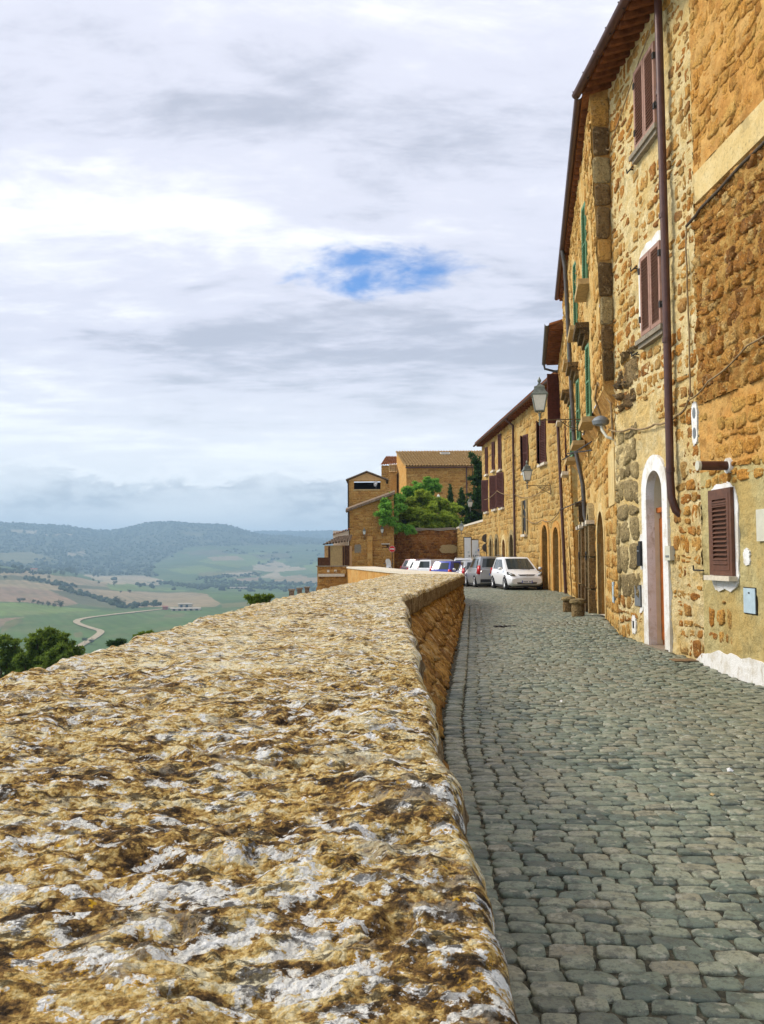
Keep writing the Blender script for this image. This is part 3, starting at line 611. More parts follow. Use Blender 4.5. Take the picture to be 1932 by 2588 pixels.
par = thing('parapet_wall', 'thick lichen-covered tufa parapet wall running along the valley edge', 'wall', (-.6, 12, 0), world=True)
t = NT('coping'); pos = t.pos
sepp = t.n('ShaderNodeSeparateXYZ'); t.l(pos.outputs['Position'], sepp.inputs[0])
old = t.map(sepp.outputs[1], 1.4, 6.5)                       # the farther stretch carries more crusty pale lichen
n1 = t.noise(15.0, 9, 0.76, t.vec((0.8, 1.1, 1))); n2 = t.noise(2.6, 6, 0.62); n3 = t.noise(34.0, 6, 0.75); n4 = t.noise(90.0, 4, 0.75)
f = t.math('ADD', t.math('MULTIPLY', n1, .58), t.math('ADD', t.math('MULTIPLY', n2, .30), t.math('MULTIPLY', n3, .12)))
def cells(sc, loc):
    v = t.n('ShaderNodeTexVoronoi'); v.inputs['Scale'].default_value = sc; v.inputs['Randomness'].default_value = 1.0
    wob = t.n('ShaderNodeMix', data_type='VECTOR'); wob.inputs[0].default_value = .012; nn = t.n('ShaderNodeTexNoise'); nn.inputs['Scale'].default_value = sc * 1.3; nn.inputs['Detail'].default_value = 4; t.l(pos.outputs['Position'], nn.inputs['Vector'])
    t.l(t.vec(loc=loc), wob.inputs[4]); t.l(nn.outputs['Color'], wob.inputs[5]); t.l(wob.outputs[1], v.inputs['Vector'])
    sp = t.n('ShaderNodeSeparateColor'); t.l(v.outputs['Color'], sp.inputs[0]); return sp.outputs[0], sp.outputs[1], v.outputs['Distance']
ca, cb, cd_ = cells(38.0, (0, 0, 0)); ea, eb, ed_ = cells(95.0, (3, 5, 1))
f = t.math('ADD', f, t.math('ADD', t.math('MULTIPLY', t.math('SUBTRACT', ca, .5), .055), t.math('MULTIPLY', t.math('SUBTRACT', ea, .5), .060)))
f = t.math('ADD', f, t.math('ADD', .010, t.math('MULTIPLY', t.math('SUBTRACT', old, .35), 0.055)))
c = t.ramp(f, [(0.39, (0.030, 0.019, 0.011)), (0.435, (0.10, 0.06, 0.026)), (0.468, (0.26, 0.145, 0.045)), (0.50, (0.54, 0.34, 0.095)), (0.532, (0.76, 0.57, 0.24)), (0.58, (0.86, 0.77, 0.52))])
lich = t.math('ADD', t.math('ADD', t.math('MULTIPLY', t.math('SUBTRACT', cb, .5), .050), t.math('MULTIPLY', t.math('SUBTRACT', eb, .5), .045)), t.math('ADD', t.math('MULTIPLY', t.noise(14.0, 9, 0.70, t.vec((.85, 1.15, 1), loc=(1, 7, 3))), .80), t.math('MULTIPLY', t.noise(1.9, 4, 0.6, t.vec(loc=(3, 2, 6))), .20)))
yl = t.math('MULTIPLY', t.map(lich, 0.525, 0.540), t.map(t.noise(4.5, 4, .6, t.vec(loc=(21, 3, 8))), .52, .58)); c = t.mix(t.math('MULTIPLY', yl, 0.85), c, (0.66, 0.36, 0.025))
yl2 = t.map(t.noise(22.0, 4, 0.65, t.vec(loc=(2, 33, 1))), 0.655, 0.69); c = t.mix(t.math('MULTIPLY', yl2, 0.85), c, (0.70, 0.40, 0.02))
gy = t.math('MULTIPLY', t.map(t.noise(5.5, 8, .72, t.vec(loc=(14, 6, 2))), .55, .60), .55); c = t.mix(gy, c, (0.36, 0.33, 0.26))
c = t.mix(t.math('MULTIPLY', t.map(lich, 0.548, 0.562), t.map(n4, 0.30, 0.46, .35, 1.0)), c, t.mix(ca, (0.80, 0.77, 0.68), (0.95, 0.94, 0.90)))
dk = t.math('MULTIPLY', t.map(t.noise(19.0, 8, 0.76, t.vec((.7, 1.3, 1), loc=(5, 5, 15))), 0.515, 0.565), t.map(t.noise(3.2, 4, .6, t.vec(loc=(8, 1, 4))), .34, .52)); c = t.mix(t.math('MULTIPLY', dk, 0.85), c, (0.030, 0.022, 0.014))
sp1 = t.map(t.noise(110.0, 4, 0.75, t.vec(loc=(7, 1, 2))), 0.54, 0.62); c = t.mix(t.math('MULTIPLY', sp1, 0.40), c, (0.06, 0.04, 0.022))
t.bump(t.math('ADD', t.math('MULTIPLY', n3, 1.3), t.math('ADD', t.math('MULTIPLY', n4, .9), t.math('ADD', t.math('MULTIPLY', n1, 1.0), t.math('MULTIPLY', t.math('ADD', cd_, ed_), -.9)))), 0.9, 0.018)
M['coping'] = t.fin(c, 0.95, 0.12)
nt_ = nb + len(tcol)
obj('coping', np_mesh('coping', np.stack([allX, allY, allZ], -1)[:, :nt_].reshape(-1, 3), grid_faces(len(Ys), nt_)[:, ::-1], True), M['coping'], par)
t = NT('coping_edge'); sv = t.vec((1, 1, .22)); q = t.ramp(t.math('ADD', t.math('MULTIPLY', t.noise(16, 6, .7, sv), .6), t.math('MULTIPLY', t.noise(50, 5, .7), .4)), [(.36, (.05, .034, .02)), (.46, (.16, .105, .055)), (.56, (.30, .22, .125)), (.68, (.52, .44, .29))])  # streaked stone, darker than the top: this face's shade is put into the colour
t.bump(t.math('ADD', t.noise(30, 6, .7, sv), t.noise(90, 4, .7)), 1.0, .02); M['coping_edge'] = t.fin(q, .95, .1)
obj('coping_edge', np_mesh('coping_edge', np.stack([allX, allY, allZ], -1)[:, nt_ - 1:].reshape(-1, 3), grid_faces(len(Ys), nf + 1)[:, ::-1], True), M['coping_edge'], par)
# road-side face of the parapet, battered towards its foot
fy = np.linspace(-2.5, 27.95, 760); nzf = 34; fz = np.linspace(-.08, .70, nzf)
FYg, FZg = np.meshgrid(fy, fz, indexing='ij')
xt = np.interp(fy, IY, IX) - .07; xb = np.interp(fy, BY, BX); kk = (FZg + .08) / .78
FXg = xb[:, None] * (1 - kk) + xt[:, None] * kk
FXg = FXg + .055 * fbm(FYg / .45, FZg / .28, oct=4, seed=14) + -.04 * np.abs(fbm(FYg / .16, FZg / .12, oct=3, seed=15))
FXg[:, 0] -= .0
t = NT('parapet_face'); q = t.ramp(t.math('ADD', t.math('MULTIPLY', t.noise(2.2, 6, .65), .6), t.math('MULTIPLY', t.noise(9, 6, .7, t.vec((1, 1, .6))), .4)), [(.34, (.07, .04, .018)), (.43, (.26, .135, .038)), (.50, (.50, .26, .055)), (.58, (.62, .38, .11)), (.68, (.58, .46, .26))])
q = t.mix(t.math('MULTIPLY', t.map(t.noise(7, 8, .75, t.vec((1, 1, .5), loc=(3, 3, 3))), .50, .58), .75), q, (.04, .026, .014)); t.bump(t.math('ADD', t.noise(9, 7, .75), t.noise(32, 5, .75)), 1.0, .07); M['parapet_face'] = t.fin(q, .95, .1)
obj('inner_face', np_mesh('inner_face', np.stack([FXg, FYg, FZg], -1).reshape(-1, 3), grid_faces(760, nzf)[:, ::-1], True), M['parapet_face'], par)
class ParapetFace:
    def p(s, u, z, out=0.0):
        u, z, out = np.broadcast_arrays(np.asarray(u, float), np.asarray(z, float), np.asarray(out, float)); k = (z + .08) / .78
        x = np.interp(u, BY, BX) * (1 - k) + (np.interp(u, IY, IX) - .07) * k; return np.stack([x + out, u + 0 * out, z], -1)
PFACE = ParapetFace()
# end of this stretch, where the wall turns
mb = MB(); y0 = 27.9
mb.add([(np.interp(y0, OY, OX), y0, -1.2), (2.547, y0 + .05, -.1), (2.5, y0 + .02, .68), (2.55, y0 + .02, .72), (2.55, y0 + .02, .95), (.30, y0 + .02, .98)], [(0, 5, 4, 3, 2, 1)]); obj('end_face', mb, M['parapet_face'], par)
# second stretch of the wall: turns left towards the bastion, rendered face to the valley
p2 = thing('far_parapet', 'orange-rendered parapet with pale edge turning away behind the near wall', 'wall', (-.5, 40, 0), world=True)
pin = [(2.53, 27.95), (2.5, 31.5), (1.2, 36.5), (-.5, 52)]; pout = [(.28, 27.95), (1.45, 31.8), (.32, 36.2), (-2.08, 52.5)]
for nm, ofs, zt_, zb_, mt in (('face', 0, .90, -6, M['plaster_orange']), ('cap', .05, 1.0, .90, M['sill_pale'])):
    rings = []
    for (a, b) in zip(pin, pout): rings.append([(b[0] - ofs, b[1], zb_), (a[0] + ofs, a[1], zb_), (a[0] + ofs, a[1], zt_), (b[0] - ofs, b[1], zt_)])
    if nm == 'cap':
        rings[0] = [(x, y + .12, z) for (x, y, z) in rings[0]]
    obj(nm, MB().loft(rings), mt, p2)
# ================================================================== road
def road_z(x, y):
    return 0.16 * np.exp(-((y - 19.8) / 3.6)**2) * np.clip((x - 2.6) / 2.2, 0, 1) - 0.20 * np.clip((y - 44) / 9, 0, 1) - 0.09 * np.clip((13.6 - y) / 1.5, 0, 1) * np.clip((x - 3.3) / 1.4, 0, 1)
def wall_x(y):   # building line on the right at road level
    return np.interp(y, [-5, 5, 16.8, 16.85, 30.5, 36.6, 37, 60], [5.58, 5.08, 4.48, 4.48, 6.78, 7.66, 7.75, 6.85])
gx_ = np.linspace(-.6, 10, 60); gy_ = np.linspace(-4, 90, 260); GX, GY = np.meshgrid(gx_, gy_, indexing='ij')
left = np.where(GY < 28, np.interp(GY, BY, BX) - .3, np.interp(GY, [28, 30, 52, 90], [2.2, 1.6, -1.2, -5])); right = np.interp(GY, [-4, 5, 17, 30, 37, 60, 90], [6.4, 6.0, 5.6, 7.6, 8.7, 8, 8.5])
RX = left + (right - left) * (GX + .6) / 10.6
t = NT('road_bed'); fy_ = t.n('ShaderNodeSeparateXYZ'); t.l(t.pos.outputs['Position'], fy_.inputs[0])
bed = t.ramp(t.noise(14, 6, .7), [(.36, (.018, .017, .012)), (.5, (.055, .052, .034)), (.60, (.13, .115, .075)), (.70, (.34, .29, .20))])
br = t.n('ShaderNodeTexBrick'); t.l(t.vec(), br.inputs['Vector']); br.inputs['Scale'].default_value = 1.0; br.inputs['Brick Width'].default_value = .15; br.inputs['Row Height'].default_value = .12; br.inputs['Mortar Size'].default_value = .012
br.inputs['Color1'].default_value = (.16, .155, .12, 1); br.inputs['Color2'].default_value = (.22, .205, .16, 1); br.inputs['Mortar'].default_value = (.07, .062, .045, 1)
bed = t.mix(t.map(fy_.outputs[1], 40, 44), bed, br.outputs[0]); t.bump(t.noise(40, 5, .7), .8, .012); M['road_bed'] = t.fin(bed, .9, .2)
road = struct('road', np_mesh('road', np.stack([RX, GY, road_z(RX, GY) - .0135 + .012 * np.clip((GY - 41) / 2, 0, 1)], -1).reshape(-1, 3), grid_faces(60, 260)[:, ::-1], True), M['road_bed'])
# cobbles in curving rows
t = NT('cobble'); rd = t.rand(); rd2 = t.math('FRACT', t.math('MULTIPLY', rd, 17.3))
cc = t.ramp(rd, [(0.0, (.075, .100, .076)), (.3, (.135, .170, .122)), (.6, (.205, .235, .162)), (.85, (.275, .285, .195)), (1.0, (.24, .22, .145))])
cc = t.mix(t.math('MULTIPLY', t.map(t.noise(.45, 4, .6), .42, .62), .50), cc, (.235, .225, .15))
cc = t.mix(t.math('MULTIPLY', t.map(t.noise(16, 7, .72), .50, .57), .55), cc, (.045, .052, .040)); cc = t.mix(t.math('MULTIPLY', t.map(t.noise(55, 5, .75), .52, .62), .5), cc, (.05, .052, .042))
cc = t.mix(t.math('MULTIPLY', t.map(t.noise(11, 4, .7, t.vec(loc=(3, 1, 0))), .56, .63), .55), cc, (.42, .40, .30))
t.bump(t.math('ADD', t.noise(38, 5, .7), t.math('MULTIPLY', t.noise(9, 3), 2.0)), .8, .010)
M['cobble'] = t.fin(cc, t.map(t.noise(6, 4), .3, .7, .36, .62), .5)
def cobble_variant(s):
    r_ = np.random.default_rng(500 + s); k = 10; a = (np.arange(k) + .5) / k * 2 * np.pi; e = r_.uniform(.30, .60)
    x = np.sign(np.cos(a)) * np.abs(np.cos(a))**e * .5; y = np.sign(np.sin(a)) * np.abs(np.sin(a))**e * .5
    x = x * (1 + r_.normal(0, .065, k)); y = y * (1 + r_.normal(0, .065, k)); x += y * r_.normal(0, .12)
    lv = [(1.0, -1.0), (1.0, -.20), (.965, -.05), (.82, .02)]
    V = [np.stack([x * q, y * q, np.full(k, z) + r_.normal(0, .04, k) * (z > -.5)], -1) for q, z in lv]; V = np.concatenate(V + [[(r_.normal(0, .05), r_.normal(0, .05), .07)]])
    Fq = []
    for l in range(3):
        for j in range(k): Fq.append((l * k + j, l * k + (j + 1) % k, (l + 1) * k + (j + 1) % k)); Fq.append((l * k + j, (l + 1) * k + (j + 1) % k, (l + 1) * k + j))
    for j in range(k): Fq.append((3 * k + j, 3 * k + (j + 1) % k, 4 * k))
    return V, np.array(Fq)
CV = [cobble_variant(s) for s in range(14)]
cob = []  # x, y, w, l, rot
rr = random.Random(5)
def base_x(y): return np.interp(y, BY, BX)
# two kerb courses along the parapet
for k in range(1):
    y = 1.0
    while y < 41:
        l = rr.uniform(.10, .16); wv = .165
        xb = (base_x(y) if y < 27.9 else 2.57 + (y - 27.9) * -.1)
        ang = math.atan2(float(base_x(y + .3) - base_x(y - .3)), .6) if y < 27.5 else 0
        cob.append((xb + .10 + k * .165 + rr.gauss(0, .006), y + l / 2, wv * rr.uniform(.92, 1.02), l * .94, -ang + rr.gauss(0, .02))); y += l
y0 = .9
while y0 < 46:
    rh = rr.uniform(.088, .122)
    x = 0.0; x += rr.uniform(0, .1)
    xs0 = None
    x = (base_x(y0) if y0 < 27.9 else 2.6 - (y0 - 27.9) * .1) + .176 + rr.uniform(0, .012) if y0 < 43 else -.2
    while x < 7.6:
        wv = rr.uniform(.115, .19)
        xc = x + wv / 2; s = max(0, xc - 1.4)
        yc = y0 - .085 * s * s * .55 + .05 * math.sin(xc * 1.7 + y0 * .35) + rr.gauss(0, .008)
        lim = (base_x(yc) if yc < 27.9 else 2.6 - (yc - 27.9) * .1) + .18
        if xc > lim and xc < wall_x(yc) - .02 and 1.0 < yc < 43:
            sl = -.0935 * s + .085 * math.cos(xc * 1.7 + y0 * .35)
            cob.append((xc, yc, wv * .965, rh * rr.uniform(.90, 1.0), math.atan(sl) + rr.gauss(0, .075)))
        x += wv
    y0 += rh
cob = np.array(cob)
cz = road_z(cob[:, 0], cob[:, 1]) + .006 * fbm(cob[:, 0] / .9, cob[:, 1] / .9, oct=2, seed=8) + rng.normal(0, .0022, len(cob))
px_, py_, dp_ = proj(np.stack([cob[:, 0], cob[:, 1], cz], -1))
vis = (px_ > 0) & (px_ < 1990) & (py_ < 2650) & (dp_ > .5) & (px_ > np.interp(py_, [1500, 1830, 2000, 2588], [1020, 1100, 1140, 1300]))
size = np.where(vis, cob[:, 2] * cob[:, 3] / np.maximum(cob[:, 1], .5)**3, 0)
order = np.argsort(-size); near = set(order[:300].tolist())
cvm = []
for v, f in CV:
    m = np_mesh('cobble', v, f, True); m.materials.append(M['cobble']); cvm.append(m)
Vs, Fs, o_ = [], [], 0
for k in range(len(cob)):
    x, y, w_, l_, a_ = cob[k]; vi = (k * 7 + int(x * 131)) % 14; tilt = rr.gauss(0, .03), rr.gauss(0, .03)
    if k in near:
        Mx = Matrix.Translation((x, y, cz[k])) @ Matrix.Rotation(a_, 4, 'Z') @ Matrix.Rotation(tilt[0], 4, 'X') @ Matrix.Rotation(tilt[1], 4, 'Y') @ Matrix.Diagonal((w_, l_, .05, 1))
        obj('cobble', cvm[vi], None, road, Mx)
    else:
        v, f = CV[vi]; ca, sa = math.cos(a_), math.sin(a_); q = v * np.array([w_, l_, .05])
        z = q[:, 2] + tilt[0] * q[:, 1] - tilt[1] * q[:, 0] + cz[k]
        Vs.append(np.stack([q[:, 0] * ca - q[:, 1] * sa + x, q[:, 0] * sa + q[:, 1] * ca + y, z], -1)); Fs.append(f + o_); o_ += len(v)
obj('cobbles', np_mesh('cobbles', np.concatenate(Vs), np.concatenate(Fs), True), M['cobble'], road, kind='stuff')

# ================================================================== facades
class Fac:
    """upright wall face through (x0,y0)-(x1,y1); the road lies on its left side (normal n).  lean: metres outwards per metre of height"""
    def __init__(s, x0, y0, x1, y1, lean=0.0):
        s.o = np.array([x0, y0, 0.]); d = np.array([x1 - x0, y1 - y0, 0.]); s.L = float(np.linalg.norm(d)); s.d = d / s.L; s.n = np.array([-s.d[1], s.d[0], 0.]); s.lean = lean
    def p(s, u, z, out=0.0):
        u, z, out = np.broadcast_arrays(np.asarray(u, float), np.asarray(z, float), np.asarray(out, float))
        return s.o + u[..., None] * s.d + (out + s.lean * z)[..., None] * s.n + z[..., None] * np.array([0, 0, 1.])
    def frame(s, u, z, out, w_, h_, t_, rot=0.0):
        """matrix whose x runs along the wall (towards the viewer's right), y up, z out"""
        P_ = s.p(u, z, out); ax = -s.d; up = np.array([0, 0, 1.]) + s.lean * s.n; c_, q_ = math.cos(rot), math.sin(rot)
        X = (ax * c_ + up * q_) * w_; Yv = (-ax * q_ + up * c_) * h_; Z = s.n * t_
        return Matrix(((X[0], Yv[0], Z[0], P_[0]), (X[1], Yv[1], Z[1], P_[1]), (X[2], Yv[2], Z[2], P_[2]), (0, 0, 0, 1)))
    def box(s, mb, u0, u1, z0, z1, o0, o1):
        P_ = [s.p(u, z, o) for (u, z, o) in ((u0, z0, o0), (u1, z0, o0), (u1, z0, o1), (u0, z0, o1), (u0, z1, o0), (u1, z1, o0), (u1, z1, o1), (u0, z1, o1))]
        mb.add(P_, [(0, 1, 2, 3), (7, 6, 5, 4), (4, 5, 1, 0), (5, 6, 2, 1), (6, 7, 3, 2), (7, 4, 0, 3)]); return mb
def inhole(u, z, h):
    if h[0] == 'r': return (u > h[1]) & (u < h[2]) & (z > h[3]) & (z < h[4])
    _, uc, w_, z0, zs = h[:5]; r = w_ / 2; return (np.abs(u - uc) < r) & (z > z0) & ((z < zs) | ((u - uc)**2 + (z - zs)**2 < r * r))
def wall_grid(F, u0, u1, z0, z1, step, holes=(), amp=.02, sc=.4, seed=1, fine=0.0, name='wall'):
    nu = max(2, int((u1 - u0) / step) + 1); nz = max(2, int((z1 - z0) / step) + 1); U, Z = np.meshgrid(np.linspace(u0, u1, nu), np.linspace(z0, z1, nz), indexing='ij')
    d = amp * fbm(U / sc, Z / sc, oct=4, seed=seed)
    if fine: d = d + fine * np.abs(fbm(U / (sc * .35), Z / (sc * .25), oct=3, seed=seed + 7))
    P_ = F.p(U, Z, d); Uc = (U[:-1, :-1] + U[1:, 1:]) / 2; Zc = (Z[:-1, :-1] + Z[1:, 1:]) / 2; mk = np.ones(Uc.shape, bool)
    for h in holes: mk &= ~inhole(Uc, Zc, h)
    return np_mesh(name, P_.reshape(-1, 3), grid_faces(nu, nz, mk), True)
def stone_variant(s, square=False):
    r_ = np.random.default_rng(900 + s); k = 13 if not square else 12; a = (np.arange(k) + r_.uniform(0, .6)) / k * 2 * np.pi; e = r_.uniform(.5, .95) if not square else r_.uniform(.22, .36)
    x = np.sign(np.cos(a)) * np.abs(np.cos(a))**e * .5; y = np.sign(np.sin(a)) * np.abs(np.sin(a))**e * .5
    j = .10 if not square else .035; x *= 1 + r_.normal(0, j, k); y *= 1 + r_.normal(0, j, k)
    V = np.concatenate([np.stack([x, y, np.full(k, -1.)], -1), np.stack([x * .95, y * .95, .50 + r_.normal(0, .25, k)], -1), np.stack([x * .7, y * .7, .95 + r_.normal(0, .3, k)], -1), [(0, 0, 1.05)]])
    Fq = []
    for l in range(2):
        for i in range(k): Fq += [(l * k + i, l * k + (i + 1) % k, (l + 1) * k + (i + 1) % k), (l * k + i, (l + 1) * k + (i + 1) % k, (l + 1) * k + i)]
    for i in range(k): Fq.append((2 * k + i, 2 * k + (i + 1) % k, 3 * k))
    return V, np.array(Fq)
SV = [stone_variant(s) for s in range(18)]; SQ = [stone_variant(s + 40, True) for s in range(12)]
SVM = {}
def stone_mesh(kind, i, mat):
    key = (kind, i, mat)
    if key not in SVM:
        v, f = (SV if kind == 'r' else SQ)[i]; m = np_mesh('stone', v, f, True); m.materials.append(M[mat]); SVM[key] = m
    return SVM[key]
def rows(u0, u1, z0, z1, w_, h_, gap, seed, jit=.25, holes=(), keep=1.0):
    r_ = random.Random(seed); outp = []; z = z0
    while z < z1 - h_ * .4:
        hh = h_ * r_.uniform(1 - jit, 1 + jit); u = u0 - r_.uniform(0, w_)
        while u < u1:
            ww = w_ * r_.uniform(1 - jit * 1.4, 1 + jit * 1.6); uc, zc = u + ww / 2, z + hh / 2 + r_.gauss(0, hh * jit * .25)
            if u0 + ww * .35 < uc < u1 - ww * .35 and zc + hh * .45 < z1 + .05 and r_.random() < keep:
                ok = True
                for h in holes:
                    for du in (-.45, 0, .45):
                        for dz_ in (-.45, 0, .45):
                            if inhole(np.float64(uc + du * ww), np.float64(zc + dz_ * hh), h): ok = False
                if ok: outp.append((uc, zc, ww - gap * r_.uniform(.7, 1.5), hh * r_.uniform(.88, 1.02) - gap * r_.uniform(.6, 1.3)))
            u += ww
        z += hh
    return outp
def lay(F, stones, mat, parent, depth=.035, kind='r', single=300, seed=1, rot=.1, name='stone', stuffname='stones'):
    """stones (u,z,w,h[,mat]) on a face: the largest in the picture single, the rest joined"""
    r_ = random.Random(seed); V3 = F.p(np.array([s[0] for s in stones]), np.array([s[1] for s in stones]), 0.0); qx_, qy_, dd_ = proj(V3)
    area = np.array([s[2] * s[3] for s in stones]) / np.maximum(dd_, 1)**3 * ((qx_ > -30) & (qx_ < 1960) & (qy_ > -60) & (qy_ < 2650))
    od = np.argsort(-area); big_ = set(od[:single].tolist()); Vs, Fs, o = [], [], 0
    nv = len(SV) if kind == 'r' else len(SQ)
    for k, s in enumerate(stones):
        i = r_.randrange(nv); Mx = F.frame(s[0], s[1], r_.uniform(-.1, .25) * depth, s[2], s[3], depth * r_.uniform(.7, 1.3), r_.gauss(0, rot))
        if k in big_ and area[k] > 0: obj(name, stone_mesh(kind, i, s[4] if len(s) > 4 else mat), None, parent, Mx)
        else:
            v, f = (SV if kind == 'r' else SQ)[i]; A = np.array(Mx); Vs.append(v @ A[:3, :3].T + A[:3, 3]); Fs.append(f + o); o += len(v)
    if Vs: obj(stuffname, np_mesh(stuffname, np.concatenate(Vs), np.concatenate(Fs), True), M[mat], parent, kind='stuff')
def poly_rows(u0, u1, z0, z1, w_, h_, gap, seed, jit=.3, holes=(), bare=None, wob=.16):
    """angular stones that fit against each other: rows with wobbling beds, jittered corners; bare: noise level above which plaster hides them"""
    r_ = random.Random(seed); res = []; zs = [z0]
    while zs[-1] < z1 - h_ * .5: zs.append(zs[-1] + h_ * r_.uniform(1 - jit, 1 + jit))
    ph = [r_.uniform(0, 6.3) for _ in zs]
    def bed(i, u): return zs[i] + (0 if i == 0 else wob * h_ * (math.sin(u * 2.1 / w_ * .5 + ph[i]) + .6 * math.sin(u * 4.7 / w_ * .5 + 2 * ph[i])))
    for i in range(len(zs) - 1):
        u = u0 - r_.uniform(0, w_ * .6); br = [u]
        while br[-1] < u1: br.append(br[-1] + w_ * r_.uniform(1 - jit * 1.3, 1 + jit * 1.5))
        for a, b in zip(br[:-1], br[1:]):
            a = max(a, u0); b = min(b, u1)
            if b - a < w_ * .25: continue
            parts = [(0, 1)]
            if r_.random() < .16 and b - a < w_: q = r_.uniform(.35, .65); parts = [(0, q), (q, 1)]
            for (q0, q1) in parts:
                k = r_.gauss(0, .06) * w_
                c = [(a, bed(i, a) * (1 - q0) + bed(i + 1, a) * q0), (b, bed(i, b) * (1 - q0) + bed(i + 1, b) * q0), (b + k, bed(i, b) * (1 - q1) + bed(i + 1, b) * q1), (a + r_.gauss(0, .06) * w_, bed(i, a) * (1 - q1) + bed(i + 1, a) * q1)]
                cu_ = sum(p[0] for p in c) / 4; cz_ = sum(p[1] for p in c) / 4; W_ = b - a; H_ = max(.03, c[3][1] - c[0][1])
                if any(inhole(np.float64(cu_ + du * W_ * .5), np.float64(cz_ + dv * H_ * .5), h) for h in holes for du in (-1, 0, 1) for dv in (-1, 0, 1)): continue
                if bare is not None and float(fbm(np.array([cu_ / .9]), np.array([cz_ / .9]), oct=2, seed=seed)[0]) > bare: continue
                pts = []
                for e in range(4):
                    p, q = c[e], c[(e + 1) % 4]
                    chip = r_.uniform(.10, .24)
                    for t_ in (chip, .5 + r_.gauss(0, .07), 1 - r_.uniform(.10, .24)): pts.append((p[0] + (q[0] - p[0]) * t_ + r_.gauss(0, .025) * W_, p[1] + (q[1] - p[1]) * t_ + r_.gauss(0, .03) * H_))
                g = gap * r_.uniform(.6, 1.5); fx, fz = max(.4, 1 - g / W_), max(.4, 1 - g / H_)
                res.append((cu_, cz_, W_, H_, [(cu_ + (p[0] - cu_) * fx, cz_ + (p[1] - cz_) * fz) for p in pts]))
    return res
def lay_poly(F, polys, mat, parent, depth=.03, single=300, seed=1, name='stone', stuffname='stones', rough=.25, tilt=.05):
    r_ = np.random.default_rng(seed); C3 = F.p(np.array([s[0] for s in polys]), np.array([s[1] for s in polys]), 0.0); qx_, qy_, dd_ = proj(C3)
    area = np.array([s[2] * s[3] for s in polys]) / np.maximum(dd_, 1)**3 * ((qx_ > -30) & (qx_ < 1965) & (qy_ > -60) & (qy_ < 2650)); big_ = set(np.argsort(-area)[:single].tolist()); Vs, Fs, o = [], [], 0
    for k, (cu_, cz_, W_, H_, pts) in enumerate(polys):
        n = len(pts); P_ = np.array(pts); ctr = np.array([cu_, cz_]); d0 = depth * r_.uniform(.55, 1.35); tu, tz = r_.normal(0, tilt, 2)
        def lift(Q, d, j): return d + tu * (Q[:, 0] - cu_) + tz * (Q[:, 1] - cz_) + r_.normal(0, j * depth, len(Q))
        A = P_; B = ctr + (P_ - ctr) * .955; D_ = ctr + (P_ - ctr) * r_.uniform(.55, .72, (n, 1)); Cn = ctr[None] + r_.normal(0, .05, (1, 2)) * np.array([W_, H_])
        Q = np.concatenate([A, B, D_, Cn]); out = np.concatenate([np.full(n, -.04), lift(B, d0 * .72, rough * .6), lift(D_, d0, rough), lift(Cn, d0 * 1.02, rough)])
        V = F.p(Q[:, 0], Q[:, 1], out); f = []
        for l in range(2):
            for i in range(n): f += [(l * n + (i + 1) % n, l * n + i, (l + 1) * n + (i + 1) % n), ((l + 1) * n + (i + 1) % n, l * n + i, (l + 1) * n + i)]
        for i in range(n): f.append((2 * n + (i + 1) % n, 2 * n + i, 3 * n))
        f = np.array(f)[:, ::-1] if True else f
        if k in big_ and area[k] > 0:
            m = np_mesh(name, V - C3[k], f); m.materials.append(M[mat]); obj(name, m, None, parent, Matrix.Translation(Vector(C3[k].tolist())))
        else: Vs.append(V); Fs.append(f + o); o += len(V)
    if Vs: obj(stuffname, np_mesh(stuffname, np.concatenate(Vs), np.concatenate(Fs)), M[mat], parent, kind='stuff')
lay_poly(PFACE, poly_rows(-2.3, 27.85, -.02, .66, .34, .19, .02, 17, .35), 'stone_parapet', par, .03, 120, 17, rough=.5, tilt=.08)
def arch(uc, w_, z0, zs, n=14, rise=None):
    r = w_ / 2; rise = rise or r
    return [(uc - r, z0)] + [(uc - r * math.cos(math.pi * k / n), zs + rise * math.sin(math.pi * k / n)) for k in range(n + 1)] + [(uc + r, z0)]
def band(F, inner, outer, o0, o1):
    mb = MB(); n = len(inner); V = [F.p(u, z, o1) for u, z in inner] + [F.p(u, z, o1) for u, z in outer] + [F.p(u, z, o0) for u, z in inner] + [F.p(u, z, o0) for u, z in outer]; Fq = []
    for i in range(n - 1): Fq += [(i, i + 1, n + i + 1, n + i), (n + i, n + i + 1, 3 * n + i + 1, 3 * n + i), (2 * n + i, 2 * n + i + 1, i + 1, i)]
    Fq += [(0, n, 3 * n, 2 * n), (n - 1, 2 * n - 1 + 2 * n, 2 * n - 1, n - 1)][:1]
    return mb.add(V, Fq)
def reveal(F, outline, o0, o1):
    mb = MB(); n = len(outline); V = [F.p(u, z, o0) for u, z in outline] + [F.p(u, z, o1) for u, z in outline]
    return mb.add(V, [(i, i + 1, n + i + 1, n + i) for i in range(n - 1)])
def panel(F, outline, o):
    return MB().add([F.p(u, z, o) for u, z in outline], [tuple(range(len(outline)))])
SLAT = {}
def slat_mesh(mat):
    if mat not in SLAT:
        m = MB().box((0, 0, 0), (1, 1, 1), Matrix.Rotation(0, 3, 'X')).mesh('slat'); m.materials.append(M[mat]); SLAT[mat] = m
    return SLAT[mat]
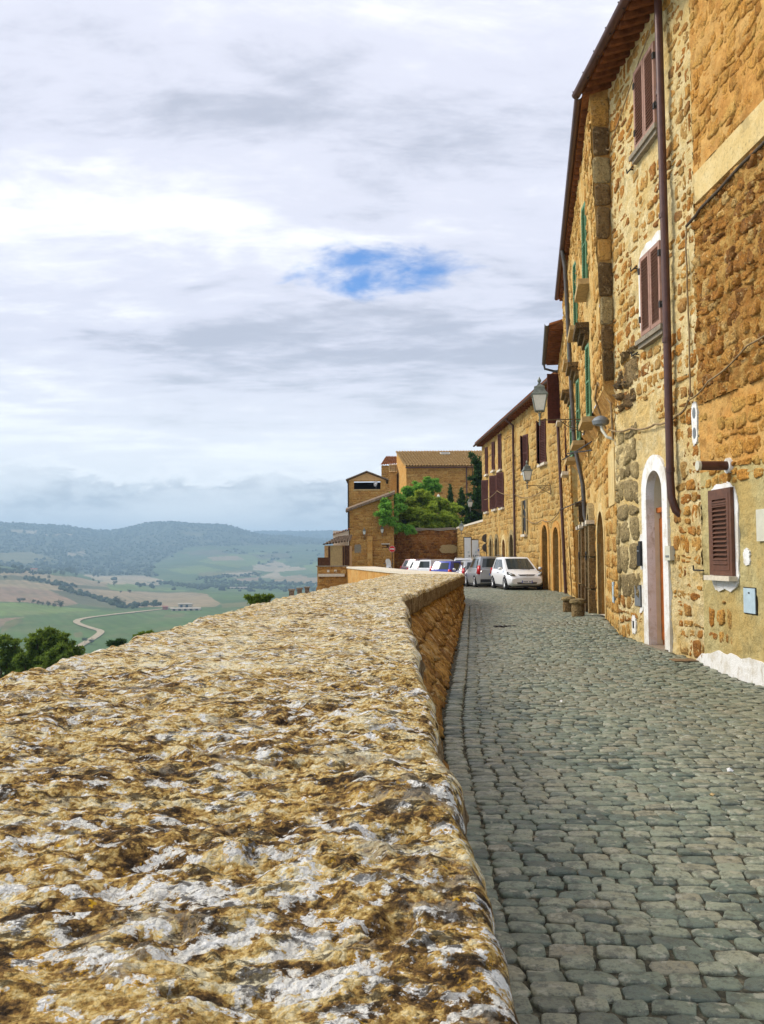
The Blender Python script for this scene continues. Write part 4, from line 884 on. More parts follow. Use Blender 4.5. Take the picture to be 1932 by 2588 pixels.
def leaf(F, parent, u_hinge, z0, w_, h_, mat, nsl, swing=0.0, side=1, out=.05, single=True, rails=(0.5,), slatmat=None):
    """louvred shutter leaf.  side=+1: leaf extends towards smaller u (viewer's right) from its hinge; swing opens it off the wall"""
    parent = parent.parent if parent.parent is not None else parent      # a leaf is a part of the house; its slats are sub-parts
    Pp = F.p(u_hinge, z0, out); ax = -F.d * side; up = np.array([0, 0, 1.]); c_, s_ = math.cos(swing), math.sin(swing); X = ax * c_ + F.n * s_; Z = np.cross(X, up); 
    if np.dot(Z, F.n * c_ - ax * s_) < 0: Z = -Z; flip = True
    B = Matrix(((X[0], up[0], Z[0], Pp[0]), (X[1], up[1], Z[1], Pp[1]), (X[2], up[2], Z[2], Pp[2]), (0, 0, 0, 1)))
    mb = MB(); fr = min(.07, w_ * .18); th_ = .04
    mb.box((fr / 2, h_ / 2, 0), (fr, h_, th_)); mb.box((w_ - fr / 2, h_ / 2, 0), (fr, h_, th_)); mb.box((w_ / 2, fr / 2, 0), (w_ - 2 * fr, fr, th_ * .98)); mb.box((w_ / 2, h_ - fr / 2, 0), (w_ - 2 * fr, fr, th_ * .98))
    for q in rails: mb.box((w_ / 2, h_ * q, 0), (w_ - 2 * fr, fr * .8, th_ * .97))
    mb.box((w_ / 2, h_ / 2, -.016), (w_ - 2 * fr, h_ - 2 * fr, .004))
    sh = obj('shutter', mb, M[mat], parent, B); sp = (h_ - 2 * fr) / nsl
    if single:
        for k in range(nsl): obj('slat', slat_mesh(slatmat or mat), None, sh, Matrix.Translation((w_ / 2, fr + sp * (k + .5), .004)) @ Matrix.Rotation(math.radians(38), 4, 'X') @ Matrix.Diagonal((w_ - 2 * fr, .008, sp * 1.05, 1)))
    else:
        s2 = MB()
        for k in range(nsl): s2.box((w_ / 2, fr + sp * (k + .5), .004), (w_ - 2 * fr, .010, sp * 1.0), np.array(Matrix.Rotation(math.radians(38), 3, 'X')))
        obj('louvres', s2, M[slatmat or mat], sh, kind='stuff')
    return sh
def hook(F, parent, u, z, L=.3, vert=False, name='shutter_stay'):
    mb = MB(); a = F.p(u, z, -.02); b = F.p(u, z, .07); mb.tube([a, b], .012, 6)
    mb.tube([F.p(u - L / 2, z, .07), F.p(u + L / 2, z, .075)], .013, 6); mb.tube([F.p(u + L / 2, z, .075), F.p(u + L / 2, z + .07, .08)], .012, 6)
    return obj(name, mb, M['iron'], parent)
def cable(pts, r=.012, mat='cable_dark', n=6, sag=0):
    return MB().tube(pts, r, n)
# ================================================================== the two nearest houses (one straight face)
FA = Fac(5.08, 5, 4.46, 17.3)
UB = 7.95        # seam between the houses
H0 = thing('rubble_house', 'ochre rubble house at the photo edge with brown louvred ground-floor window and whitewashed foot', 'house', FA.p(5, 0, -2), world=True)
win0 = ('r', 6.88, 7.54, 1.27, 2.44)
obj('wall', wall_grid(FA, 1.5, UB, -.4, 2.75, .04, [win0], .022, .3, 2, .016), M['plaster_old'], H0, label='yellow-grey roughcast foot of the wall')
obj('wall', wall_grid(FA, 1.5, UB, 2.75, 3.75, .035, [], .03, .3, 3, .03), M['plaster_orange'], H0, label='orange patched masonry')
obj('wall', wall_grid(FA, 1.5, UB, 3.75, 6.72, .035, [], .06, .20, 4, .06), M['mortar_rubble'], H0, label='brown rubble masonry')
obj('wall', wall_grid(FA, 1.5, UB, 7.2, 12.2, .045, [], .035, .3, 5, .03), M['plaster_orange'], H0, label='orange upper masonry')
mb = MB(); FA.box(mb, 1.5, UB - .12, 6.72, 7.02, -.05, .05); FA.box(mb, 1.5, UB, 7.02, 7.2, -.05, .02); obj('string_course', mb, M['plaster_pale'], H0)
lay_poly(FA, poly_rows(4.6, UB, 3.75, 6.72, .25, .165, .018, 5, .5), 'stone_rubble', H0, .034, 230, 5, rough=.45, tilt=.12)
lay_poly(FA, poly_rows(4.6, UB, 7.2, 12.1, .34, .22, .016, 6, .4, bare=.55), 'stone_orange', H0, .015, 90, 6, rough=.4)
lay_poly(FA, poly_rows(4.6, UB, 2.5, 3.74, .30, .22, .04, 7, .4, [win0], bare=.5), 'stone_orange', H0, .024, 40, 7, rough=.4)
lay_poly(FA, poly_rows(7.0, UB, .3, 2.5, .26, .24, .08, 8, .4, [('r', 6.7, 7.8, .95, 2.7)], bare=-.05), 'stone_a', H0, .018, 20, 8)
# whitewashed foot with a torn upper edge
us = np.linspace(1.5, 8.38, 170); top = np.interp(us, [1.5, 6.2, 7.4, 8.0, 8.38], [.20, .22, .20, .14, -.12]) + .045 * fbm(us / .25, us * 0, oct=4, seed=12)
mb = MB(); V = [FA.p(u, -.4, .022) for u in us] + [FA.p(u, z, .026) for u, z in zip(us, top)] + [FA.p(u, z, -.03) for u, z in zip(us, top)]; n = len(us)
mb.add(V, [(i, i + 1, n + i + 1, n + i) for i in range(n - 1)] + [(n + i, n + i + 1, 2 * n + i + 1, 2 * n + i) for i in range(n - 1)]); obj('whitewash', mb, M['white_paint'], H0)
# ground-floor window
wn0 = obj('window', reveal(FA, [(6.88, 1.27), (6.88, 2.44), (7.54, 2.44), (7.54, 1.27), (6.88, 1.27)], .03, -.2), M['white_paint'], H0)
obj('pane', panel(FA, [(6.88, 1.27), (6.88, 2.44), (7.54, 2.44), (7.54, 1.27)], -.10), M['black'], wn0)
def torn_patch(F, u0, u1, z0, z1, seed, out=.025, mat='white_paint', parent=None, name='patch', j=.05):
    r_ = random.Random(seed); cu_, cz_ = (u0 + u1) / 2, (z0 + z1) / 2; pts = []
    for k in range(44):
        a = 2 * math.pi * k / 44; c_, s_ = math.cos(a), math.sin(a); e = .5
        pts.append((cu_ + (u1 - u0) / 2 * math.copysign(abs(c_)**e, c_) * (1 + r_.gauss(0, j)), cz_ + (z1 - z0) / 2 * math.copysign(abs(s_)**e, s_) * (1 + r_.gauss(0, j * .6))))
    V = [F.p(u, z, out) for u, z in pts] + [F.p(u, z, -.03) for u, z in pts]; n = len(pts)
    return obj(name, MB().add(V, [tuple(range(n))] + [(i, (i + 1) % n, n + (i + 1) % n, n + i) for i in range(n)]), M[mat], parent)
torn_patch(FA, 6.74, 7.68, 1.05, 2.55, 3, .022, 'white_paint', H0, 'white_surround', .035)
mb = MB(); fw = .07
for a in ((6.85, 6.92, 1.27, 2.46), (7.50, 7.57, 1.27, 2.46), (6.92, 7.50, 2.39, 2.46), (6.92, 7.50, 1.27, 1.34)): FA.box(mb, a[0], a[1], a[2], a[3], -.02, .07)
obj('window_frame', mb, M['brown_shutter'], wn0)
leaf(FA, wn0, 7.50, 1.34, .58, 1.05, 'brown_shutter', 15, 0.0, 1, .055, True, rails=(.88, .12))
mb = MB(); FA.box(mb, 6.80, 7.62, 1.20, 1.265, -.1, .14); obj('window_sill', mb, M['sill_pale'], wn0)
hook(FA, H0, 7.95, 1.33, .34)
torn_patch(FA, 6.45, 6.62, 1.42, 1.62, 8, .022, 'white_paint', H0, 'white_patch', .12)
def meter_box(F, parent, u0, u1, z0, z1, mat, rim='iron', out=.035):
    mb = MB(); F.box(mb, u0, u1, z0, z1, -.02, out); o = obj('meter_box', mb, M[mat], parent)
    m2 = MB(); F.box(m2, u0 - .012, u1 + .012, z0 - .012, z1 + .012, -.02, out * .7); obj('rim', m2, M[rim], o)
    m3 = MB(); F.box(m3, (u0 + u1) / 2 - .02, (u0 + u1) / 2 + .02, z1 - .07, z1 - .05, out, out + .004); obj('latch', m3, M['black'], o); return o
meter_box(FA, H0, 6.30, 6.62, .80, 1.12, 'blue_metal')
mb = MB(); FA.box(mb, 5.92, 6.20, 1.72, 2.12, -.02, .04); obj('junction_box', mb, M['ivory'], H0)
# flue stub
mb = MB(); c0 = FA.p(6.98, 2.76, -.02); c1 = FA.p(6.98, 2.76, .05); c2 = FA.p(6.98, 2.76, .42); mb.tube([c0, c1], [.115, .105], 14); st = obj('flue_pipe', smooth(mb.mesh('flue_pipe'), 40), M['white_paint'], H0)
obj('pipe_stub', smooth(MB().tube([c1, c2], .062, 14).mesh('pipe_stub'), 40), M['pipe_brown'], st); obj('end_cap', smooth(MB().tube([FA.p(6.98, 2.76, .42), FA.p(6.98, 2.76, .46)], .068, 14).mesh('end_cap'), 40), M['ivory'], st)

HA = thing('arched_door_house', 'tall rubble stone house with white arched doorway and two louvred upper windows', 'house', FA.p(10, 0, -2), world=True)
dA = ('a', 9.8, .80, -.5, 2.6); wins = [('r', 9.1, 10.42, 8.4, 10.2), ('r', 9.0, 10.3, 5.1, 6.95)]
obj('wall', wall_grid(FA, UB, 11.90, -.4, 4.3, .032, [dA], .030, .30, 12, .030), M['mortar_a'], HA)
obj('wall', wall_grid(FA, UB, 11.90, 4.3, 10.9, .036, [], .030, .30, 13, .030), M['mortar_a'], HA)
hs = wins + [('r', 9.12, 10.48, -1, 3.3)]
greyz = ('r', 10.62, 12.1, .9, 4.05)
lay_poly(FA, poly_rows(UB + .02, 11.86, 4.2, 10.6, .29, .22, .055, 21, .42, hs, bare=.50), 'stone_a', HA, .017, 240, 21, rough=.45)
lay_poly(FA, poly_rows(UB + .02, 11.86, .0, 4.2, .27, .21, .05, 22, .42, hs + [greyz], bare=.40), 'stone_a', HA, .018, 60, 22, stuffname='low_stones', rough=.45)
lay_poly(FA, poly_rows(10.62, 11.86, .75, 4.05, .46, .38, .03, 23, .35), 'stone_grey', HA, .034, 50, 23, name='block', rough=.5, tilt=.04)
lay_poly(FA, poly_rows(10.5, 11.6, 4.2, 5.3, .5, .36, .05, 24, .4, wins), 'stone_dark', HA, .07, 12, 24, name='block', stuffname='dark_blocks', rough=.6, tilt=.15)
mb = MB(); FA.box(mb, UB, 9.3, -.4, 10.85, -3, -.09); FA.box(mb, 10.3, 11.88, -.4, 10.85, -3, -.09); FA.box(mb, 9.3, 10.3, 3.3, 10.85, -3, -.09); obj('wall_core', mb, M['mortar_a'], HA)
mb = MB(); FA.box(mb, 1.5, UB - .01, -.4, 12.2, -3, -.11); obj('wall_core', mb, M['mortar_rubble'], H0)
# white arched doorway
inn = arch(9.8, .74, -.06, 2.60, 18); outr = arch(9.8, 1.19, -.06, 2.64, 18)
ds = obj('door_surround', smooth(band(FA, inn, outr, -.10, .045).mesh('door_surround'), 30), M['white_paint'], HA)
obj('reveal', smooth(reveal(FA, arch(9.8, .745, -.06, 2.60, 18), .0, -.42).mesh('reveal'), 30), M['beige_plaster'], ds)
dr = obj('door', panel(FA, arch(9.8, .76, -.02, 2.28, 2, .02), -.20), M['door_wood'], HA)
mb = MB()
for k in range(4): FA.box(mb, 9.45 + k * .19, 9.45 + k * .19 + .15, 0.12, 2.18, -.20, -.178)
obj('boards', mb, M['door_wood'], dr)
mb = MB(); FA.box(mb, 9.42, 10.18, 2.28, 2.36, -.26, -.13); obj('transom', mb, M['door_wood'], dr)
obj('fanlight', panel(FA, arch(9.8, .76, 2.3, 2.6, 12), -.30), M['black'], dr)
obj('handle', MB().tube([FA.p(9.52, 1.05, -.18), FA.p(9.52, 1.05, -.13), FA.p(9.62, 1.05, -.13)], .012, 6), M['ivory'], dr)
mb = MB(); FA.box(mb, 9.28, 10.30, -.35, .035, -.30, .10); obj('doorstep', mb, M['sill_stone'], HA)
def louvred_window(F, parent, u0, u1, z0, z1, mat, surround=None, sill='sill_stone', nsl=22, single=True, slatmat=None, sill_w=.14):
    w_ = obj('window', panel(F, [(u0, z0), (u0, z1), (u1, z1), (u1, z0)], .012), M['black'], parent); mid = (u0 + u1) / 2
    if surround: torn_patch(F, u0 - surround, u1 + surround, z0 - surround * .4, z1 + surround, int(u0 * 100), .035, 'white_paint', w_, 'white_surround', .03)
    leaf(F, w_, u1, z0, (u1 - u0) / 2 - .008, z1 - z0, mat, nsl, 0.0, 1, .062, single, (.5,) if nsl > 25 else (), slatmat); leaf(F, w_, mid - .008, z0, (u1 - u0) / 2 - .008, z1 - z0, mat, nsl, 0.0, 1, .062, single, (.5,) if nsl > 25 else (), slatmat)
    mb = MB(); F.box(mb, u0 - .14, u1 + .14, z0 - .13, z0 - .05, -.05, sill_w); F.box(mb, u0 - .10, u1 + .10, z0 - .20, z0 - .13, -.05, sill_w * .7); obj('window_sill', mb, M[sill], w_); return w_
w1 = louvred_window(FA, HA, 9.27, 10.27, 8.66, 10.06, 'mauve_shutter', .08, slatmat='mauve_shutter')
w2 = louvred_window(FA, HA, 9.20, 10.14, 5.32, 6.68, 'mauve_shutter', .20, slatmat='mauve_shutter')
for w_, uu, zz in ((w1, 9.27, 8.66), (w2, 9.20, 5.32)):
    for s in (0, 1):
        for q in (.25, 1.1):
            mb = MB(); FA.box(mb, uu + s * 1.0 - .03 - .04 * s, uu + s * 1.0 + .03 - .04 * s, zz + q, zz + q + .10, .05, .10); obj('hinge', mb, M['iron'], w_)
hook(FA, HA, 9.05, 5.62, .36); hook(FA, HA, 10.45, 6.62, .3); hook(FA, HA, 9.12, 8.95, .22); hook(FA, HA, 10.55, 8.45, .3); hook(FA, HA, 10.5, 5.1, .3); hook(FA, HA, 11.25, 4.72, .4, name='iron_peg')
# downpipe
pipe = thing('downpipe', 'long maroon downpipe beside the white arched doorway ending in a curved shoe', 'pipe', FA.p(8.95, 2.2, .1), world=True)
obj('pipe', smooth(MB().tube([FA.p(8.80, 10.7, .16), FA.p(8.82, 5.5, .125), FA.p(8.84, 2.75, .12), FA.p(8.83, 2.45, .11), FA.p(8.80, 2.25, .06), FA.p(8.77, 2.15, -.04)], .062, 14).mesh('pipe'), 50), M['pipe_brown'], pipe)
for z in (2.85, 4.9, 6.9, 8.9): obj('collar', smooth(MB().tube([FA.p(8.825, z, .125 + .004 * (z - 3)), FA.p(8.825, z + .07, .125 + .004 * (z - 3))], .070, 14).mesh('collar'), 40), M['pipe_brown'], pipe)
# small things fixed to this wall
mb = MB(); FA.box(mb, 10.40, 10.56, 1.37, 1.72, -.02, .09); FA.box(mb, 10.42, 10.54, 1.72, 1.80, -.02, .07); o = obj('letter_box', mb, M['black'], HA); mb = MB(); FA.box(mb, 10.43, 10.53, 1.62, 1.64, .09, .10); obj('slot', mb, M['grey_metal'], o)
torn_patch(FA, 10.36, 10.62, 1.28, 1.92, 4, .012, 'white_paint', HA, 'white_patch', .06)
meter_box(FA, HA, 10.58, 10.88, .66, 1.02, 'grey_metal')
torn_patch(FA, 10.5, 10.97, .55, 1.1, 5, .012, 'white_paint', HA, 'white_patch', .06)
torn_patch(FA, 10.88, 11.08, .16, .48, 6, .03, 'white_paint', HA, 'white_patch', .1); mb = MB(); FA.box(mb, 10.95, 11.02, .25, .38, .02, .036); obj('vent_hole', mb, M['black'], HA)
mb = MB(); FA.box(mb, 9.02, 9.24, 1.47, 1.70, -.02, .085); o = obj('intercom', mb, M['ivory'], HA); mb = MB(); FA.box(mb, 9.06, 9.20, 1.52, 1.55, .085, .092); obj('buttons', mb, M['grey_metal'], o)
pa = torn_patch(FA, 7.98, 8.18, 3.2, 3.82, 9, .03, 'white_paint', HA, 'vent_patch', .06)
for z in (3.36, 3.66):
    pts = [(8.08 + .055 * math.cos(a), z + .085 * math.sin(a)) for a in np.linspace(0, 6.283, 13)[:-1]]; obj('vent_hole', panel(FA, pts, .036), M['grey_metal'], pa)
# eaves of the tall house
ZE = 10.45
mb = MB(); mb.loft([[FA.p(u, ZE + .12, .56), FA.p(u, ZE + .17, .56), FA.p(u, ZE + 1.55, -4), FA.p(u, ZE + 1.50, -4)] for u in (5.0, 11.95)]); rf = obj('roof', mb, M['eave_tile'], HA)
m_r = None
for k in range(26):
    u = 5.1 + k * .265
    mb = MB(); P_ = [FA.p(u + a, ZE + .12 - .11 + zz - (o_ - .53) * .29, o_) for (a, zz, o_) in ((-.045, 0, .53), (.045, 0, .53), (.045, .10, .53), (-.045, .10, .53), (-.045, 0, -.15), (.045, 0, -.15), (.045, .10, -.15), (-.045, .10, -.15))]
    mb.add(P_, [(0, 1, 2, 3), (4, 7, 6, 5), (0, 4, 5, 1), (1, 5, 6, 2), (2, 6, 7, 3), (3, 7, 4, 0)]); obj('rafter', mb, M['eave_wood'], rf)
def gutter(F, u0, u1, z, out, r, mat, parent, name='gutter', lean_fix=True):
    ring = [(math.cos(a), math.sin(a)) for a in np.linspace(math.pi, 2 * math.pi, 9)]; ri = [(c_ * .86, s_ * .86) for c_, s_ in reversed(ring)]
    rings = []
    for u in np.linspace(u0, u1, 6): rings.append([F.p(u, z + s_ * r, out + c_ * r - (F.lean * (s_ * r) if F.lean else 0)) for c_, s_ in ring + ri])
    return obj(name, smooth(MB().loft(rings).mesh(name), 50), M[mat], parent)
ga = gutter(FA, 5.0, 12.0, ZE + .13, .62, .085, 'pipe_brown', HA)
for k in range(10): mb = MB(); mb.tube([FA.p(5.6 + k * .7, ZE + .14, .54), FA.p(5.6 + k * .7, ZE + .03, .62), FA.p(5.6 + k * .7, ZE + .15, .71)], .012, 5); obj('gutter_hook', mb, M['iron'], ga)

# ================================================================== leaning house with green shutters
FB = Fac(1.62 + .165 * 17.3, 17.3, 1.62 + .165 * 30.5, 30.5, .028)
FBl = Fac(4.48, 16.85, 4.48 + .168 * 13.65, 30.5, 0.0)
HB = thing('green_shutter_house', 'leaning stone house with green shutters and small stone hoods above the windows', 'house', FB.p(6, 0, -2), world=True)
dB = ('a', 4.0, 2.1, -.3, 1.7); pB = [('a', 6.7, 1.1, -.3, 2.2), ('a', 10.1, 1.1, -.3, 2.2)]
obj('wall', wall_grid(FBl, 0, 13.84, -.4, 4.75, .06, [dB] + pB, .025, .35, 31, .025), M['mortar_b'], HB)
obj('wall', wall_grid(FB, -.46, 13.4, 4.75, 10.72, .08, [], .03, .35, 32, .025), M['mortar_b'], HB)
hb = [('r', 2.75, 5.25, -1, 3.1), ('r', 5.9, 7.6, -1, 3.3), ('r', 9.2, 11.0, -1, 3.3)]
hb2 = [('r', u - .65, u + .65, z0 - .3, z1 + .4) for u in (2.6, 6.9, 11.2) for z0, z1 in ((7.54, 9.28), (4.68, 6.35))]
lay_poly(FBl, poly_rows(.02, 13.7, .1, 4.65, .40, .29, .05, 33, .22, hb + [('r', .1, 1.5, 2.6, 3.6)], wob=.05), 'stone_b', HB, .024, 150, 33, rough=.35)
lay_poly(FB, poly_rows(-.44, 13.3, 4.8, 10.3, .38, .28, .07, 34, .38, hb2, bare=.3), 'stone_b', HB, .026, 100, 34, stuffname='upper_stones', rough=.4)
# its flank that stands proud of the taller house: dark quoins
FR = Fac(4.49, 16.82, 4.0, 16.82)
mb = MB(); mb.add([FB.p(-.455, 4.75, 0), (4.58, 16.85, 4.3), (4.58, 16.85, 10.85), FB.p(-.455, 10.72, 0)], [(0, 1, 2, 3)]); mb.add([FB.p(-.455, 4.75, .005), FB.p(13.4, 4.75, .005), FBl.p(13.8, 4.4, -.03), FBl.p(0, 4.4, -.03), FBl.p(0, 4.75, -.1)], [(0, 1, 2, 3), (0, 3, 4)]); obj('return_wall', mb, M['mortar_far'], HB)
zq = 4.9; k = 0
while zq < 10.35:
    hq = random.uniform(.30, .70); wq = .155 + .028 * (zq + hq / 2) - .06
    Mx = FR.frame(wq / 2 + .01, zq + hq / 2, -.005, wq * random.uniform(.85, 1.0), hq - .015, .022, random.gauss(0, .02)); obj('quoin', stone_mesh('q', k % 12, ['stone_dark', 'stone_dark', 'stone_grey', 'stone_dark', 'stone_a'][k % 5]), None, HB, Mx); zq += hq; k += 1
def green_window(F, parent, uc, z0, z1, hood):
    w_ = obj('window', panel(F, [(uc - .5, z0), (uc - .5, z1), (uc + .5, z1), (uc + .5, z0)], .01), M['black'], parent)
    leaf(F, w_, uc + .5, z0, .49, z1 - z0, 'green_shutter', 26, .10, 1, .05, False, (.5,)); leaf(F, w_, uc - .5, z0, .49, z1 - z0, 'green_shutter', 26, .10, -1, .05, False, (.5,))
    mb = MB(); F.box(mb, uc - .7, uc + .7, z0 - .16, z0 - .04, -.05, .26); obj('window_sill', mb, M['sill_tan'], w_)
    if hood:
        mb = MB(); F.box(mb, uc - .66, uc + .66, z1 + .30, z1 + .42, -.05, .30); F.box(mb, uc - .62, uc + .62, z1 + .18, z1 + .30, -.05, .20); F.box(mb, uc - .58, uc + .58, z1 + .06, z1 + .18, -.05, .11); obj('window_hood', mb, M['stone_dark'], w_)
for uc in (2.1, 6.0, 10.0): green_window(FB, HB, uc, 7.54, 9.28, False)
for uc in (2.9, 7.0, 11.0): green_window(FB, HB, uc, 4.68, 6.35, True)
# orange-plastered recessed doorway
rv = obj('door_reveal', smooth(reveal(FBl, arch(4.0, 2.04, -.1, 1.85, 8, .75), .02, -.50).mesh('door_reveal'), 40), M['plaster_orange'], HB)
obj('door', panel(FBl, arch(4.0, 2.05, -.1, 1.85, 8, .75), -.48), M['dark_wood'], HB)
ib = arch(4.0, 2.04, -.1, 1.85, 8, .75); ob = arch(4.0, 2.4, -.1, 1.85, 8, .95); obj('door_surround', band(FBl, ib, ob, -.06, .03), M['plaster_pale'], HB)
mb = MB(); FBl.box(mb, 3.1, 4.9, -.2, .13, -.4, .22); obj('doorstep', mb, M['sill_pale'], HB)
mb = MB(); FBl.box(mb, .15, 1.45, 2.55, 3.65, .0, .032); obj('plaster_patch', mb, M['plaster_pale'], HB)
meter_box(FBl, HB, .72, 1.02, .62, 1.02, 'blue_metal', 'grey_metal')
# two stone portals: jambs that stand out from the wall
for (uc, lab) in ((6.7, 0), (10.1, 1)):
    pt = obj('portal', smooth(band(FBl, arch(uc, .95, -.1, 2.2, 12), arch(uc, 1.5, -.1, 2.2, 12), -.06, .14).mesh('portal'), 30), M['stone_grey'], HB)
    obj('door', panel(FBl, arch(uc, 1.0, -.1, 2.2, 12), -.3), M['dark_wood'], pt); obj('reveal', reveal(FBl, arch(uc, .96, -.1, 2.2, 12), 0, -.3), M['stone_dark'], pt)
    for s in (-1, 1):
        for k in range(3):
            mb = MB(); FBl.box(mb, uc + s * .72 - .22, uc + s * .72 + .22, -.1 + k * .82, -.1 + k * .82 + .78, -.05, .20 - .015 * k); obj('jamb_block', mb, M['stone_dark'], pt)
        mb = MB(); FBl.box(mb, uc + s * .72 - .26, uc + s * .72 + .26, 2.36, 2.46, -.05, .24); obj('impost', mb, M['sill_pale'], pt)
    ring = MB(); c_ = FBl.p(uc - .72, 1.55, .24); ring.tube([c_ + FBl.d * .10 * math.cos(a) + np.array([0, 0, .10]) * math.sin(a) for a in np.linspace(0, 2 * math.pi, 13)], .02, 6); obj('tether_ring', ring, M['iron'], pt)
mb = MB(); FBl.box(mb, 9.0, 9.35, 3.0, 3.12, -.02, .34); FBl.box(mb, 9.04, 9.31, 2.55, 3.0, -.02, .24); FBl.box(mb, 9.08, 9.27, 2.35, 2.55, -.02, .12); obj('console', mb, M['stone_dark'], HB)
mb = MB(); mb.loft([[FB.p(u, 10.52, .14), FB.p(u, 10.58, .14), FB.p(u, 11.7, -4), FB.p(u, 11.6, -4)] for u in (-.5, 13.45)]); rb = obj('roof', mb, M['eave_tile'], HB)
for k in range(40):
    u = .1 + k * .335; mb = MB(); FB.box(mb, u - .045, u + .045, 10.40, 10.51, -.1, .12); obj('rafter', mb, M['eave_wood'], rb)
gutter(FB, -.45, 13.4, 10.56, .21, .075, 'pipe_brown', HB)
pg = thing('downpipe', 'dark grey downpipe running down between the green shutters', 'pipe', FB.p(8.6, 2.4, .1), world=True)
obj('pipe', smooth(MB().tube([FB.p(8.3, 10.5, .20), FB.p(8.35, 10.0, .14), FB.p(8.4, 6.5, .12), FB.p(8.5, 4.8, .10), FBl.p(8.6, 3.6, .14), FBl.p(8.6, 2.7, .10), FBl.p(8.5, 2.4, .02)], .06, 10).mesh('pipe'), 50), M['pipe_grey'], pg)
for z in (5.2, 6.8, 8.4): obj('collar', smooth(MB().tube([FB.p(8.42, z, .125), FB.p(8.42, z + .07, .125)], .07, 10).mesh('collar'), 40), M['pipe_grey'], pg)
# ================================================================== narrow house behind it
FC = Fac(1.62 + .165 * 30.55, 30.55, 1.62 + .165 * 36.6, 36.6, .028)
HC = thing('narrow_house', 'narrow lower house with dark overhanging eaves between the green-shuttered and the long house', 'house', FC.p(3, 0, -2), world=True)
obj('wall', wall_grid(FC, 0, FC.L, -.5, 9.6, .15, [('a', 3.2, 1.0, -.4, 2.2)], .03, .4, 41, .01), M['mortar_b'], HC)
lay_poly(FC, poly_rows(.02, FC.L - .02, .1, 9.4, .45, .30, .06, 42, .25, [('r', 2.4, 4.0, -1, 3.2)]), 'stone_b', HC, .02, 30, 42)
obj('door', panel(FC, arch(3.2, 1.05, -.2, 2.2, 10), -.3), M['dark_wood'], HC); obj('door_reveal', reveal(FC, arch(3.2, 1.0, -.2, 2.2, 10), 0, -.3), M['plaster_orange'], HC)
mb = MB(); mb.loft([[FC.p(u, 9.62, .50), FC.p(u, 9.68, .50), FC.p(u, 10.9, -4), FC.p(u, 10.8, -4)] for u in (-.1, FC.L + .3)]); rc = obj('roof', mb, M['eave_tile'], HC)
for k in range(22):
    u = .1 + k * .28; mb = MB(); FC.box(mb, u - .045, u + .045, 9.50, 9.60, -.1, .48); obj('rafter', mb, M['eave_wood'], rc)
gutter(FC, -.1, FC.L + .3, 9.66, .58, .085, 'pipe_grey', HC)
obj('gutter_elbow', smooth(MB().tube([FC.p(FC.L + .1, 9.58, .58), FC.p(FC.L + .1, 9.40, .55), FC.p(FC.L + .15, 9.30, .2), FC.p(FC.L + .15, 9.28, .0)], .05, 8).mesh('gutter_elbow'), 50), M['pipe_grey'], HC)
wc = obj('window', panel(FC, [(4.5, 7.0), (4.5, 9.0), (5.6, 9.0), (5.6, 7.0)], .01), M['black'], HC); leaf(FC, wc, 5.75, 7.0, .55, 2.05, 'red_shutter', 26, math.radians(70), 1, .03, False, (.5,))
mb = MB(); FC.box(mb, 4.3, 5.9, 6.85, 6.97, -.05, .22); obj('window_sill', mb, M['sill_pale'], wc)
for (uc, z0) in ((1.6, 4.6),):
    wc2 = obj('window', panel(FC, [(uc - .5, z0), (uc - .5, z0 + 1.7), (uc + .5, z0 + 1.7), (uc + .5, z0)], .01), M['black'], HC); mb = MB(); FC.box(mb, uc - .7, uc + .7, z0 - .15, z0 - .03, -.05, .25); obj('window_sill', mb, M['sill_pale'], wc2); leaf(FC, wc2, uc + .5, z0, .49, 1.7, 'red_shutter', 24, .1, 1, .04, False, (.5,))
pc = thing('downpipe', 'slim brown downpipe at the joint of the narrow house and the long house', 'pipe', FC.p(5.8, 0, .1), world=True)
obj('pipe', smooth(MB().tube([FC.p(5.7, 7.0, .14), FC.p(5.75, 3.5, .13), FC.p(5.8, .02, .12)], .065, 10).mesh('pipe'), 50), M['pipe_brown'], pc)
for z in (1.2, 3.4, 5.4): obj('collar', smooth(MB().tube([FC.p(5.76, z, .13), FC.p(5.76, z + .08, .13)], .078, 10).mesh('collar'), 40), M['pipe_brown'], pc)
# ================================================================== long house with maroon shutters
FD = Fac(7.75, 37, 6.85, 60.2)
HD = thing('long_stone_house', 'long two-storey stone house with maroon shutters standing behind the parked cars', 'house', FD.p(11, 0, -2), world=True)
doors = [(4.2, 1.25, 2.4), (2.0, 1.1, 2.3), (15.1, 1.15, 2.0), (19.8, 1.0, 2.2), (17.6, 1.0, 2.2), (12.6, 1.2, 2.2)]
hd = [('a', u, w_, -.6, zs) for u, w_, zs in doors]
obj('wall', wall_grid(FD, -.2, FD.L, -.7, 9.15, .16, hd, .03, .5, 51, .02), M['mortar_d'], HD)
WD = [(4.3, 5.9, 1.3, 2.0, 'op'), (8.3, 5.9, 1.2, 1.85, 'op'), (21.0, 6.95, .8, 1.75, 'sm'), (18.3, 6.95, .8, 1.75, 'sm'), (15.9, 6.75, .9, 2.1, 'sm'), (21.2, 4.5, 1.1, 2.05, 'br'), (18.0, 4.5, 1.1, 2.05, 'br'), (15.4, 4.45, 1.1, 2.05, 'br'), (8.8, 2.7, .8, 1.75, 'st')]
holesD = [('r', u - w_ * .5 - .35, u + w_ * .5 + .35, z0 - .2, z0 + h_ + .15) for u, z0, w_, h_, k in WD] + [('r', u - w_ / 2 - .3, u + w_ / 2 + .3, -1, zs + w_ / 2 + .3) for u, w_, zs in doors]
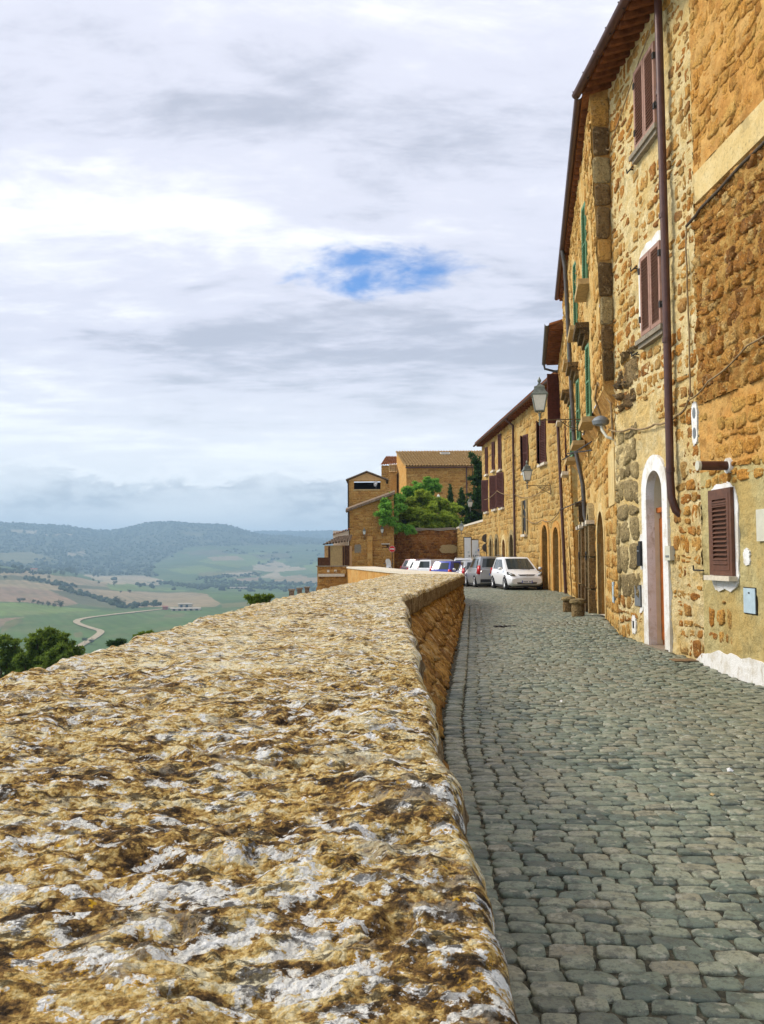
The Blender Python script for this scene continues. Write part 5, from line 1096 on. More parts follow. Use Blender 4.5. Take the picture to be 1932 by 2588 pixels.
lay_poly(FD, poly_rows(.0, FD.L - .02, -.3, 9.05, .55, .32, .04, 52, .28, holesD, wob=.08, bare=.42), 'stone_d', HD, .022, 80, 52, rough=.4)
for k, (u, w_, zs) in enumerate(doors):
    dep = .45; dm = ['dark_wood', 'dark_wood', 'door_wood', 'dark_wood', 'dark_wood', 'stone_dark'][k]
    o = obj('door', panel(FD, arch(u, w_ * 1.02, -.6, zs, 12), -dep), M[dm], HD); obj('reveal', reveal(FD, arch(u, w_ * .98, -.6, zs, 12), .02, -dep), M['stone_d' if k != 5 else 'stone_dark'], o)
    obj('surround', smooth(band(FD, arch(u, w_ * .96, -.6, zs, 12), arch(u, w_ + .5, -.6, zs, 12), -.04, .05).mesh('surround'), 30), M[['plaster_orange', 'plaster_orange', 'plaster_pale', 'stone_grey', 'stone_grey', 'stone_grey'][k]], o)
for (u, z0, w_, h_, kd) in WD:
    wo = obj('window', panel(FD, [(u - w_ / 2, z0), (u - w_ / 2, z0 + h_), (u + w_ / 2, z0 + h_), (u + w_ / 2, z0)], .012), M['black'], HD)
    mb = MB(); FD.box(mb, u - w_ / 2 - .12, u + w_ / 2 + .12, z0 - .14, z0 - .02, -.05, .16); obj('window_sill', mb, M['sill_pale'], wo)
    if kd == 'op': leaf(FD, wo, u + w_ / 2, z0, w_ / 2, h_, 'red_shutter', 24, math.radians(25), 1, .03, False, (.5,)); leaf(FD, wo, u - w_ / 2, z0, w_ / 2, h_, 'red_shutter', 24, math.radians(12), -1, .04, False, (.5,))
    elif kd == 'br': leaf(FD, wo, u + w_ / 2, z0, w_ / 2, h_, 'red_shutter', 24, math.radians(30), 1, .04, False, (.5,)); leaf(FD, wo, u - w_ / 2, z0, w_ / 2, h_, 'red_shutter', 24, math.radians(38), -1, .04, False, (.5,))
    elif kd == 'sm': leaf(FD, wo, u + w_ / 2, z0, w_ / 2, h_, 'red_shutter', 24, .15, 1, .04, False, (.5,)); leaf(FD, wo, u - w_ / 2, z0, w_ / 2, h_, 'red_shutter', 24, .25, -1, .04, False, (.5,))
    else:
        mb = MB(); FD.box(mb, u - w_ / 2 - .3, u - w_ / 2, z0, z0 + h_, -.05, .06); FD.box(mb, u + w_ / 2, u + w_ / 2 + .3, z0, z0 + h_, -.05, .06); obj('stone_jamb', mb, M['stone_grey'], wo)
for (u, z) in ((10.6, 5.6), (13.3, 8.3), (19.5, 8.0)): hook(FD, HD, u, z, 1.6, name='iron_bar')
mb = MB(); mb.loft([[FD.p(u, 9.12, .42), FD.p(u, 9.2, .42), FD.p(u, 10.9, -5), FD.p(u, 10.8, -5)] for u in (-.2, FD.L + .35)]); rd_ = obj('roof', mb, M['eave_tile'], HD)
for k in range(40):
    u = .1 + k * .585; mb = MB(); FD.box(mb, u - .05, u + .05, 9.0, 9.11, -.1, .40); obj('rafter', mb, M['eave_wood'], rd_)
mb = MB()
for k in range(118):
    u = -.1 + k * .2; a = FD.p(u, 9.25, .46); b = FD.p(u, 10.0, -2.0); mb.tube([a, b], .09, 6)
obj('roof_tiles', smooth(mb.mesh('roof_tiles')), M['roof_red'], rd_, kind='stuff')
gutter(FD, -.2, FD.L + .35, 9.14, .50, .08, 'pipe_brown', HD)
obj('gable_wall', MB().add([FD.p(FD.L, -.7, 0), FD.p(FD.L, -.7, -8), FD.p(FD.L, 11.6, -6), FD.p(FD.L, 9.15, 0)], [(0, 1, 2, 3)]), M['mortar_d'], HD)
pd = thing('downpipe', 'thin brown downpipe down the middle of the long stone house', 'pipe', FD.p(11.2, 0, .1), world=True)
obj('pipe', smooth(MB().tube([FD.p(11.2, 9.1, .48), FD.p(11.2, 8.95, .45), FD.p(11.2, 8.7, .12), FD.p(11.2, 4, .11), FD.p(11.2, -.1, .11)], .065, 10).mesh('pipe'), 50), M['pipe_brown'], pd)
for z in (1.5, 4.5, 7.0): obj('collar', smooth(MB().tube([FD.p(11.2, z, .11), FD.p(11.2, z + .1, .11)], .08, 10).mesh('collar'), 40), M['pipe_brown'], pd)
# ---- cables along the walls (each a thing: it could be pulled off)
def wcable(label, F, pts, r=.014, mat='cable_dark', sag=.03):
    P_ = []; 
    for (u, z, o_), (u2, z2, o2) in zip(pts[:-1], pts[1:]):
        for q in np.linspace(0, 1, 7)[:-1]: P_.append(F.p(u + (u2 - u) * q, z + (z2 - z) * q - sag * 4 * q * (1 - q), o_ + (o2 - o_) * q + .004 * math.sin(q * 9 + u)))
    P_.append(F.p(*pts[-1])); o = obj('cable', smooth(MB().tube(P_, r, 6).mesh('cable')), M[mat]); tag(o, label, 'cable', 'cables on the house walls'); return o
wcable('thick dark cable under the pale string course of the rubble house', FA, [(4.0, 6.66, .06), (6.3, 6.62, .06), (7.6, 6.56, .06), (8.12, 6.50, .06)], .022, 'cable_dark', .01)
wcable('thin upright conduit on the seam right of the long maroon downpipe', FA, [(8.12, 6.5, .06), (8.16, 6.2, .06), (8.15, 5.2, .05), (8.14, 4.0, .05), (8.2, 3.86, .06)], .013, 'cable', .0)
wcable('bundled cable crossing behind the maroon downpipe towards the small wall lamp', FA, [(8.2, 3.86, .06), (8.6, 3.72, .07), (9.6, 3.72, .07), (10.8, 3.83, .07), (12.0, 3.98, .09)], .018, 'cable', .05)
wcable('tan cable running from the photo edge to the conduit on the rubble house', FA, [(5.0, 4.35, .09), (6.2, 4.22, .09), (7.4, 4.0, .09), (8.2, 3.86, .08)], .013, 'cable', .04)
wcable('thin cable hanging below the eaves of the tall rubble house', FA, [(8.9, 10.5, .08), (10.0, 10.15, .06), (11.3, 9.6, .06), (11.7, 9.35, .08), (11.95, 9.55, .12), (12.0, 8.4, .12), (12.0, 7.5, .12)], .012, 'cable', .02)
wcable('cable slung low across the long stone house above its doors', FD, [(1.0, 3.5, .08), (4.5, 3.25, .08), (8.6, 3.6, .08)], .02, 'cable', .25)
wcable('cable from the bracket lamp to the maroon shutters of the long house', FD, [(2.9, 4.9, .08), (6.5, 4.5, .08), (11.0, 4.9, .09), (15.0, 5.4, .4), (20.0, 5.2, .4)], .018, 'cable', .12)
# ================================================================== buildings closing the view
def X_at(px, Y): return (px - 966) / FPX * Y
def Z_at(py, Y): return 1.55 + (1408 - py) / FPX * Y
def tile_roof(a, b, c, d, ncol, nrow, name='roof_tiles', r=.5):
    """a-b eave, d-c ridge: rows of half-round tiles"""
    a, b, c, d = [np.asarray(q, float) for q in (a, b, c, d)]; n = np.cross(b - a, d - a); n /= np.linalg.norm(n)
    if n[2] < 0: n = -n
    wv = np.linalg.norm(b - a) / ncol; k = 6; us = []; hs_ = []
    for i in range(ncol):
        for j in range(k): us.append((i + j / k) / ncol); hs_.append(abs(math.sin(math.pi * j / k)) * wv * .5)
    us.append(1); hs_.append(0); us = np.array(us); hs_ = np.array(hs_); V = []; 
    for rr_ in range(nrow):
        for t_, lift in ((rr_ / nrow, .09), ((rr_ + 1.0) / nrow, .0)):
            P_ = (a + (d - a) * t_)[None] * (1 - us[:, None]) + (b + (c - b) * t_)[None] * us[:, None]
            V.append(P_ + n * (hs_ * np.random.default_rng(rr_).uniform(.85, 1.1, len(us)) + lift + .01)[:, None])
    return np_mesh(name, np.array(V).reshape(-1, 3), grid_faces(nrow * 2, len(us)), True)
def building(name, label, F, depth, z0, z1, wall_m, stone_m, parent=None, w_=.5, h_=.28, gap=.05, seed=1, holes=(), grid=.25, cat='building', amp=.03, single=40, kind='q', z1b=None, keep=1.0):
    th = thing(name, label, cat, F.p(F.L / 2, z0, -depth / 2), world=True) if parent is None else parent
    obj('wall', wall_grid(F, 0, F.L, z0, z1, grid, holes, amp, .6, seed, .02), M[wall_m], th)
    mb = MB(); F.box(mb, .02, F.L - .02, z0, z1 - .02, -depth, -.25); obj('wall_core', mb, M[wall_m], th)
    if stone_m: lay_poly(F, poly_rows(.02, F.L - .02, max(z0, -.6), z1, w_, h_, gap, seed + 5, .3, holes), stone_m, th, .04, single, seed, rough=.4)
    return th
# terrace bastion
FB1 = Fac(-2.08, 52.5, -3.85, 52.5)
bas = building('bastion', 'square stone bastion with a projecting ledge at the end of the parapet', FB1, 6, -9, 1.0, 'mortar_far', 'stone_far', seed=61, w_=.45, h_=.25, single=20)
mb = MB(); FB1.box(mb, .15, 1.7, .42, .58, -.1, .22); obj('ledge', mb, M['sill_pale'], bas)
mb = MB(); FB1.box(mb, -.05, 1.85, 1.0, 1.06, -.5, .06); obj('cap', mb, M['sill_stone'], bas)
mb = MB(); mb.loft([[(-3.85, 52.5, -.2), (-3.85, 58.4, -.2), (-3.9, 58.4, -.2), (-3.9, 52.5, -.2)], [(-3.85, 52.5, -9), (-3.85, 58.4, -9), (-5.2, 58.4, -9), (-5.2, 52.2, -9)]]); obj('batter', mb, M['mortar_far'], bas)
for u in (.62, 1.05): mb = MB(); FB1.box(mb, u, u + .14, .68, .82, 0, .03); obj('spout', mb, M['sill_pale'], bas)
# lower terrace wall with square piers, left of the bastion
lw = thing('terrace_wall', 'low dark garden wall below the bastion, seen over the parapet edge', 'wall', (-4.6, 46, -1), world=True)
mb = MB(); mb.loft([[(-5.7, 40, -6), (-5.4, 40, -6), (-5.4, 40, -.62), (-5.7, 40, -.62)], [(-4.2, 52.4, -6), (-3.9, 52.4, -6), (-3.9, 52.4, -.45), (-4.2, 52.4, -.45)]]); obj('wall', mb, M['roof_grey'], lw)
for k, (px, nm) in enumerate(((737, 'first'), (757, 'second'), (776, 'third'))):
    Y = 43.5 + k * 2.8; x = X_at(px, Y); z1 = Z_at(1488 - 3 * k, Y)
    o = thing('garden_pier', nm + ' square pier on the garden wall below the bastion, counted towards the bastion', 'pier', (x, Y, z1 - 1.5), group='piers on the garden wall'); obj('shaft', MB().box((0, 0, .3), (.22, .3, 2.3)), M['roof_grey'], o); obj('cap', MB().box((0, 0, 1.48), (.30, .38, .08)), M['sill_stone'], o)
# low lean-to at the town edge
Yl = 61.0; FL = Fac(X_at(884, Yl), Yl, X_at(820, Yl), Yl)
lt = building('lean_to', 'brown lean-to with tall shuttered bays beside the tower wing', FL, 5, -6, Z_at(1378, Yl), 'plaster_peach', None, seed=65)
for (a, b) in ((830, 834), (866, 870)): mb = MB(); FL.box(mb, (884 - b) / FPX * Yl, (884 - a) / FPX * Yl, .6, Z_at(1380, Yl), -.1, .06); obj('post', mb, M['dark_wood'], lt)
mb = MB(); FL.box(mb, (884 - 865) / FPX * Yl, (884 - 835) / FPX * Yl, .6, Z_at(1378, Yl), -.1, .03); obj('bay_door', mb, M['sill_tan'], lt); mb = MB(); FL.box(mb, 0.02, (884 - 871) / FPX * Yl, .6, Z_at(1378, Yl), -.1, .03); obj('bay_door', mb, M['dark_wood'], lt)
tr = tile_roof((X_at(817, Yl), Yl - .4, Z_at(1380, Yl)), (X_at(886, Yl), Yl - .4, Z_at(1372, Yl)), (X_at(886, Yl), Yl + 4, Z_at(1354, Yl + 4)), (X_at(846, Yl), Yl + 4, Z_at(1360, Yl + 4)), 9, 6); obj('roof', tr, M['roof_grey'], lt)
mb = MB().box((X_at(862, Yl + 5), Yl + 5, Z_at(1352, Yl + 5) - .5), (1.1, 1.5, 1.6)); obj('dormer', mb, M['sill_pale'], lt)
obj('dormer_roof', tile_roof((X_at(842, Yl + 4), Yl + 4, Z_at(1355, Yl + 4)), (X_at(886, Yl + 4), Yl + 4, Z_at(1342, Yl + 4)), (X_at(886, Yl + 6), Yl + 7, Z_at(1338, Yl + 6)), (X_at(846, Yl + 6), Yl + 7, Z_at(1352, Yl + 6)), 6, 3), M['roof_red'], lt)
mb = MB().box((X_at(818, 58), 58, .9), (.75, .6, 1.3)); o = obj('wooden_crate', mb, M['dark_wood']); tag(o, 'small dark box standing on the bastion edge beside the lean-to', 'box')
# tower with open loggia
Yt = 81.0; FT_ = Fac(X_at(976, Yt), Yt, X_at(882, Yt), Yt)
hole = ('r', (976 - 961) / FPX * Yt, (976 - 894) / FPX * Yt, Z_at(1236, Yt), Z_at(1216, Yt))
tw = thing('loggia_tower', 'square brick tower with gabled roof and dark open loggia', 'tower', FT_.p(1.7, 0, -2), world=True)
obj('wall', wall_grid(FT_, 0, FT_.L, -1, Z_at(1213, Yt), .12, [hole], .02, .6, 71, .01), M['mortar_far'], tw)
lay_poly(FT_, poly_rows(.03, FT_.L - .03, 5.0, Z_at(1236, Yt) - .05, .42, .22, .04, 72, .2, wob=.05), 'stone_far', tw, .03, 30, 72)
for (a, b, m_) in (('side_wall', 0, 'mortar_far'), ('side_wall', FT_.L, 'mortar_far')):
    q0, q1 = FT_.p(b, -1, 0), FT_.p(b, -1, -4); h = np.array([0, 0, Z_at(1213, Yt) + 1]); obj(a, MB().quad(q0, q1, q1 + h, q0 + h), M[m_], tw)
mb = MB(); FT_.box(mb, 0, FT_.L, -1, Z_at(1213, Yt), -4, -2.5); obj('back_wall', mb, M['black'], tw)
mb = MB(); FT_.box(mb, hole[1], hole[2], hole[3] - .12, hole[3], -2.5, .05); obj('loggia_sill', mb, M['sill_tan'], tw)
apx = (976 - 928) / FPX * Yt; za, ze = Z_at(1194, Yt), Z_at(1213, Yt)
obj('gable', MB().add([FT_.p(0, ze, .015), FT_.p(FT_.L, ze, .015), FT_.p(apx, za, .015)], [(0, 1, 2)]), M['plaster_peach'], tw)
for (u0, u1) in ((-.25, apx), (FT_.L + .25, apx)):
    z0 = ze - .02
    mb = MB(); mb.loft([[FT_.p(u0, z0, .35), FT_.p(u0, z0 + .1, .35), FT_.p(u1, za + .16, .35), FT_.p(u1, za + .06, .35)], [FT_.p(u0, z0, -4.2), FT_.p(u0, z0 + .1, -4.2), FT_.p(u1, za + .16, -4.2), FT_.p(u1, za + .06, -4.2)]]); obj('roof', mb, M['roof_grey'], tw)
obj('drainpipe', MB().tube([FT_.p(FT_.L + .05, ze - .1, .1), FT_.p(FT_.L + .05, 4.0, .08)], .06, 6), M['iron'], tw)
dish = thing('satellite_dish', 'white satellite dish in the loggia of the tower', 'satellite dish', at(951, 1232, Yt - .15))
mb = MB(); c_ = np.array([0, -.05, .32]); ax = np.array([-.55, -.80, .20]); ax /= np.linalg.norm(ax); s1 = np.cross(ax, [0, 0, 1.]); s1 /= np.linalg.norm(s1); s2 = np.cross(s1, ax)
rings = [[c_ + ax * (.10 * q * q) + (s1 * math.cos(a) * .20 + s2 * math.sin(a) * .27) * q for a in np.linspace(0, 2 * math.pi, 17)[:-1]] for q in (.05, .4, .75, 1)]; obj('reflector', smooth(MB().loft(rings, True, True).mesh('reflector')), M['white_paint'], dish)
obj('arm', MB().tube([c_ - s2 * .2, c_ + ax * .3], .012, 5), M['grey_metal'], dish); obj('mast', MB().tube([(0, 0, -.1), c_], .02, 6), M['grey_metal'], dish)
# tower wing with sloping coping, joins the retaining wall
Yw = 78.0; FW = Fac(X_at(996, Yw), Yw, X_at(883, Yw), Yw)
wg = thing('tower_wing', 'ochre wing wall in front of the tower with sloping tiled top', 'building', FW.p(2, 0, -1), world=True)
uL = FW.L; zt0, zt1 = Z_at(1249, Yw), Z_at(1291, Yw)
U, K = np.meshgrid(np.linspace(0, uL, 26), np.linspace(0, 1, 34), indexing='ij'); ZT = zt0 + (zt1 - zt0) * U / uL; ZZ_ = -1 + (ZT + 1) * K
obj('wall', np_mesh('wall', FW.p(U, ZZ_, .03 * fbm(U / .6, ZZ_ / .6, oct=3, seed=75)).reshape(-1, 3), grid_faces(26, 34), True), M['mortar_far'], wg)
sts = [s for s in poly_rows(.03, uL - .03, -.4, zt0, .5, .26, .045, 76, .3, wob=.08) if s[1] + s[3] * .6 < zt0 + (zt1 - zt0) * s[0] / uL]
lay_poly(FW, sts, 'stone_far', wg, .035, 60, 76)
mb = MB(); mb.loft([[FW.p(-.1, zt0, -1.2), FW.p(-.1, zt0, .45), FW.p(-.1, zt0 + .2, .45), FW.p(-.1, zt0 + .45, -1.2)], [FW.p(uL + .3, zt1 - .1, -1.2), FW.p(uL + .3, zt1 - .1, .45), FW.p(uL + .3, zt1 + .10, .45), FW.p(uL + .3, zt1 + .35, -1.2)]]); obj('sloping_cap', mb, M['roof_grey'], wg)
mb = MB(); FW.box(mb, 1.9, 2.35, -1, 3.4, -.02, .22); obj('buttress', mb, M['plaster_orange'], wg)
torn_patch(FW, 2.9, 3.5, 1.9, 2.7, 13, .05, 'sill_stone', wg, 'cement_patch', .08)
obj('wing_pipe', MB().tube([FW.p(uL + .02, zt1 - .1, .12), FW.p(uL + .02, .5, .10)], .05, 6), M['iron'], wg)
mb = MB(); FW.box(mb, uL - .02, uL + .02, -6, zt1, -6, 0); obj('side_wall', mb, M['mortar_far'], wg)
# retaining wall
Yr = 80.0; FRt = Fac(X_at(1157, Yr), Yr, X_at(990, Yr), Yr)
zr = Z_at(1340, Yr)
rw_ = building('retaining_wall', 'dark red-brown stone retaining wall holding up the garden with the pines', FRt, 3, -1.5, zr, 'mortar_red', 'stone_red', seed=81, w_=.42, h_=.23, gap=.03, cat='wall', amp=.07, single=160, grid=.15, kind='r')
us = np.linspace(0, FRt.L, 40); mb = MB(); mb.loft([[FRt.p(u, zr + .05 * math.sin(u * 3) - .05, .12), FRt.p(u, zr + .16 + .05 * math.sin(u * 2.1), .10), FRt.p(u, zr + .18, -.5), FRt.p(u, zr - .05, -.5)] for u in us]); obj('coping', mb, M['sill_stone'], rw_)
torn_patch(FRt, .1, 1.6, Z_at(1396, Yr) - .12, Z_at(1378, Yr), 14, .07, 'sill_tan', rw_, 'pale_patch', .09)
FN = FRt; mb = MB(); uu = FRt.L - (975 - 966 - 24) / FPX * 0; FW.box(mb, (996 - 983) / FPX * Yw, (996 - 966) / FPX * Yw, Z_at(1388, Yw), Z_at(1376, Yw), -.1, .02); nc = obj('niche', mb, M['dark_wood'], wg); mb = MB(); FW.box(mb, (996 - 984) / FPX * Yw - .05, (996 - 965) / FPX * Yw + .05, Z_at(1376, Yw), Z_at(1375, Yw) + .05, -.1, .08); obj('lintel', mb, M['sill_pale'], nc)
# garden soil behind it
mb = MB(); mb.add([(X_at(985, 80.6), 80.6, zr - .1), (X_at(1240, 80.6), 80.6, zr - .1), (16, 112, 6.5), (-1, 112, 6.5)], [(0, 1, 2, 3)]); M['soil'] = plain('soil', (.10, .085, .04), .95, 0, .1, .3, 2); struct('garden_ground', mb, M['soil'])
# return wall on the right, with the notice boards
FK = Fac(7.35, 61, 6.78, 79.8)
kw = building('garden_wall', 'lighter orange garden wall with white capping behind the notice boards', FK, 2, -1.5, 4.05, 'mortar_d', 'stone_d', seed=85, w_=.5, h_=.26, cat='wall', single=50, grid=.2)
mb = MB(); FK.box(mb, -.1, FK.L + .1, 4.05, 4.2, -.45, .08); obj('capping', mb, M['sill_pale'], kw)
# church-like hall behind
Yc = 105.0; e0 = np.array([X_at(1028, Yc), Yc, Z_at(1178, Yc)]); e1 = np.array([14.5, Yc, Z_at(1178, Yc)]); Yg = 114.0; g0 = np.array([X_at(1004, Yg), Yg, Z_at(1141, Yg)]); g1 = np.array([14.0, Yg, Z_at(1141, Yg)])
FH = Fac(14.5, Yc, e0[0], Yc)
hl = thing('tiled_hall', 'large brown stone hall with long tiled roof above the pines', 'building', (8, 106, 0), world=True)
obj('wall', wall_grid(FH, 0, FH.L, 0, e0[2], .3, [], .04, .7, 91, .02), M['mortar_far'], hl)
lay_poly(FH, poly_rows(.03, FH.L - .03, 4.5, e0[2] - .1, .62, .34, .05, 92, .25, wob=.06), 'stone_far', hl, .05, 220, 92)
obj('end_wall', MB().add([(e0[0], Yc, 0), tuple(e0), tuple(g0), (g0[0], Yg, 0)], [(0, 1, 2, 3)]), M['plaster_orange'], hl)
obj('back_wall', MB().add([(g0[0], Yg, 0), tuple(g0), tuple(g1), (14.0, Yg, 0)], [(0, 1, 2, 3)]), M['mortar_far'], hl)
rt = obj('roof', tile_roof(e0 + (-.15, -.55, -.14), e1 + (0, -.55, -.14), g1 + (0, .3, .0), g0 + (-.15, .3, .0), 34, 12), M['roof_tile'], hl)
mb = MB(); mb.tube([e0 + (-.1, -.6, -.22), e1 + (0, -.6, -.22)], .09, 6); obj('gutter', mb, M['pipe_brown'], hl)
obj('drainpipe', MB().tube([(X_at(1181, Yc), Yc - .1, e0[2] - .2), (X_at(1181, Yc), Yc - .1, 4)], .08, 6), M['pipe_brown'], hl)
a_ = e0 + (e1 - e0) * .50 + (g0 - e0) * .72; mb = MB(); R_ = np.array(Matrix.Rotation(math.atan2(g0[2] - e0[2], Yg - Yc), 3, 'X')); mb.box(a_ + np.array([0, 0, .25]), (1.25, .8, .12), R_); sk = obj('skylight', mb, M['sill_pale'], hl); obj('pane', MB().box(a_ + np.array([0, -.02, .31]), (1.05, .6, .03), R_), M['grey_metal'], sk)
# turret behind the hall
Yq = 122.0; mb = MB(); x0, x1 = X_at(965, Yq), X_at(1012, Yq)
tq = thing('rear_turret', 'small turret with reddish tiled roof behind the hall', 'tower', ((x0 + x1) / 2, Yq + 1.5, 0), world=True)
FQ = Fac(x1, Yq, x0, Yq); obj('wall', wall_grid(FQ, 0, FQ.L, 0, Z_at(1176, Yq), .4, [], .03, .6, 95, .01), M['mortar_far'], tq); mb = MB(); FQ.box(mb, .02, FQ.L - .02, 0, Z_at(1176, Yq), -3, -.2); obj('wall_core', mb, M['mortar_far'], tq)
lay_poly(FQ, poly_rows(.03, FQ.L - .03, 7, Z_at(1176, Yq) - .1, .6, .3, .05, 96, .25, wob=.06), 'stone_far', tq, .05, 40, 96)
obj('roof', tile_roof((x0 - .2, Yq - .3, Z_at(1178, Yq)), (x1, Yq - .3, Z_at(1175, Yq)), (x1, Yq + 3, Z_at(1154, Yq + 3)), (X_at(977, Yq + 3), Yq + 3, Z_at(1154, Yq + 3)), 9, 6), M['roof_red'], tq)
Ym = 112.0; x0, x1 = X_at(987, Ym), X_at(1004, Ym); mb = MB().box(((x0 + x1) / 2, Ym + 1.2, Z_at(1192, Ym) / 2), (x1 - x0, 2.4, Z_at(1192, Ym))); an = obj('annex_wall', mb, M['mortar_far'], tq); obj('annex_roof', tile_roof((x0 - .1, Ym - .25, Z_at(1196, Ym)), (x1 + .1, Ym - .25, Z_at(1196, Ym)), (x1 + .1, Ym + 2.4, Z_at(1174, Ym + 2.4)), (x0 - .1, Ym + 2.4, Z_at(1174, Ym + 2.4)), 5, 4), M['roof_tile'], tq)
# ------------------------------------------------------------------ garden trees
def crown_px(items, Yc_, base):
    c, r = [], []
    for (px, py, rp, dy_) in items:
        q = at(px, py, Yc_ + dy_); c.append(tuple(q - base)); r.append(rp / FPX * Yc_)
    return c, r
b = np.array([X_at(1060, 84), 84.0, zr - .2])
c, r = crown_px([(1000, 1290, 26, 0), (1030, 1275, 28, 1), (1070, 1262, 28, 0), (1105, 1275, 28, 0), (1140, 1290, 26, 0), (1045, 1305, 30, -2), (1085, 1305, 34, -2), (1125, 1312, 28, -2), (1010, 1315, 22, -1), (1050, 1328, 20, -3), (1080, 1332, 22, -3), (1150, 1318, 20, 0), (1100, 1328, 18, -3)], 84, b)
tree('garden_pine', 'broad olive-green pine spreading over the retaining wall', b, c, r, 36000, .25, M['pine'], 301, .22, .72)
b = np.array([X_at(1050, 90), 90.0, zr + .3])
c, r = crown_px([(1035, 1245, 18, 0), (1060, 1235, 20, 0), (1085, 1225, 20, 0), (1098, 1232, 14, 0), (1045, 1260, 20, 0), (1075, 1248, 20, 0), (1010, 1262, 16, 0)], 90, b)
tree('garden_pine', 'brighter green pine rising behind the olive-green pine', b, c, r, 17000, .25, M['pine_bright'], 302, .2, .8)
b = np.array([X_at(1004, 81.4), 81.4, zr - .2])
c, r = crown_px([(1012, 1262, 16, 0), (990, 1262, 15, -3), (976, 1278, 16, -4), (968, 1298, 14, -4.5), (986, 1295, 18, -3), (972, 1316, 12, -4.5), (1005, 1285, 18, -1), (990, 1318, 16, -4), (1010, 1335, 16, -3), (1035, 1340, 14, -3)], 81.4, b)
tree('garden_pine', 'smaller bright pine leaning out over the corner of the tower wing', b, c, r, 9000, .23, M['pine_bright'], 303, .14, .8)
def cypress(name, label, px, py0, py1, wpx, Y, n, seed, mat='cypress'):
    base = at(px, py1, Y); h = (py1 - py0) / FPX * Y; wr = wpx / FPX * Y / 2; cs, rs_ = [], []
    for k in range(9):
        q = k / 8; cs.append((0.05 * math.sin(k * 2), .05 * math.cos(k * 3), h * (.08 + .84 * q))); rs_.append((wr * (1.05 - .8 * q**1.6) * .9, wr * (1.05 - .8 * q**1.6) * .9, h * .10))
    tree(name, label, base, cs, np.array(rs_), n, .22, M[mat], seed, .08, cat='tree', limbs=False)
cypress('cypress', 'slim dark cypress against the hall wall', 1139, 1224, 1275, 12, 98, 1500, 311)
cypress('cypress', 'small pointed conifer beside the slim cypress', 1168, 1232, 1300, 26, 93, 2000, 312)
b = np.array([X_at(1212, 88), 88.0, zr])
c, r = crown_px([(1205, 1165, 12, 0), (1212, 1185, 16, 0), (1208, 1215, 18, 0), (1215, 1240, 20, 0), (1205, 1265, 20, 0), (1195, 1290, 18, 0), (1215, 1290, 20, 0), (1205, 1310, 16, 0), (1222, 1210, 16, 0), (1190, 1150, 6, 0), (1180, 1315, 16, 0)], 88, b)
tree('dark_conifer', 'tall dark conifer beside the end of the long stone house', b, c, r, 9000, .26, M['cypress'], 313, .2, 1.1)
# pines below the parapet, valley side
def valley_pine(label, base, items, Y, n, seed, size=.15, mat='pine_dark'):
    c, r = crown_px(items, Y, np.array(base)); tree('valley_pine', label, base, c, r, n, size, M[mat], seed, .2, .55)
valley_pine('wide pine crown rising above the left edge of the parapet', (X_at(115, 42), 42.0, -13.0), [(122, 1600, 24, 0), (95, 1620, 26, 0), (150, 1612, 22, 0), (125, 1628, 34, 0), (165, 1635, 28, 0), (85, 1648, 28, 0), (190, 1645, 20, 0), (140, 1655, 36, -1), (100, 1672, 34, 0), (170, 1662, 30, 0), (60, 1672, 28, 0), (130, 1690, 40, -1), (70, 1700, 36, 0)], 42, 17000, 321)
valley_pine('pine at the photo edge left of the wide pine crown', (X_at(0, 44), 44.0, -13.0), [(5, 1622, 22, 0), (40, 1625, 16, 0), (20, 1650, 28, 0), (45, 1655, 20, 0), (5, 1680, 34, 0), (45, 1690, 28, 0), (-40, 1650, 34, 0), (-50, 1690, 40, 0), (20, 1720, 34, 0)], 44, 12000, 322)
valley_pine('dark bush top showing over the parapet beside the farm track', (X_at(297, 60), 60.0, -13.0), [(282, 1628, 10, 0), (303, 1623, 10, 0), (295, 1636, 13, 0)], 60, 2200, 323, .2, 'cypress')
valley_pine('small leafy sprig showing over the middle of the parapet edge', (X_at(365, 34), 34.0, -7.0), [(360, 1608, 9, 0), (380, 1603, 8, 0), (345, 1613, 7, 0)], 34, 1400, 324, .13)
valley_pine('flat pine branch reaching over the parapet near the garden wall', (X_at(650, 30), 30.0, -6.0), [(632, 1512, 10, 0), (650, 1510, 9, 0), (670, 1511, 9, 0), (684, 1508, 6, 0), (645, 1520, 13, 0), (668, 1519, 10, 0)], 30, 1800, 325, .10)
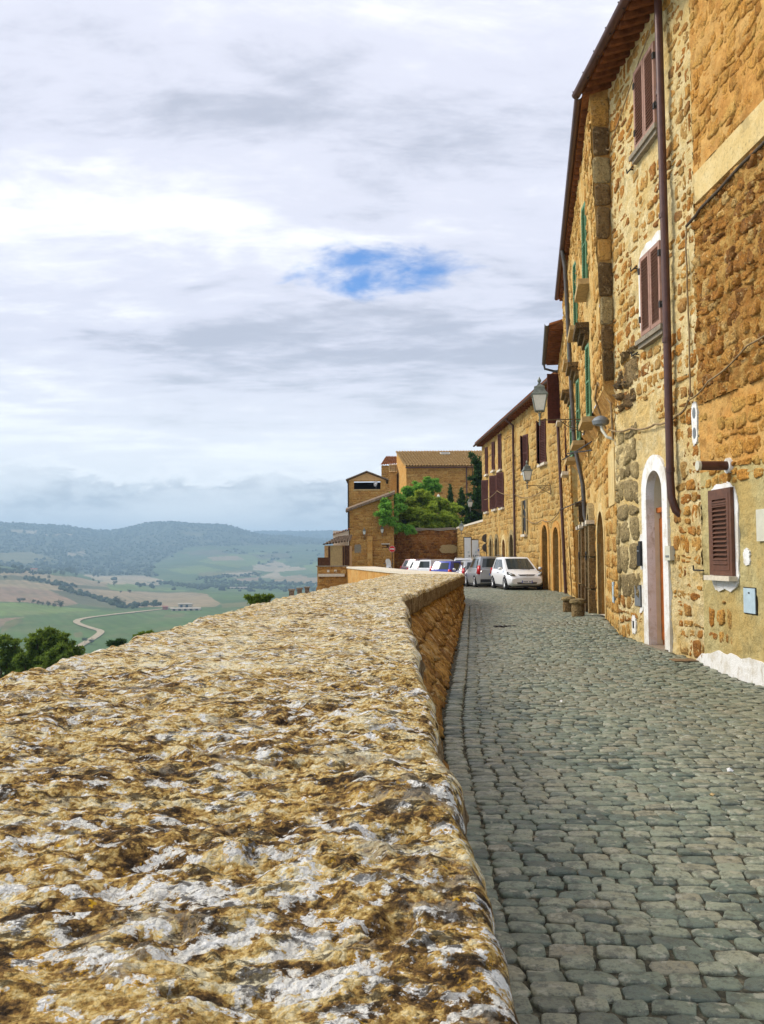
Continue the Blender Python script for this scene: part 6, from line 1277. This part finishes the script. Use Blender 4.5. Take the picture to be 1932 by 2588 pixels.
# ================================================================== lanterns on brackets
def lantern(label, F, u, z, arm, s=1.0, group='bracket lanterns along the street', bulb=True):
    """four-sided lantern standing on the end of a scrolled wall bracket"""
    b = F.p(u, z, 0); ang = math.atan2(F.n[1], F.n[0]); th = thing('street_lantern', label, 'lamp', b, ang, group)
    br = MB(); br.tube([(-.02, 0, 0), (arm + .05, 0, .01)], .016 * s, 6); br.box((.012, 0, -.18 * s), (.03, .05, .46 * s)); brk = obj('bracket', br, M['lamp_bracket'], th)
    sc = MB(); 
    for (cx_, cz_, r0, turns) in ((.16 * s, -.14 * s, .11 * s, 1.6), (.36 * s, -.10 * s, .075 * s, 1.4), (.50 * s, -.06 * s, .045 * s, 1.3)):
        sc.tube([(cx_ + (r0 * (1 - .7 * k / 22)) * math.cos(k / 22 * turns * 6.283 + 2.4), 0, cz_ + (r0 * (1 - .7 * k / 22)) * math.sin(k / 22 * turns * 6.283 + 2.4)) for k in range(23)], .011 * s, 5)
    sc.tube([(.02, 0, -.38 * s), (.2 * s, 0, -.27 * s), (.42 * s, 0, -.18 * s), (.62 * s, 0, -.02 * s)], .014 * s, 6); obj('scroll', sc, M['lamp_bracket'], brk)
    x = arm
    st = MB(); st.lathe([(.022 * s, -.14 * s), (.03 * s, -.06 * s), (.022 * s, 0), (.022 * s, .10 * s), (.04 * s, .14 * s), (.03 * s, .2 * s)], (x, 0, 0), 8); obj('stem', smooth(st.mesh('stem'), 40), M['lamp_metal'], th)
    def ring(h, zz): return [(x + h, h, zz), (x - h, h, zz), (x - h, -h, zz), (x + h, -h, zz)]
    z0, z1 = .26 * s, .66 * s; h0, h1 = .115 * s, .19 * s
    for a in (-1, 1):
        for c in (-1, 1):
            pass
    body = MB()
    for a in (-1, 1):
        for c in (-1, 1): body.tube([(x + a * h0, c * h0, z0), (x + a * h1, c * h1, z1)], .014 * s, 4)
        body.tube([(x + a * .02, a * .0, .18 * s), (x + a * h0, 0, z0)], .012 * s, 4); body.tube([(x, a * .02, .18 * s), (x, a * h0, z0)], .012 * s, 4)
    body.loft([ring(h0 + .015 * s, z0 - .02 * s), ring(h0 + .015 * s, z0)]); body.loft([ring(h1 + .03 * s, z1), ring(h1 + .03 * s, z1 + .03 * s)])
    fr = obj('lantern_frame', body, M['lamp_metal'], th)
    for k in range(4):
        r0, r1 = ring(h0 - .002, z0 + .005), ring(h1 - .002, z1 - .005); obj('pane', MB().quad(r0[k], r0[(k + 1) % 4], r1[(k + 1) % 4], r1[k]), M['lamp_glass'], fr)
    hd_ = MB(); hd_.loft([ring(h1 + .02 * s, z1 + .03 * s), ring(h1 * .78, z1 + .12 * s), ring(h1 * .70, z1 + .20 * s), ring(h1 * .74, z1 + .22 * s), ring(h1 * .30, z1 + .27 * s), ring(.03 * s, z1 + .33 * s)]); hd_.lathe([(.012 * s, z1 + .33 * s), (.05 * s, z1 + .37 * s), (.055 * s, z1 + .41 * s), (.03 * s, z1 + .45 * s), (.006 * s, z1 + .50 * s)], (x, 0, 0), 8)
    obj('hood', hd_, M['lamp_metal'], th); return th
lantern('largest street lantern, standing against the sky on its scrolled bracket', FB, 5.3, 5.05, 1.12, .98)
lantern('second street lantern, on a scrolled bracket of the long stone house', FD, 2.9, 4.72, 1.08, 1.0)
lantern('white-lit lantern at the far corner of the long stone house', FD, 23.1, 4.72, .86, .80)
lantern('lantern on the orange garden wall above the notice boards', FK, 9.5, 3.4, .75, .85)
lantern('pale lantern on the tower wing above the no-entry sign', FW, (996 - 966) / FPX * Yw, Z_at(1352, Yw), .4, .75)
lantern('faint lantern near the corner of the tower wing', FW, (996 - 921) / FPX * Yw, Z_at(1356, Yw), .4, .7)
gl = thing('garden_lamp', 'small white lamp showing above the pines in the garden', 'lamp', at(1109, 1300, 86)); obj('post', MB().tube([(0, 0, -1.5), (0, 0, 1.2)], .05, 8), M['grey_metal'], gl); obj('globe', smooth(MB().lathe([(.08, 1.2), (.2, 1.3), (.22, 1.6), (.14, 1.75), (.05, 1.95)], (0, 0, 0), 10).mesh('globe')), M['white_paint'], gl)
# small modern wall lamp with its conduits
wlamp = thing('wall_lamp', 'small grey floodlight hanging on the wall between the tall house and the green shutters', 'lamp', FB.p(.55, 4.6, 0), world=True)
mb = MB(); mb.lathe([(.06, 0), (.15, .03), (.17, .10), (.13, .16), (.05, .2)], FBl.p(.45, 4.10, .24), 12); obj('head', smooth(mb.mesh('head'), 40), M['grey_metal'], wlamp)
obj('arm', MB().tube([FBl.p(.2, 3.80, .0), FBl.p(.25, 3.85, .14), FBl.p(.35, 4.0, .22), FBl.p(.45, 4.14, .24)], .03, 8), M['ivory'], wlamp)
obj('conduit', MB().tube([FBl.p(.15, 3.8, .04), FBl.p(.2, 4.5, .06), FB.p(.2, 5.0, .05), FB.p(.9, 4.8, .06), FBl.p(1.6, 4.2, .05)], .022, 6), M['cable'], wlamp)
ap = thing('iron_bracket_rods', 'thin iron rods sticking out below the green shutters', 'bracket', FB.p(5.5, 4.2, 0), world=True)
for (u0, z0, o0, u1, z1, o1) in ((3.2, 4.2, 0, 7.5, 4.25, .5), (3.2, 4.0, 0, 5.5, 4.2, .45), (7.4, 3.1, 0, 12.5, 3.1, .45)): obj('rod', MB().tube([FB.p(u0, z0, o0), FB.p(u1, z1, o1)], .018, 5), M['iron'], ap)
# two round stone bollards
for (px, py, lab) in ((1462, 1561, 'squat round stone bollard with a flat cap by the portals, nearer one'), (1438, 1541, 'squat round stone bollard with a flat cap by the portals, farther one')):
    d = ray(px, py); k = (0.10 - 1.55) / d[2]; b = CAM + d * k; b[2] = float(road_z(b[0], b[1])) - .05
    th = thing('stone_bollard', lab, 'bollard', b, group='stone bollards at the portals'); obj('drum', smooth(MB().lathe([(.15, 0), (.155, .2), (.145, .36)], (0, 0, 0), 18).mesh('drum'), 40), M['stone_dark'], th); obj('cap', smooth(MB().lathe([(.19, .36), (.20, .40), (.175, .45), (.05, .47)], (0, 0, 0), 18).mesh('cap'), 40), M['stone_grey'], th)
# utility cover in the paving by the white foot, and a drain grate
mb = MB().box((4.5, 13.3, float(road_z(4.5, 13.3)) + .004), (.42, .36, .012)); o = obj('manhole_cover', mb, plain('rust', (.20, .125, .06), .85, .2, .3, .3, 14, .004)); tag(o, 'rusty square cover in the paving beside the whitewashed wall foot', 'manhole cover')
gr = thing('drain_grate', 'long iron drain grate across the cobbles', 'drain', (3.0, 19.6, .008)); obj('frame', MB().box((0, 0, .0), (1.1, .28, .016)), M['black'], gr)
gm = MB().box((0, 0, 0), (.05, .24, .02)).mesh('bar'); gm.materials.append(M['iron'])
for k in range(11): obj('bar', gm, None, gr, Matrix.Translation((-.5 + k * .1, 0, .012)))
# ------------------------------------------------------------------ signs
ne = thing('no_entry_sign', 'round red no-entry sign with white bar on a thin pole before the wall', 'sign', (X_at(991, 74), 74, -.2))
obj('pole', MB().tube([(0, .03, 0), (0, .03, 2.75)], .03, 8), M['iron'], ne)
M['sign_red'] = plain('sign_red', (.60, .02, .02), .4, 0, .4, .05, 8); disc = MB(); zc_ = 2.42
disc.tube([(0, -.01, zc_), (0, .012, zc_)], .25, 24); obj('disc', disc, M['sign_red'], ne); obj('rim', MB().tube([(0, .0, zc_), (0, .014, zc_)], .265, 24), M['white_paint'], ne); obj('bar', MB().box((0, -.016, zc_), (.38, .008, .09)), M['white_paint'], ne)
rs_ = thing('road_sign', 'post with two round traffic signs seen from behind at the end of the long house', 'sign', (X_at(1221, 60.5), 58.6, -.2))
obj('pole', MB().tube([(0, 0, 0), (0, 0, 3.2)], .03, 8), M['iron'], rs_)
for z in (2.95, 2.33): obj('disc', MB().tube([(-.0, -.02, z), (-.0, .02, z)], .29, 20), M['pipe_grey'], rs_)
ps = thing('parking_sign', 'small white parking notice plate on its own post beside the notice boards', 'sign', (X_at(1209, 60), 60, -.2)); obj('pole', MB().tube([(0, .03, 0), (0, .03, 2.4)], .025, 8), M['iron'], ps); obj('plate', MB().box((0, 0, 2.05), (.15, .02, .62)), M['white_paint'], ps); obj('print', MB().box((0, -.013, 2.18), (.09, .004, .14)), plain('sign_blue', (.05, .14, .5), .5), ps)
for (px, lab) in ((1182, 'tall white notice board with dark frame by the orange wall, taller one'), (1201, 'white notice board with dark frame beside the taller board')):
    Y = 66; nb_ = thing('notice_board', lab, 'notice board', (X_at(px, Y), Y, -.2), 0, 'notice boards by the garden wall'); top = Z_at(1360 if px < 1190 else 1366, Y) + .2; hw = .24
    fr = MB(); fr.tube([(-hw - .04, 0, 0), (-hw - .04, 0, top + .05)], .03, 6); fr.tube([(hw + .04, 0, 0), (hw + .04, 0, top + .05)], .03, 6); fr.box((0, 0, top + .02), (2 * hw + .1, .05, .06)); fr.box((0, 0, .78), (2 * hw + .1, .05, .06)); obj('frame', fr, M['iron'], nb_)
    pnl = obj('panel', MB().box((0, 0, (top + .8) / 2), (2 * hw, .03, top - .8)), plain('board_white', (.68, .74, .78), .5, 0, .3, .05, 3), nb_)
    for k in range(5): obj('notice', MB().box((-hw * .55 + random.uniform(-.05, .3), -.018, .95 + k * .28), (random.uniform(.06, .14), .004, random.uniform(.1, .2))), [M['grey_metal'], M['blue_metal'], M['pipe_grey']][k % 3], pnl)
# ------------------------------------------------------------------ cars
def paint(name, c, metal=0.0, rough=.28):
    t = NT(name); m = t.fin(c, rough, .5, metal); t.b.inputs['Coat Weight'].default_value = .6; t.b.inputs['Coat Roughness'].default_value = .08; return m
M['car_white'] = paint('car_white', (.80, .81, .82)); M['car_blue'] = paint('car_blue', (.012, .035, .42)); M['car_red'] = paint('car_red', (.16, .075, .085), .3); M['car_grey'] = paint('car_grey', (.34, .35, .355), .5); M['car_silver'] = paint('car_silver', (.62, .63, .64), .3)
t = NT('car_glass'); M['car_glass'] = t.fin((.035, .045, .045), .06, .6); M['tyre'] = plain('tyre', (.018, .018, .019), .85, 0, .2, .2, 20); M['rim'] = plain('rim', (.46, .47, .48), .35, .8, .5, .1, 20); M['tail'] = plain('tail', (.55, .015, .02), .25, 0, .5, .1, 20); M['headlamp'] = plain('headlamp', (.36, .37, .36), .15, .3, .6, .2, 30); M['car_black'] = plain('car_black', (.02, .02, .022), .5, 0, .4, .1, 10); M['plate'] = plain('plate', (.75, .76, .78), .4, 0, .4, .05, 10); M['plate_blue'] = plain('plate_blue', (.02, .08, .45), .4)
def car(name, label, loc, rot, L, W, H, pm, style='hatch', front=True, rails=False, group='cars parked along the houses'):
    """+Y is the nose.  Lofted lower body, separate cabin, glass, lamps, wheels"""
    th = thing(name, label, 'car', loc, rot, group); hw = W / 2; belt = H * .60; gc = .17
    if style == 'hatch': hood = [(-.5, .60), (-.46, .66), (-.2, .64), (.12, .625), (.20, .62), (.33, .575), (.43, .50), (.475, .43), (.50, .36)]; cab = (-.47, -.38, -.02, .27)
    elif style == 'box': hood = [(-.5, .62), (-.48, .64), (0, .63), (.22, .63), (.36, .60), (.45, .56), (.485, .48), (.50, .38)]; cab = (-.485, -.45, .10, .27)
    elif style == 'estate': hood = [(-.5, .58), (-.47, .63), (-.1, .62), (.12, .615), (.22, .61), (.36, .57), (.44, .51), (.48, .44), (.50, .36)]; cab = (-.475, -.41, .03, .25)
    else: hood = [(-.5, .58), (-.47, .62), (0, .62), (.2, .62), (.36, .58), (.45, .50), (.50, .38)]; cab = (-.48, -.42, .04, .28)
    hy = np.array([q[0] for q in hood]); hz = np.array([q[1] for q in hood]) * H
    rings = []
    for y in np.concatenate([[-.5, -.492], np.linspace(-.475, .475, 26), [.49, .5]]):
        wv = hw * (1 - .20 * max(0, (abs(y) - .34) / .16)**2.2); tp = float(np.interp(y, hy, hz)); nose = max(0, (abs(y) - .455) / .045); bt = gc + .10 * nose
        half = [(0, bt), (wv * .80, bt), (wv * .94, bt + .06), (wv * .985, bt + (tp - bt) * .30), (wv, bt + (tp - bt) * .58), (wv * .965, bt + (tp - bt) * .84), (wv * .90, tp - .035), (wv * .70, tp), (0, tp + .018)]
        rings.append([(x, y * L, z) for x, z in half] + [(-x, y * L, z) for x, z in reversed(half[1:-1])])
    obj('body', smooth(MB().loft(rings).mesh('body'), 38), M[pm], th)
    # cabin
    yb0, yt0, yt1, yb1 = [q * L for q in cab]; zb, zt = belt - .02, H; wb, wt = hw * .93, hw * .74
    def cabring(q, e=0):
        yy0 = yb0 + (yt0 - yb0) * q; yy1 = yb1 + (yt1 - yb1) * q; ww = wb + (wt - wb) * q; zz = zb + (zt - zb) * q
        pts = []
        for (sx_, sy_) in ((1, 1), (1, .5), (1, 0), (1, -.5), (1, -1), (.5, -1), (0, -1), (-.5, -1), (-1, -1), (-1, -.5), (-1, 0), (-1, .5), (-1, 1), (-.5, 1), (0, 1), (.5, 1)):
            cx_ = ww * sx_ * (1 - .04 * sy_**2 * abs(sx_)); mid = (yy0 + yy1) / 2; hl_ = (yy1 - yy0) / 2; bow = .05 * L * .25 * (1 - sx_**2) * (1 if sy_ > .9 else -.6 if sy_ < -.9 else 0)
            pts.append((cx_ * (.97 if abs(sx_) == 1 and abs(sy_) == 1 else 1), mid + hl_ * sy_ * (.985 if abs(sx_) == 1 and abs(sy_) == 1 else 1) + bow, zz))
        return pts
    R_ = [cabring(0), cabring(.5), cabring(.90), [(x * .96, y * .99 if False else y, z + .012) for x, y, z in cabring(.97)]]
    top = [(x * .80, (y - (yt0 + yt1) / 2) * .86 + (yt0 + yt1) / 2, H + .012) for x, y, z in cabring(1.0)]; R_.append(top)
    obj('cabin', smooth(MB().loft(R_).mesh('cabin'), 45), M[pm], th)
    def pane(name, f0, f1, q0, q1, idx, push, mat='car_glass'):
        rows_ = []
        for q in np.linspace(q0, q1, 5):
            rg = cabring(q); A = np.array([rg[i] for i in idx]); seg = np.linspace(f0, f1, 9) * (len(idx) - 1); k = np.clip(seg.astype(int), 0, len(idx) - 2); fr = (seg - k)[:, None]; rows_.append(A[k] * (1 - fr) + A[k + 1] * fr + np.array(push))
        return obj(name, np_mesh(name, np.array(rows_).reshape(-1, 3), grid_faces(5, 9), True), M[mat], th)
    pane('windscreen', .07, .93, .10, .88, [12, 13, 14, 15, 0], (0, .014, .010)); pane('rear_window', .10, .90, .18, .84, [4, 5, 6, 7, 8], (0, -.014, .006))
    for s, ix in ((1, [0, 1, 2, 3, 4]), (-1, [12, 11, 10, 9, 8])):
        pane('side_window', .14, .46, .12, .84, ix, (.012 * s, 0, .0)); pane('side_window', .50, .84, .12, .84, ix, (.012 * s, 0, .0))
        mr = MB().lathe([(.03, -.05), (.085, -.03), (.09, .05), (.05, .09)], (s * (hw + .09), cab[3] * L - .28, belt + .05), 8); obj('mirror', smooth(mr.mesh('mirror')), M[pm], th)
        obj('door_handle', MB().box((s * (hw * .985 + .012), -.02 * L, belt - .12), (.02, .16, .03)), M['car_black'], th)
        y_f = .5 * L; a = s * hw
        hl = MB(); hl.loft([[(a * .60, y_f - .035, H * .43), (a * .82, y_f - .14, H * .44), (a * .82, y_f - .16, H * .50), (a * .62, y_f - .09, H * .475)], [(a * .93, y_f - .36, H * .47), (a * .965, y_f - .42, H * .48), (a * .95, y_f - .46, H * .56), (a * .90, y_f - .40, H * .555)]]); obj('headlight', smooth(hl.mesh('headlight')), M['headlamp'], th)
        fg = MB(); fg.loft([[(a * .66, y_f - .05, H * .24), (a * .84, y_f - .15, H * .24), (a * .86, y_f - .14, H * .33), (a * .78, y_f - .07, H * .30)], [(a * .68, y_f - .035, H * .24), (a * .86, y_f - .125, H * .245), (a * .88, y_f - .115, H * .34), (a * .80, y_f - .055, H * .305)]]); obj('fog_light', fg, M['car_black'], th)
        tall = style in ('estate', 'box', 'mpv'); z0t, z1t = (H * .44, H * .72) if tall else (H * .46, H * .66)
        tl = MB(); tl.loft([[(a * .80, -y_f + .015, z0t), (a * .955, -y_f + .10, z0t), (a * .99, -y_f + .30, z0t + .05), (a * .80, -y_f + .10, z0t)], [(a * .78, -y_f + .03 + .04 * tall, z1t), (a * .90, -y_f + .10 + .04 * tall, z1t), (a * .93, -y_f + .20, z1t - .02), (a * .78, -y_f + .16, z1t)]]); obj('tail_light', smooth(tl.mesh('tail_light')), M['tail'], th)
    obj('grille', MB().loft([[(-hw * .36, .497 * L - .012, H * .435), (hw * .36, .497 * L - .012, H * .435), (hw * .48, .497 * L - .05, H * .475), (-hw * .48, .497 * L - .05, H * .475)], [(-hw * .36, .502 * L, H * .435), (hw * .36, .502 * L, H * .435), (hw * .48, .50 * L - .035, H * .475), (-hw * .48, .50 * L - .035, H * .475)]]), M['car_black'], th)
    if front:
        em = MB(); em.tube([(.0 + .055 * math.cos(a), .503 * L, H * .455 + .04 * math.sin(a)) for a in np.linspace(0, 6.283, 17)], .007, 5); em.tube([(-.06, .504 * L, H * .462), (0, .504 * L, H * .455), (.06, .504 * L, H * .448)], .008, 5); obj('emblem', em, M['rim'], th)
    obj('air_intake', MB().loft([[(-hw * .52, .49 * L, H * .19), (hw * .52, .49 * L, H * .19), (hw * .64, .478 * L, H * .315), (-hw * .64, .478 * L, H * .315)], [(-hw * .50, .503 * L, H * .19), (hw * .50, .503 * L, H * .19), (hw * .62, .503 * L - .03, H * .315), (-hw * .62, .503 * L - .03, H * .315)]]), M['car_black'], th)
    for (yy, zz, sgn) in ((.505 * L, H * .255, 1), (-.503 * L, H * .44, -1)):
        pl = obj('number_plate', MB().box((0, yy, zz), (.50, .014, .115)), M['plate'], th)
        for s in (-1, 1): obj('plate_band', MB().box((s * .228, yy + sgn * .008, zz), (.04, .004, .113)), M['plate_blue'], pl)
        for k in range(7):
            if k in (2,): continue
            obj('character', MB().box((-.165 + k * .053, yy + sgn * .009, zz), (.026, .003, .06)), M['car_black'], pl)
    obj('rear_bumper', MB().box((0, -.497 * L, H * .24), (W * .80, .06, .15)), M['car_black'] if style in ('box', 'mpv', 'estate') else M[pm], th); obj('skirt', MB().box((0, 0, gc + .0), (W * .93, L * .86, .10)), M['car_black'], th)
    wr = .205 * H + .0; ym = (.31 * L, -.30 * L)
    for yy in ym:
        for s in (-1, 1):
            ac = MB().tube([(s * hw * .90, yy, wr + .01), (s * (hw * .992), yy, wr + .01)], wr + .055, 20); obj('wheel_arch', ac, M['car_black'], th)
            wh = obj('wheel', smooth(MB().tube([(s * (hw - .14), yy, wr), (s * (hw + .008), yy, wr)], wr - .02, 22).mesh('wheel'), 40), M['car_black'], th)
            tp_ = []; 
            ty_ = MB(); ty_.loft([[(s * (hw - .16) if k < 1 else s * (hw + .012), yy + q * math.cos(a), wr + q * math.sin(a)) for a in np.linspace(0, 6.283, 25)[:-1]] for k, q in ((0, wr), (1, wr), (1, wr * .66))], True, False); obj('tyre', smooth(ty_.mesh('tyre'), 40), M['tyre'], wh)
            rm = MB(); rm.tube([(s * (hw - .03), yy, wr), (s * (hw + .004), yy, wr)], wr * .18, 10)
            for k in range(5):
                a = k * 1.2566 + .3; rm.tube([(s * (hw - .002), yy, wr), (s * (hw + .006), yy + wr * .64 * math.cos(a), wr + wr * .64 * math.sin(a))], wr * .10, 5)
            rm.tube([(s * (hw + .004), yy + wr * .64 * math.cos(a), wr + wr * .64 * math.sin(a)) for a in np.linspace(0, 6.283, 21)], wr * .05, 5); obj('rim', rm, M['rim'], wh)
    if rails:
        for s in (-1, 1):
            obj('roof_rail', MB().tube([(s * wt * .88, yt0 + .1, H), (s * wt * .88, yt0 + .2, H + .07), (s * wt * .88, yt1 - .2, H + .07), (s * wt * .88, yt1 - .1, H)], .02, 6), M['car_black'] if not rails == 2 else M['rim'], th)
    obj('wiper', MB().tube([(-.45 * hw, cab[3] * L - .02, belt + .03), (.1 * hw, cab[3] * L - .06, belt + .06)], .01, 5), M['car_black'], th)
    return th
def rz(x, y): return float(road_z(np.float64(x), np.float64(y)))
def place(px, Y): x = X_at(px, Y); return (x, Y, rz(x, Y) + .005)
car('parked_car', 'white hatchback facing the camera, nearest of the parked cars', place(1303, 42.4), math.radians(180 + 6), 3.95, 1.74, 1.50, 'car_white', 'hatch')
car('parked_car', 'dark grey people carrier behind the white hatchback, its red tail lamp showing', place(1228, 47.6), math.radians(4), 4.3, 1.76, 1.62, 'car_grey', 'mpv', rails=1)
car('parked_car', 'white estate car with its rear window towards the camera beside the grey people carrier', place(1192, 52.5), math.radians(2), 4.3, 1.74, 1.50, 'car_silver', 'estate')
car('parked_car', 'white car with roof rails standing farthest along the long house', place(1186, 62.5), math.radians(-20), 4.3, 1.76, 1.62, 'car_white', 'estate', rails=2)
car('parked_car', 'bright blue hatchback between the white cars', place(1152, 56.5), math.radians(-38), 3.9, 1.70, 1.46, 'car_blue', 'hatch')
car('parked_car', 'boxy white small car with side windows showing, left of the blue hatchback', place(1120, 60), math.radians(-52), 3.6, 1.60, 1.54, 'car_white', 'box')
car('parked_car', 'low white car partly hidden by the boxy white small car', place(1092, 63), math.radians(-50), 3.7, 1.65, 1.46, 'car_white', 'hatch')
car('parked_car', 'dark maroon hatchback at the end of the row of cars', place(1076, 67.5), math.radians(-52), 4.0, 1.72, 1.58, 'car_red', 'hatch')
# scooter by the wall
sc_ = thing('scooter', 'white motor scooter with a tall windscreen by the wall next to the no-entry sign', 'scooter', place(977, 72), math.radians(205))
obj('front_shield', smooth(MB().loft([[(-.20, .52, .28), (-.08, .60, .28), (.08, .60, .28), (.20, .52, .28), (.14, .46, .28), (-.14, .46, .28)], [(-.26, .46, .75), (-.1, .58, .75), (.1, .58, .75), (.26, .46, .75), (.16, .40, .75), (-.16, .40, .75)], [(-.20, .36, 1.08), (-.08, .44, 1.10), (.08, .44, 1.10), (.20, .36, 1.08), (.12, .32, 1.06), (-.12, .32, 1.06)]]).mesh('front_shield'), 40), M['car_white'], sc_)
obj('windscreen', MB().add([(-.22, .40, 1.08), (.22, .40, 1.08), (.24, .26, 1.42), (.12, .22, 1.60), (-.12, .22, 1.60), (-.24, .26, 1.42)], [(0, 1, 2, 3, 4, 5)]), M['lamp_glass'], sc_)
obj('rear_body', smooth(MB().loft([[(-.16, .05, .38), (.16, .05, .38), (.15, .05, .66), (-.15, .05, .66)], [(-.24, -.35, .36), (.24, -.35, .36), (.20, -.35, .74), (-.20, -.35, .74)], [(-.14, -.80, .50), (.14, -.80, .50), (.10, -.80, .72), (-.10, -.80, .72)]]).mesh('rear_body'), 40), M['car_white'], sc_)
obj('seat', MB().loft([[(-.14, .05, .67), (.14, .05, .67), (.11, .05, .76), (-.11, .05, .76)], [(-.18, -.70, .74), (.18, -.70, .74), (.14, -.70, .84), (-.14, -.70, .84)]]), M['car_black'], sc_)
obj('footboard', MB().box((0, .26, .30), (.36, .46, .08)), M['car_black'], sc_); obj('handlebar', MB().tube([(-.36, .30, 1.04), (0, .36, 1.02), (.36, .30, 1.04)], .022, 6), M['car_black'], sc_)
obj('headlight', MB().tube([(0, .55, .86), (0, .60, .86)], .08, 12), M['headlamp'], sc_); obj('mudguard', smooth(MB().lathe([(.06, .42), (.13, .36), (.12, .28)], (0, .62, 0), 10).mesh('mudguard')), M['car_white'], sc_)
for s in (-1, 1): obj('mirror', MB().lathe([(.02, -.04), (.06, 0), (.02, .06)], (s * .36, .34, 1.22), 8), M['car_black'], sc_)
for y in (.64, -.55): obj('wheel', MB().tube([(-.055, y, .23), (.055, y, .23)], .23, 16), M['tyre'], sc_)
# loose leaves and paper on the cobbles
for k, (px, py, lab) in enumerate(((1845, 1950, 'crumpled white scrap of paper on the cobbles, right of the middle'), (1420, 1775, 'tiny pale scrap on the cobbles near the parapet'), (1800, 2015, 'dry yellow leaf lying on the cobbles below the paper scrap'))):
    d = ray(px, py); b = CAM + d * ((.02 - 1.55) / d[2]); r_ = np.random.default_rng(k + 77); a = np.arange(8) / 8 * 6.283; s = .028 if k == 0 else .02
    V = [(math.cos(q) * s * r_.uniform(.6, 1.2), math.sin(q) * s * r_.uniform(.6, 1.2), r_.uniform(0, .02)) for q in a] + [(0, 0, .028)]
    o = obj('paper_scrap' if k < 2 else 'dry_leaf', MB().add(V, [(i, (i + 1) % 8, 8) for i in range(8)]), M['white_paint'] if k < 2 else M['sill_tan']); o.location = tuple(float(q) for q in b); tag(o, lab, 'litter' if k < 2 else 'leaf')

# ================================================================== haze over the valley
hz_ = MB().box((0, 0, 125), (25000, 25000, 560)); HZ = bpy.data.materials.new('haze'); HZ.use_nodes = True; ht = HZ.node_tree; ht.nodes.clear()
ho = ht.nodes.new('ShaderNodeOutputMaterial'); hv_ = ht.nodes.new('ShaderNodeVolumePrincipled'); hv_.inputs['Color'].default_value = (.50, .75, 1.0, 1); hv_.inputs['Density'].default_value = 1.75e-4; hv_.inputs['Anisotropy'].default_value = 0.1
ht.links.new(hv_.outputs[0], ho.inputs['Volume'])
o = obj('haze', hz_, HZ); tag(o, 'pale blue haze hanging over the valley and hills', 'haze', kind='stuff')
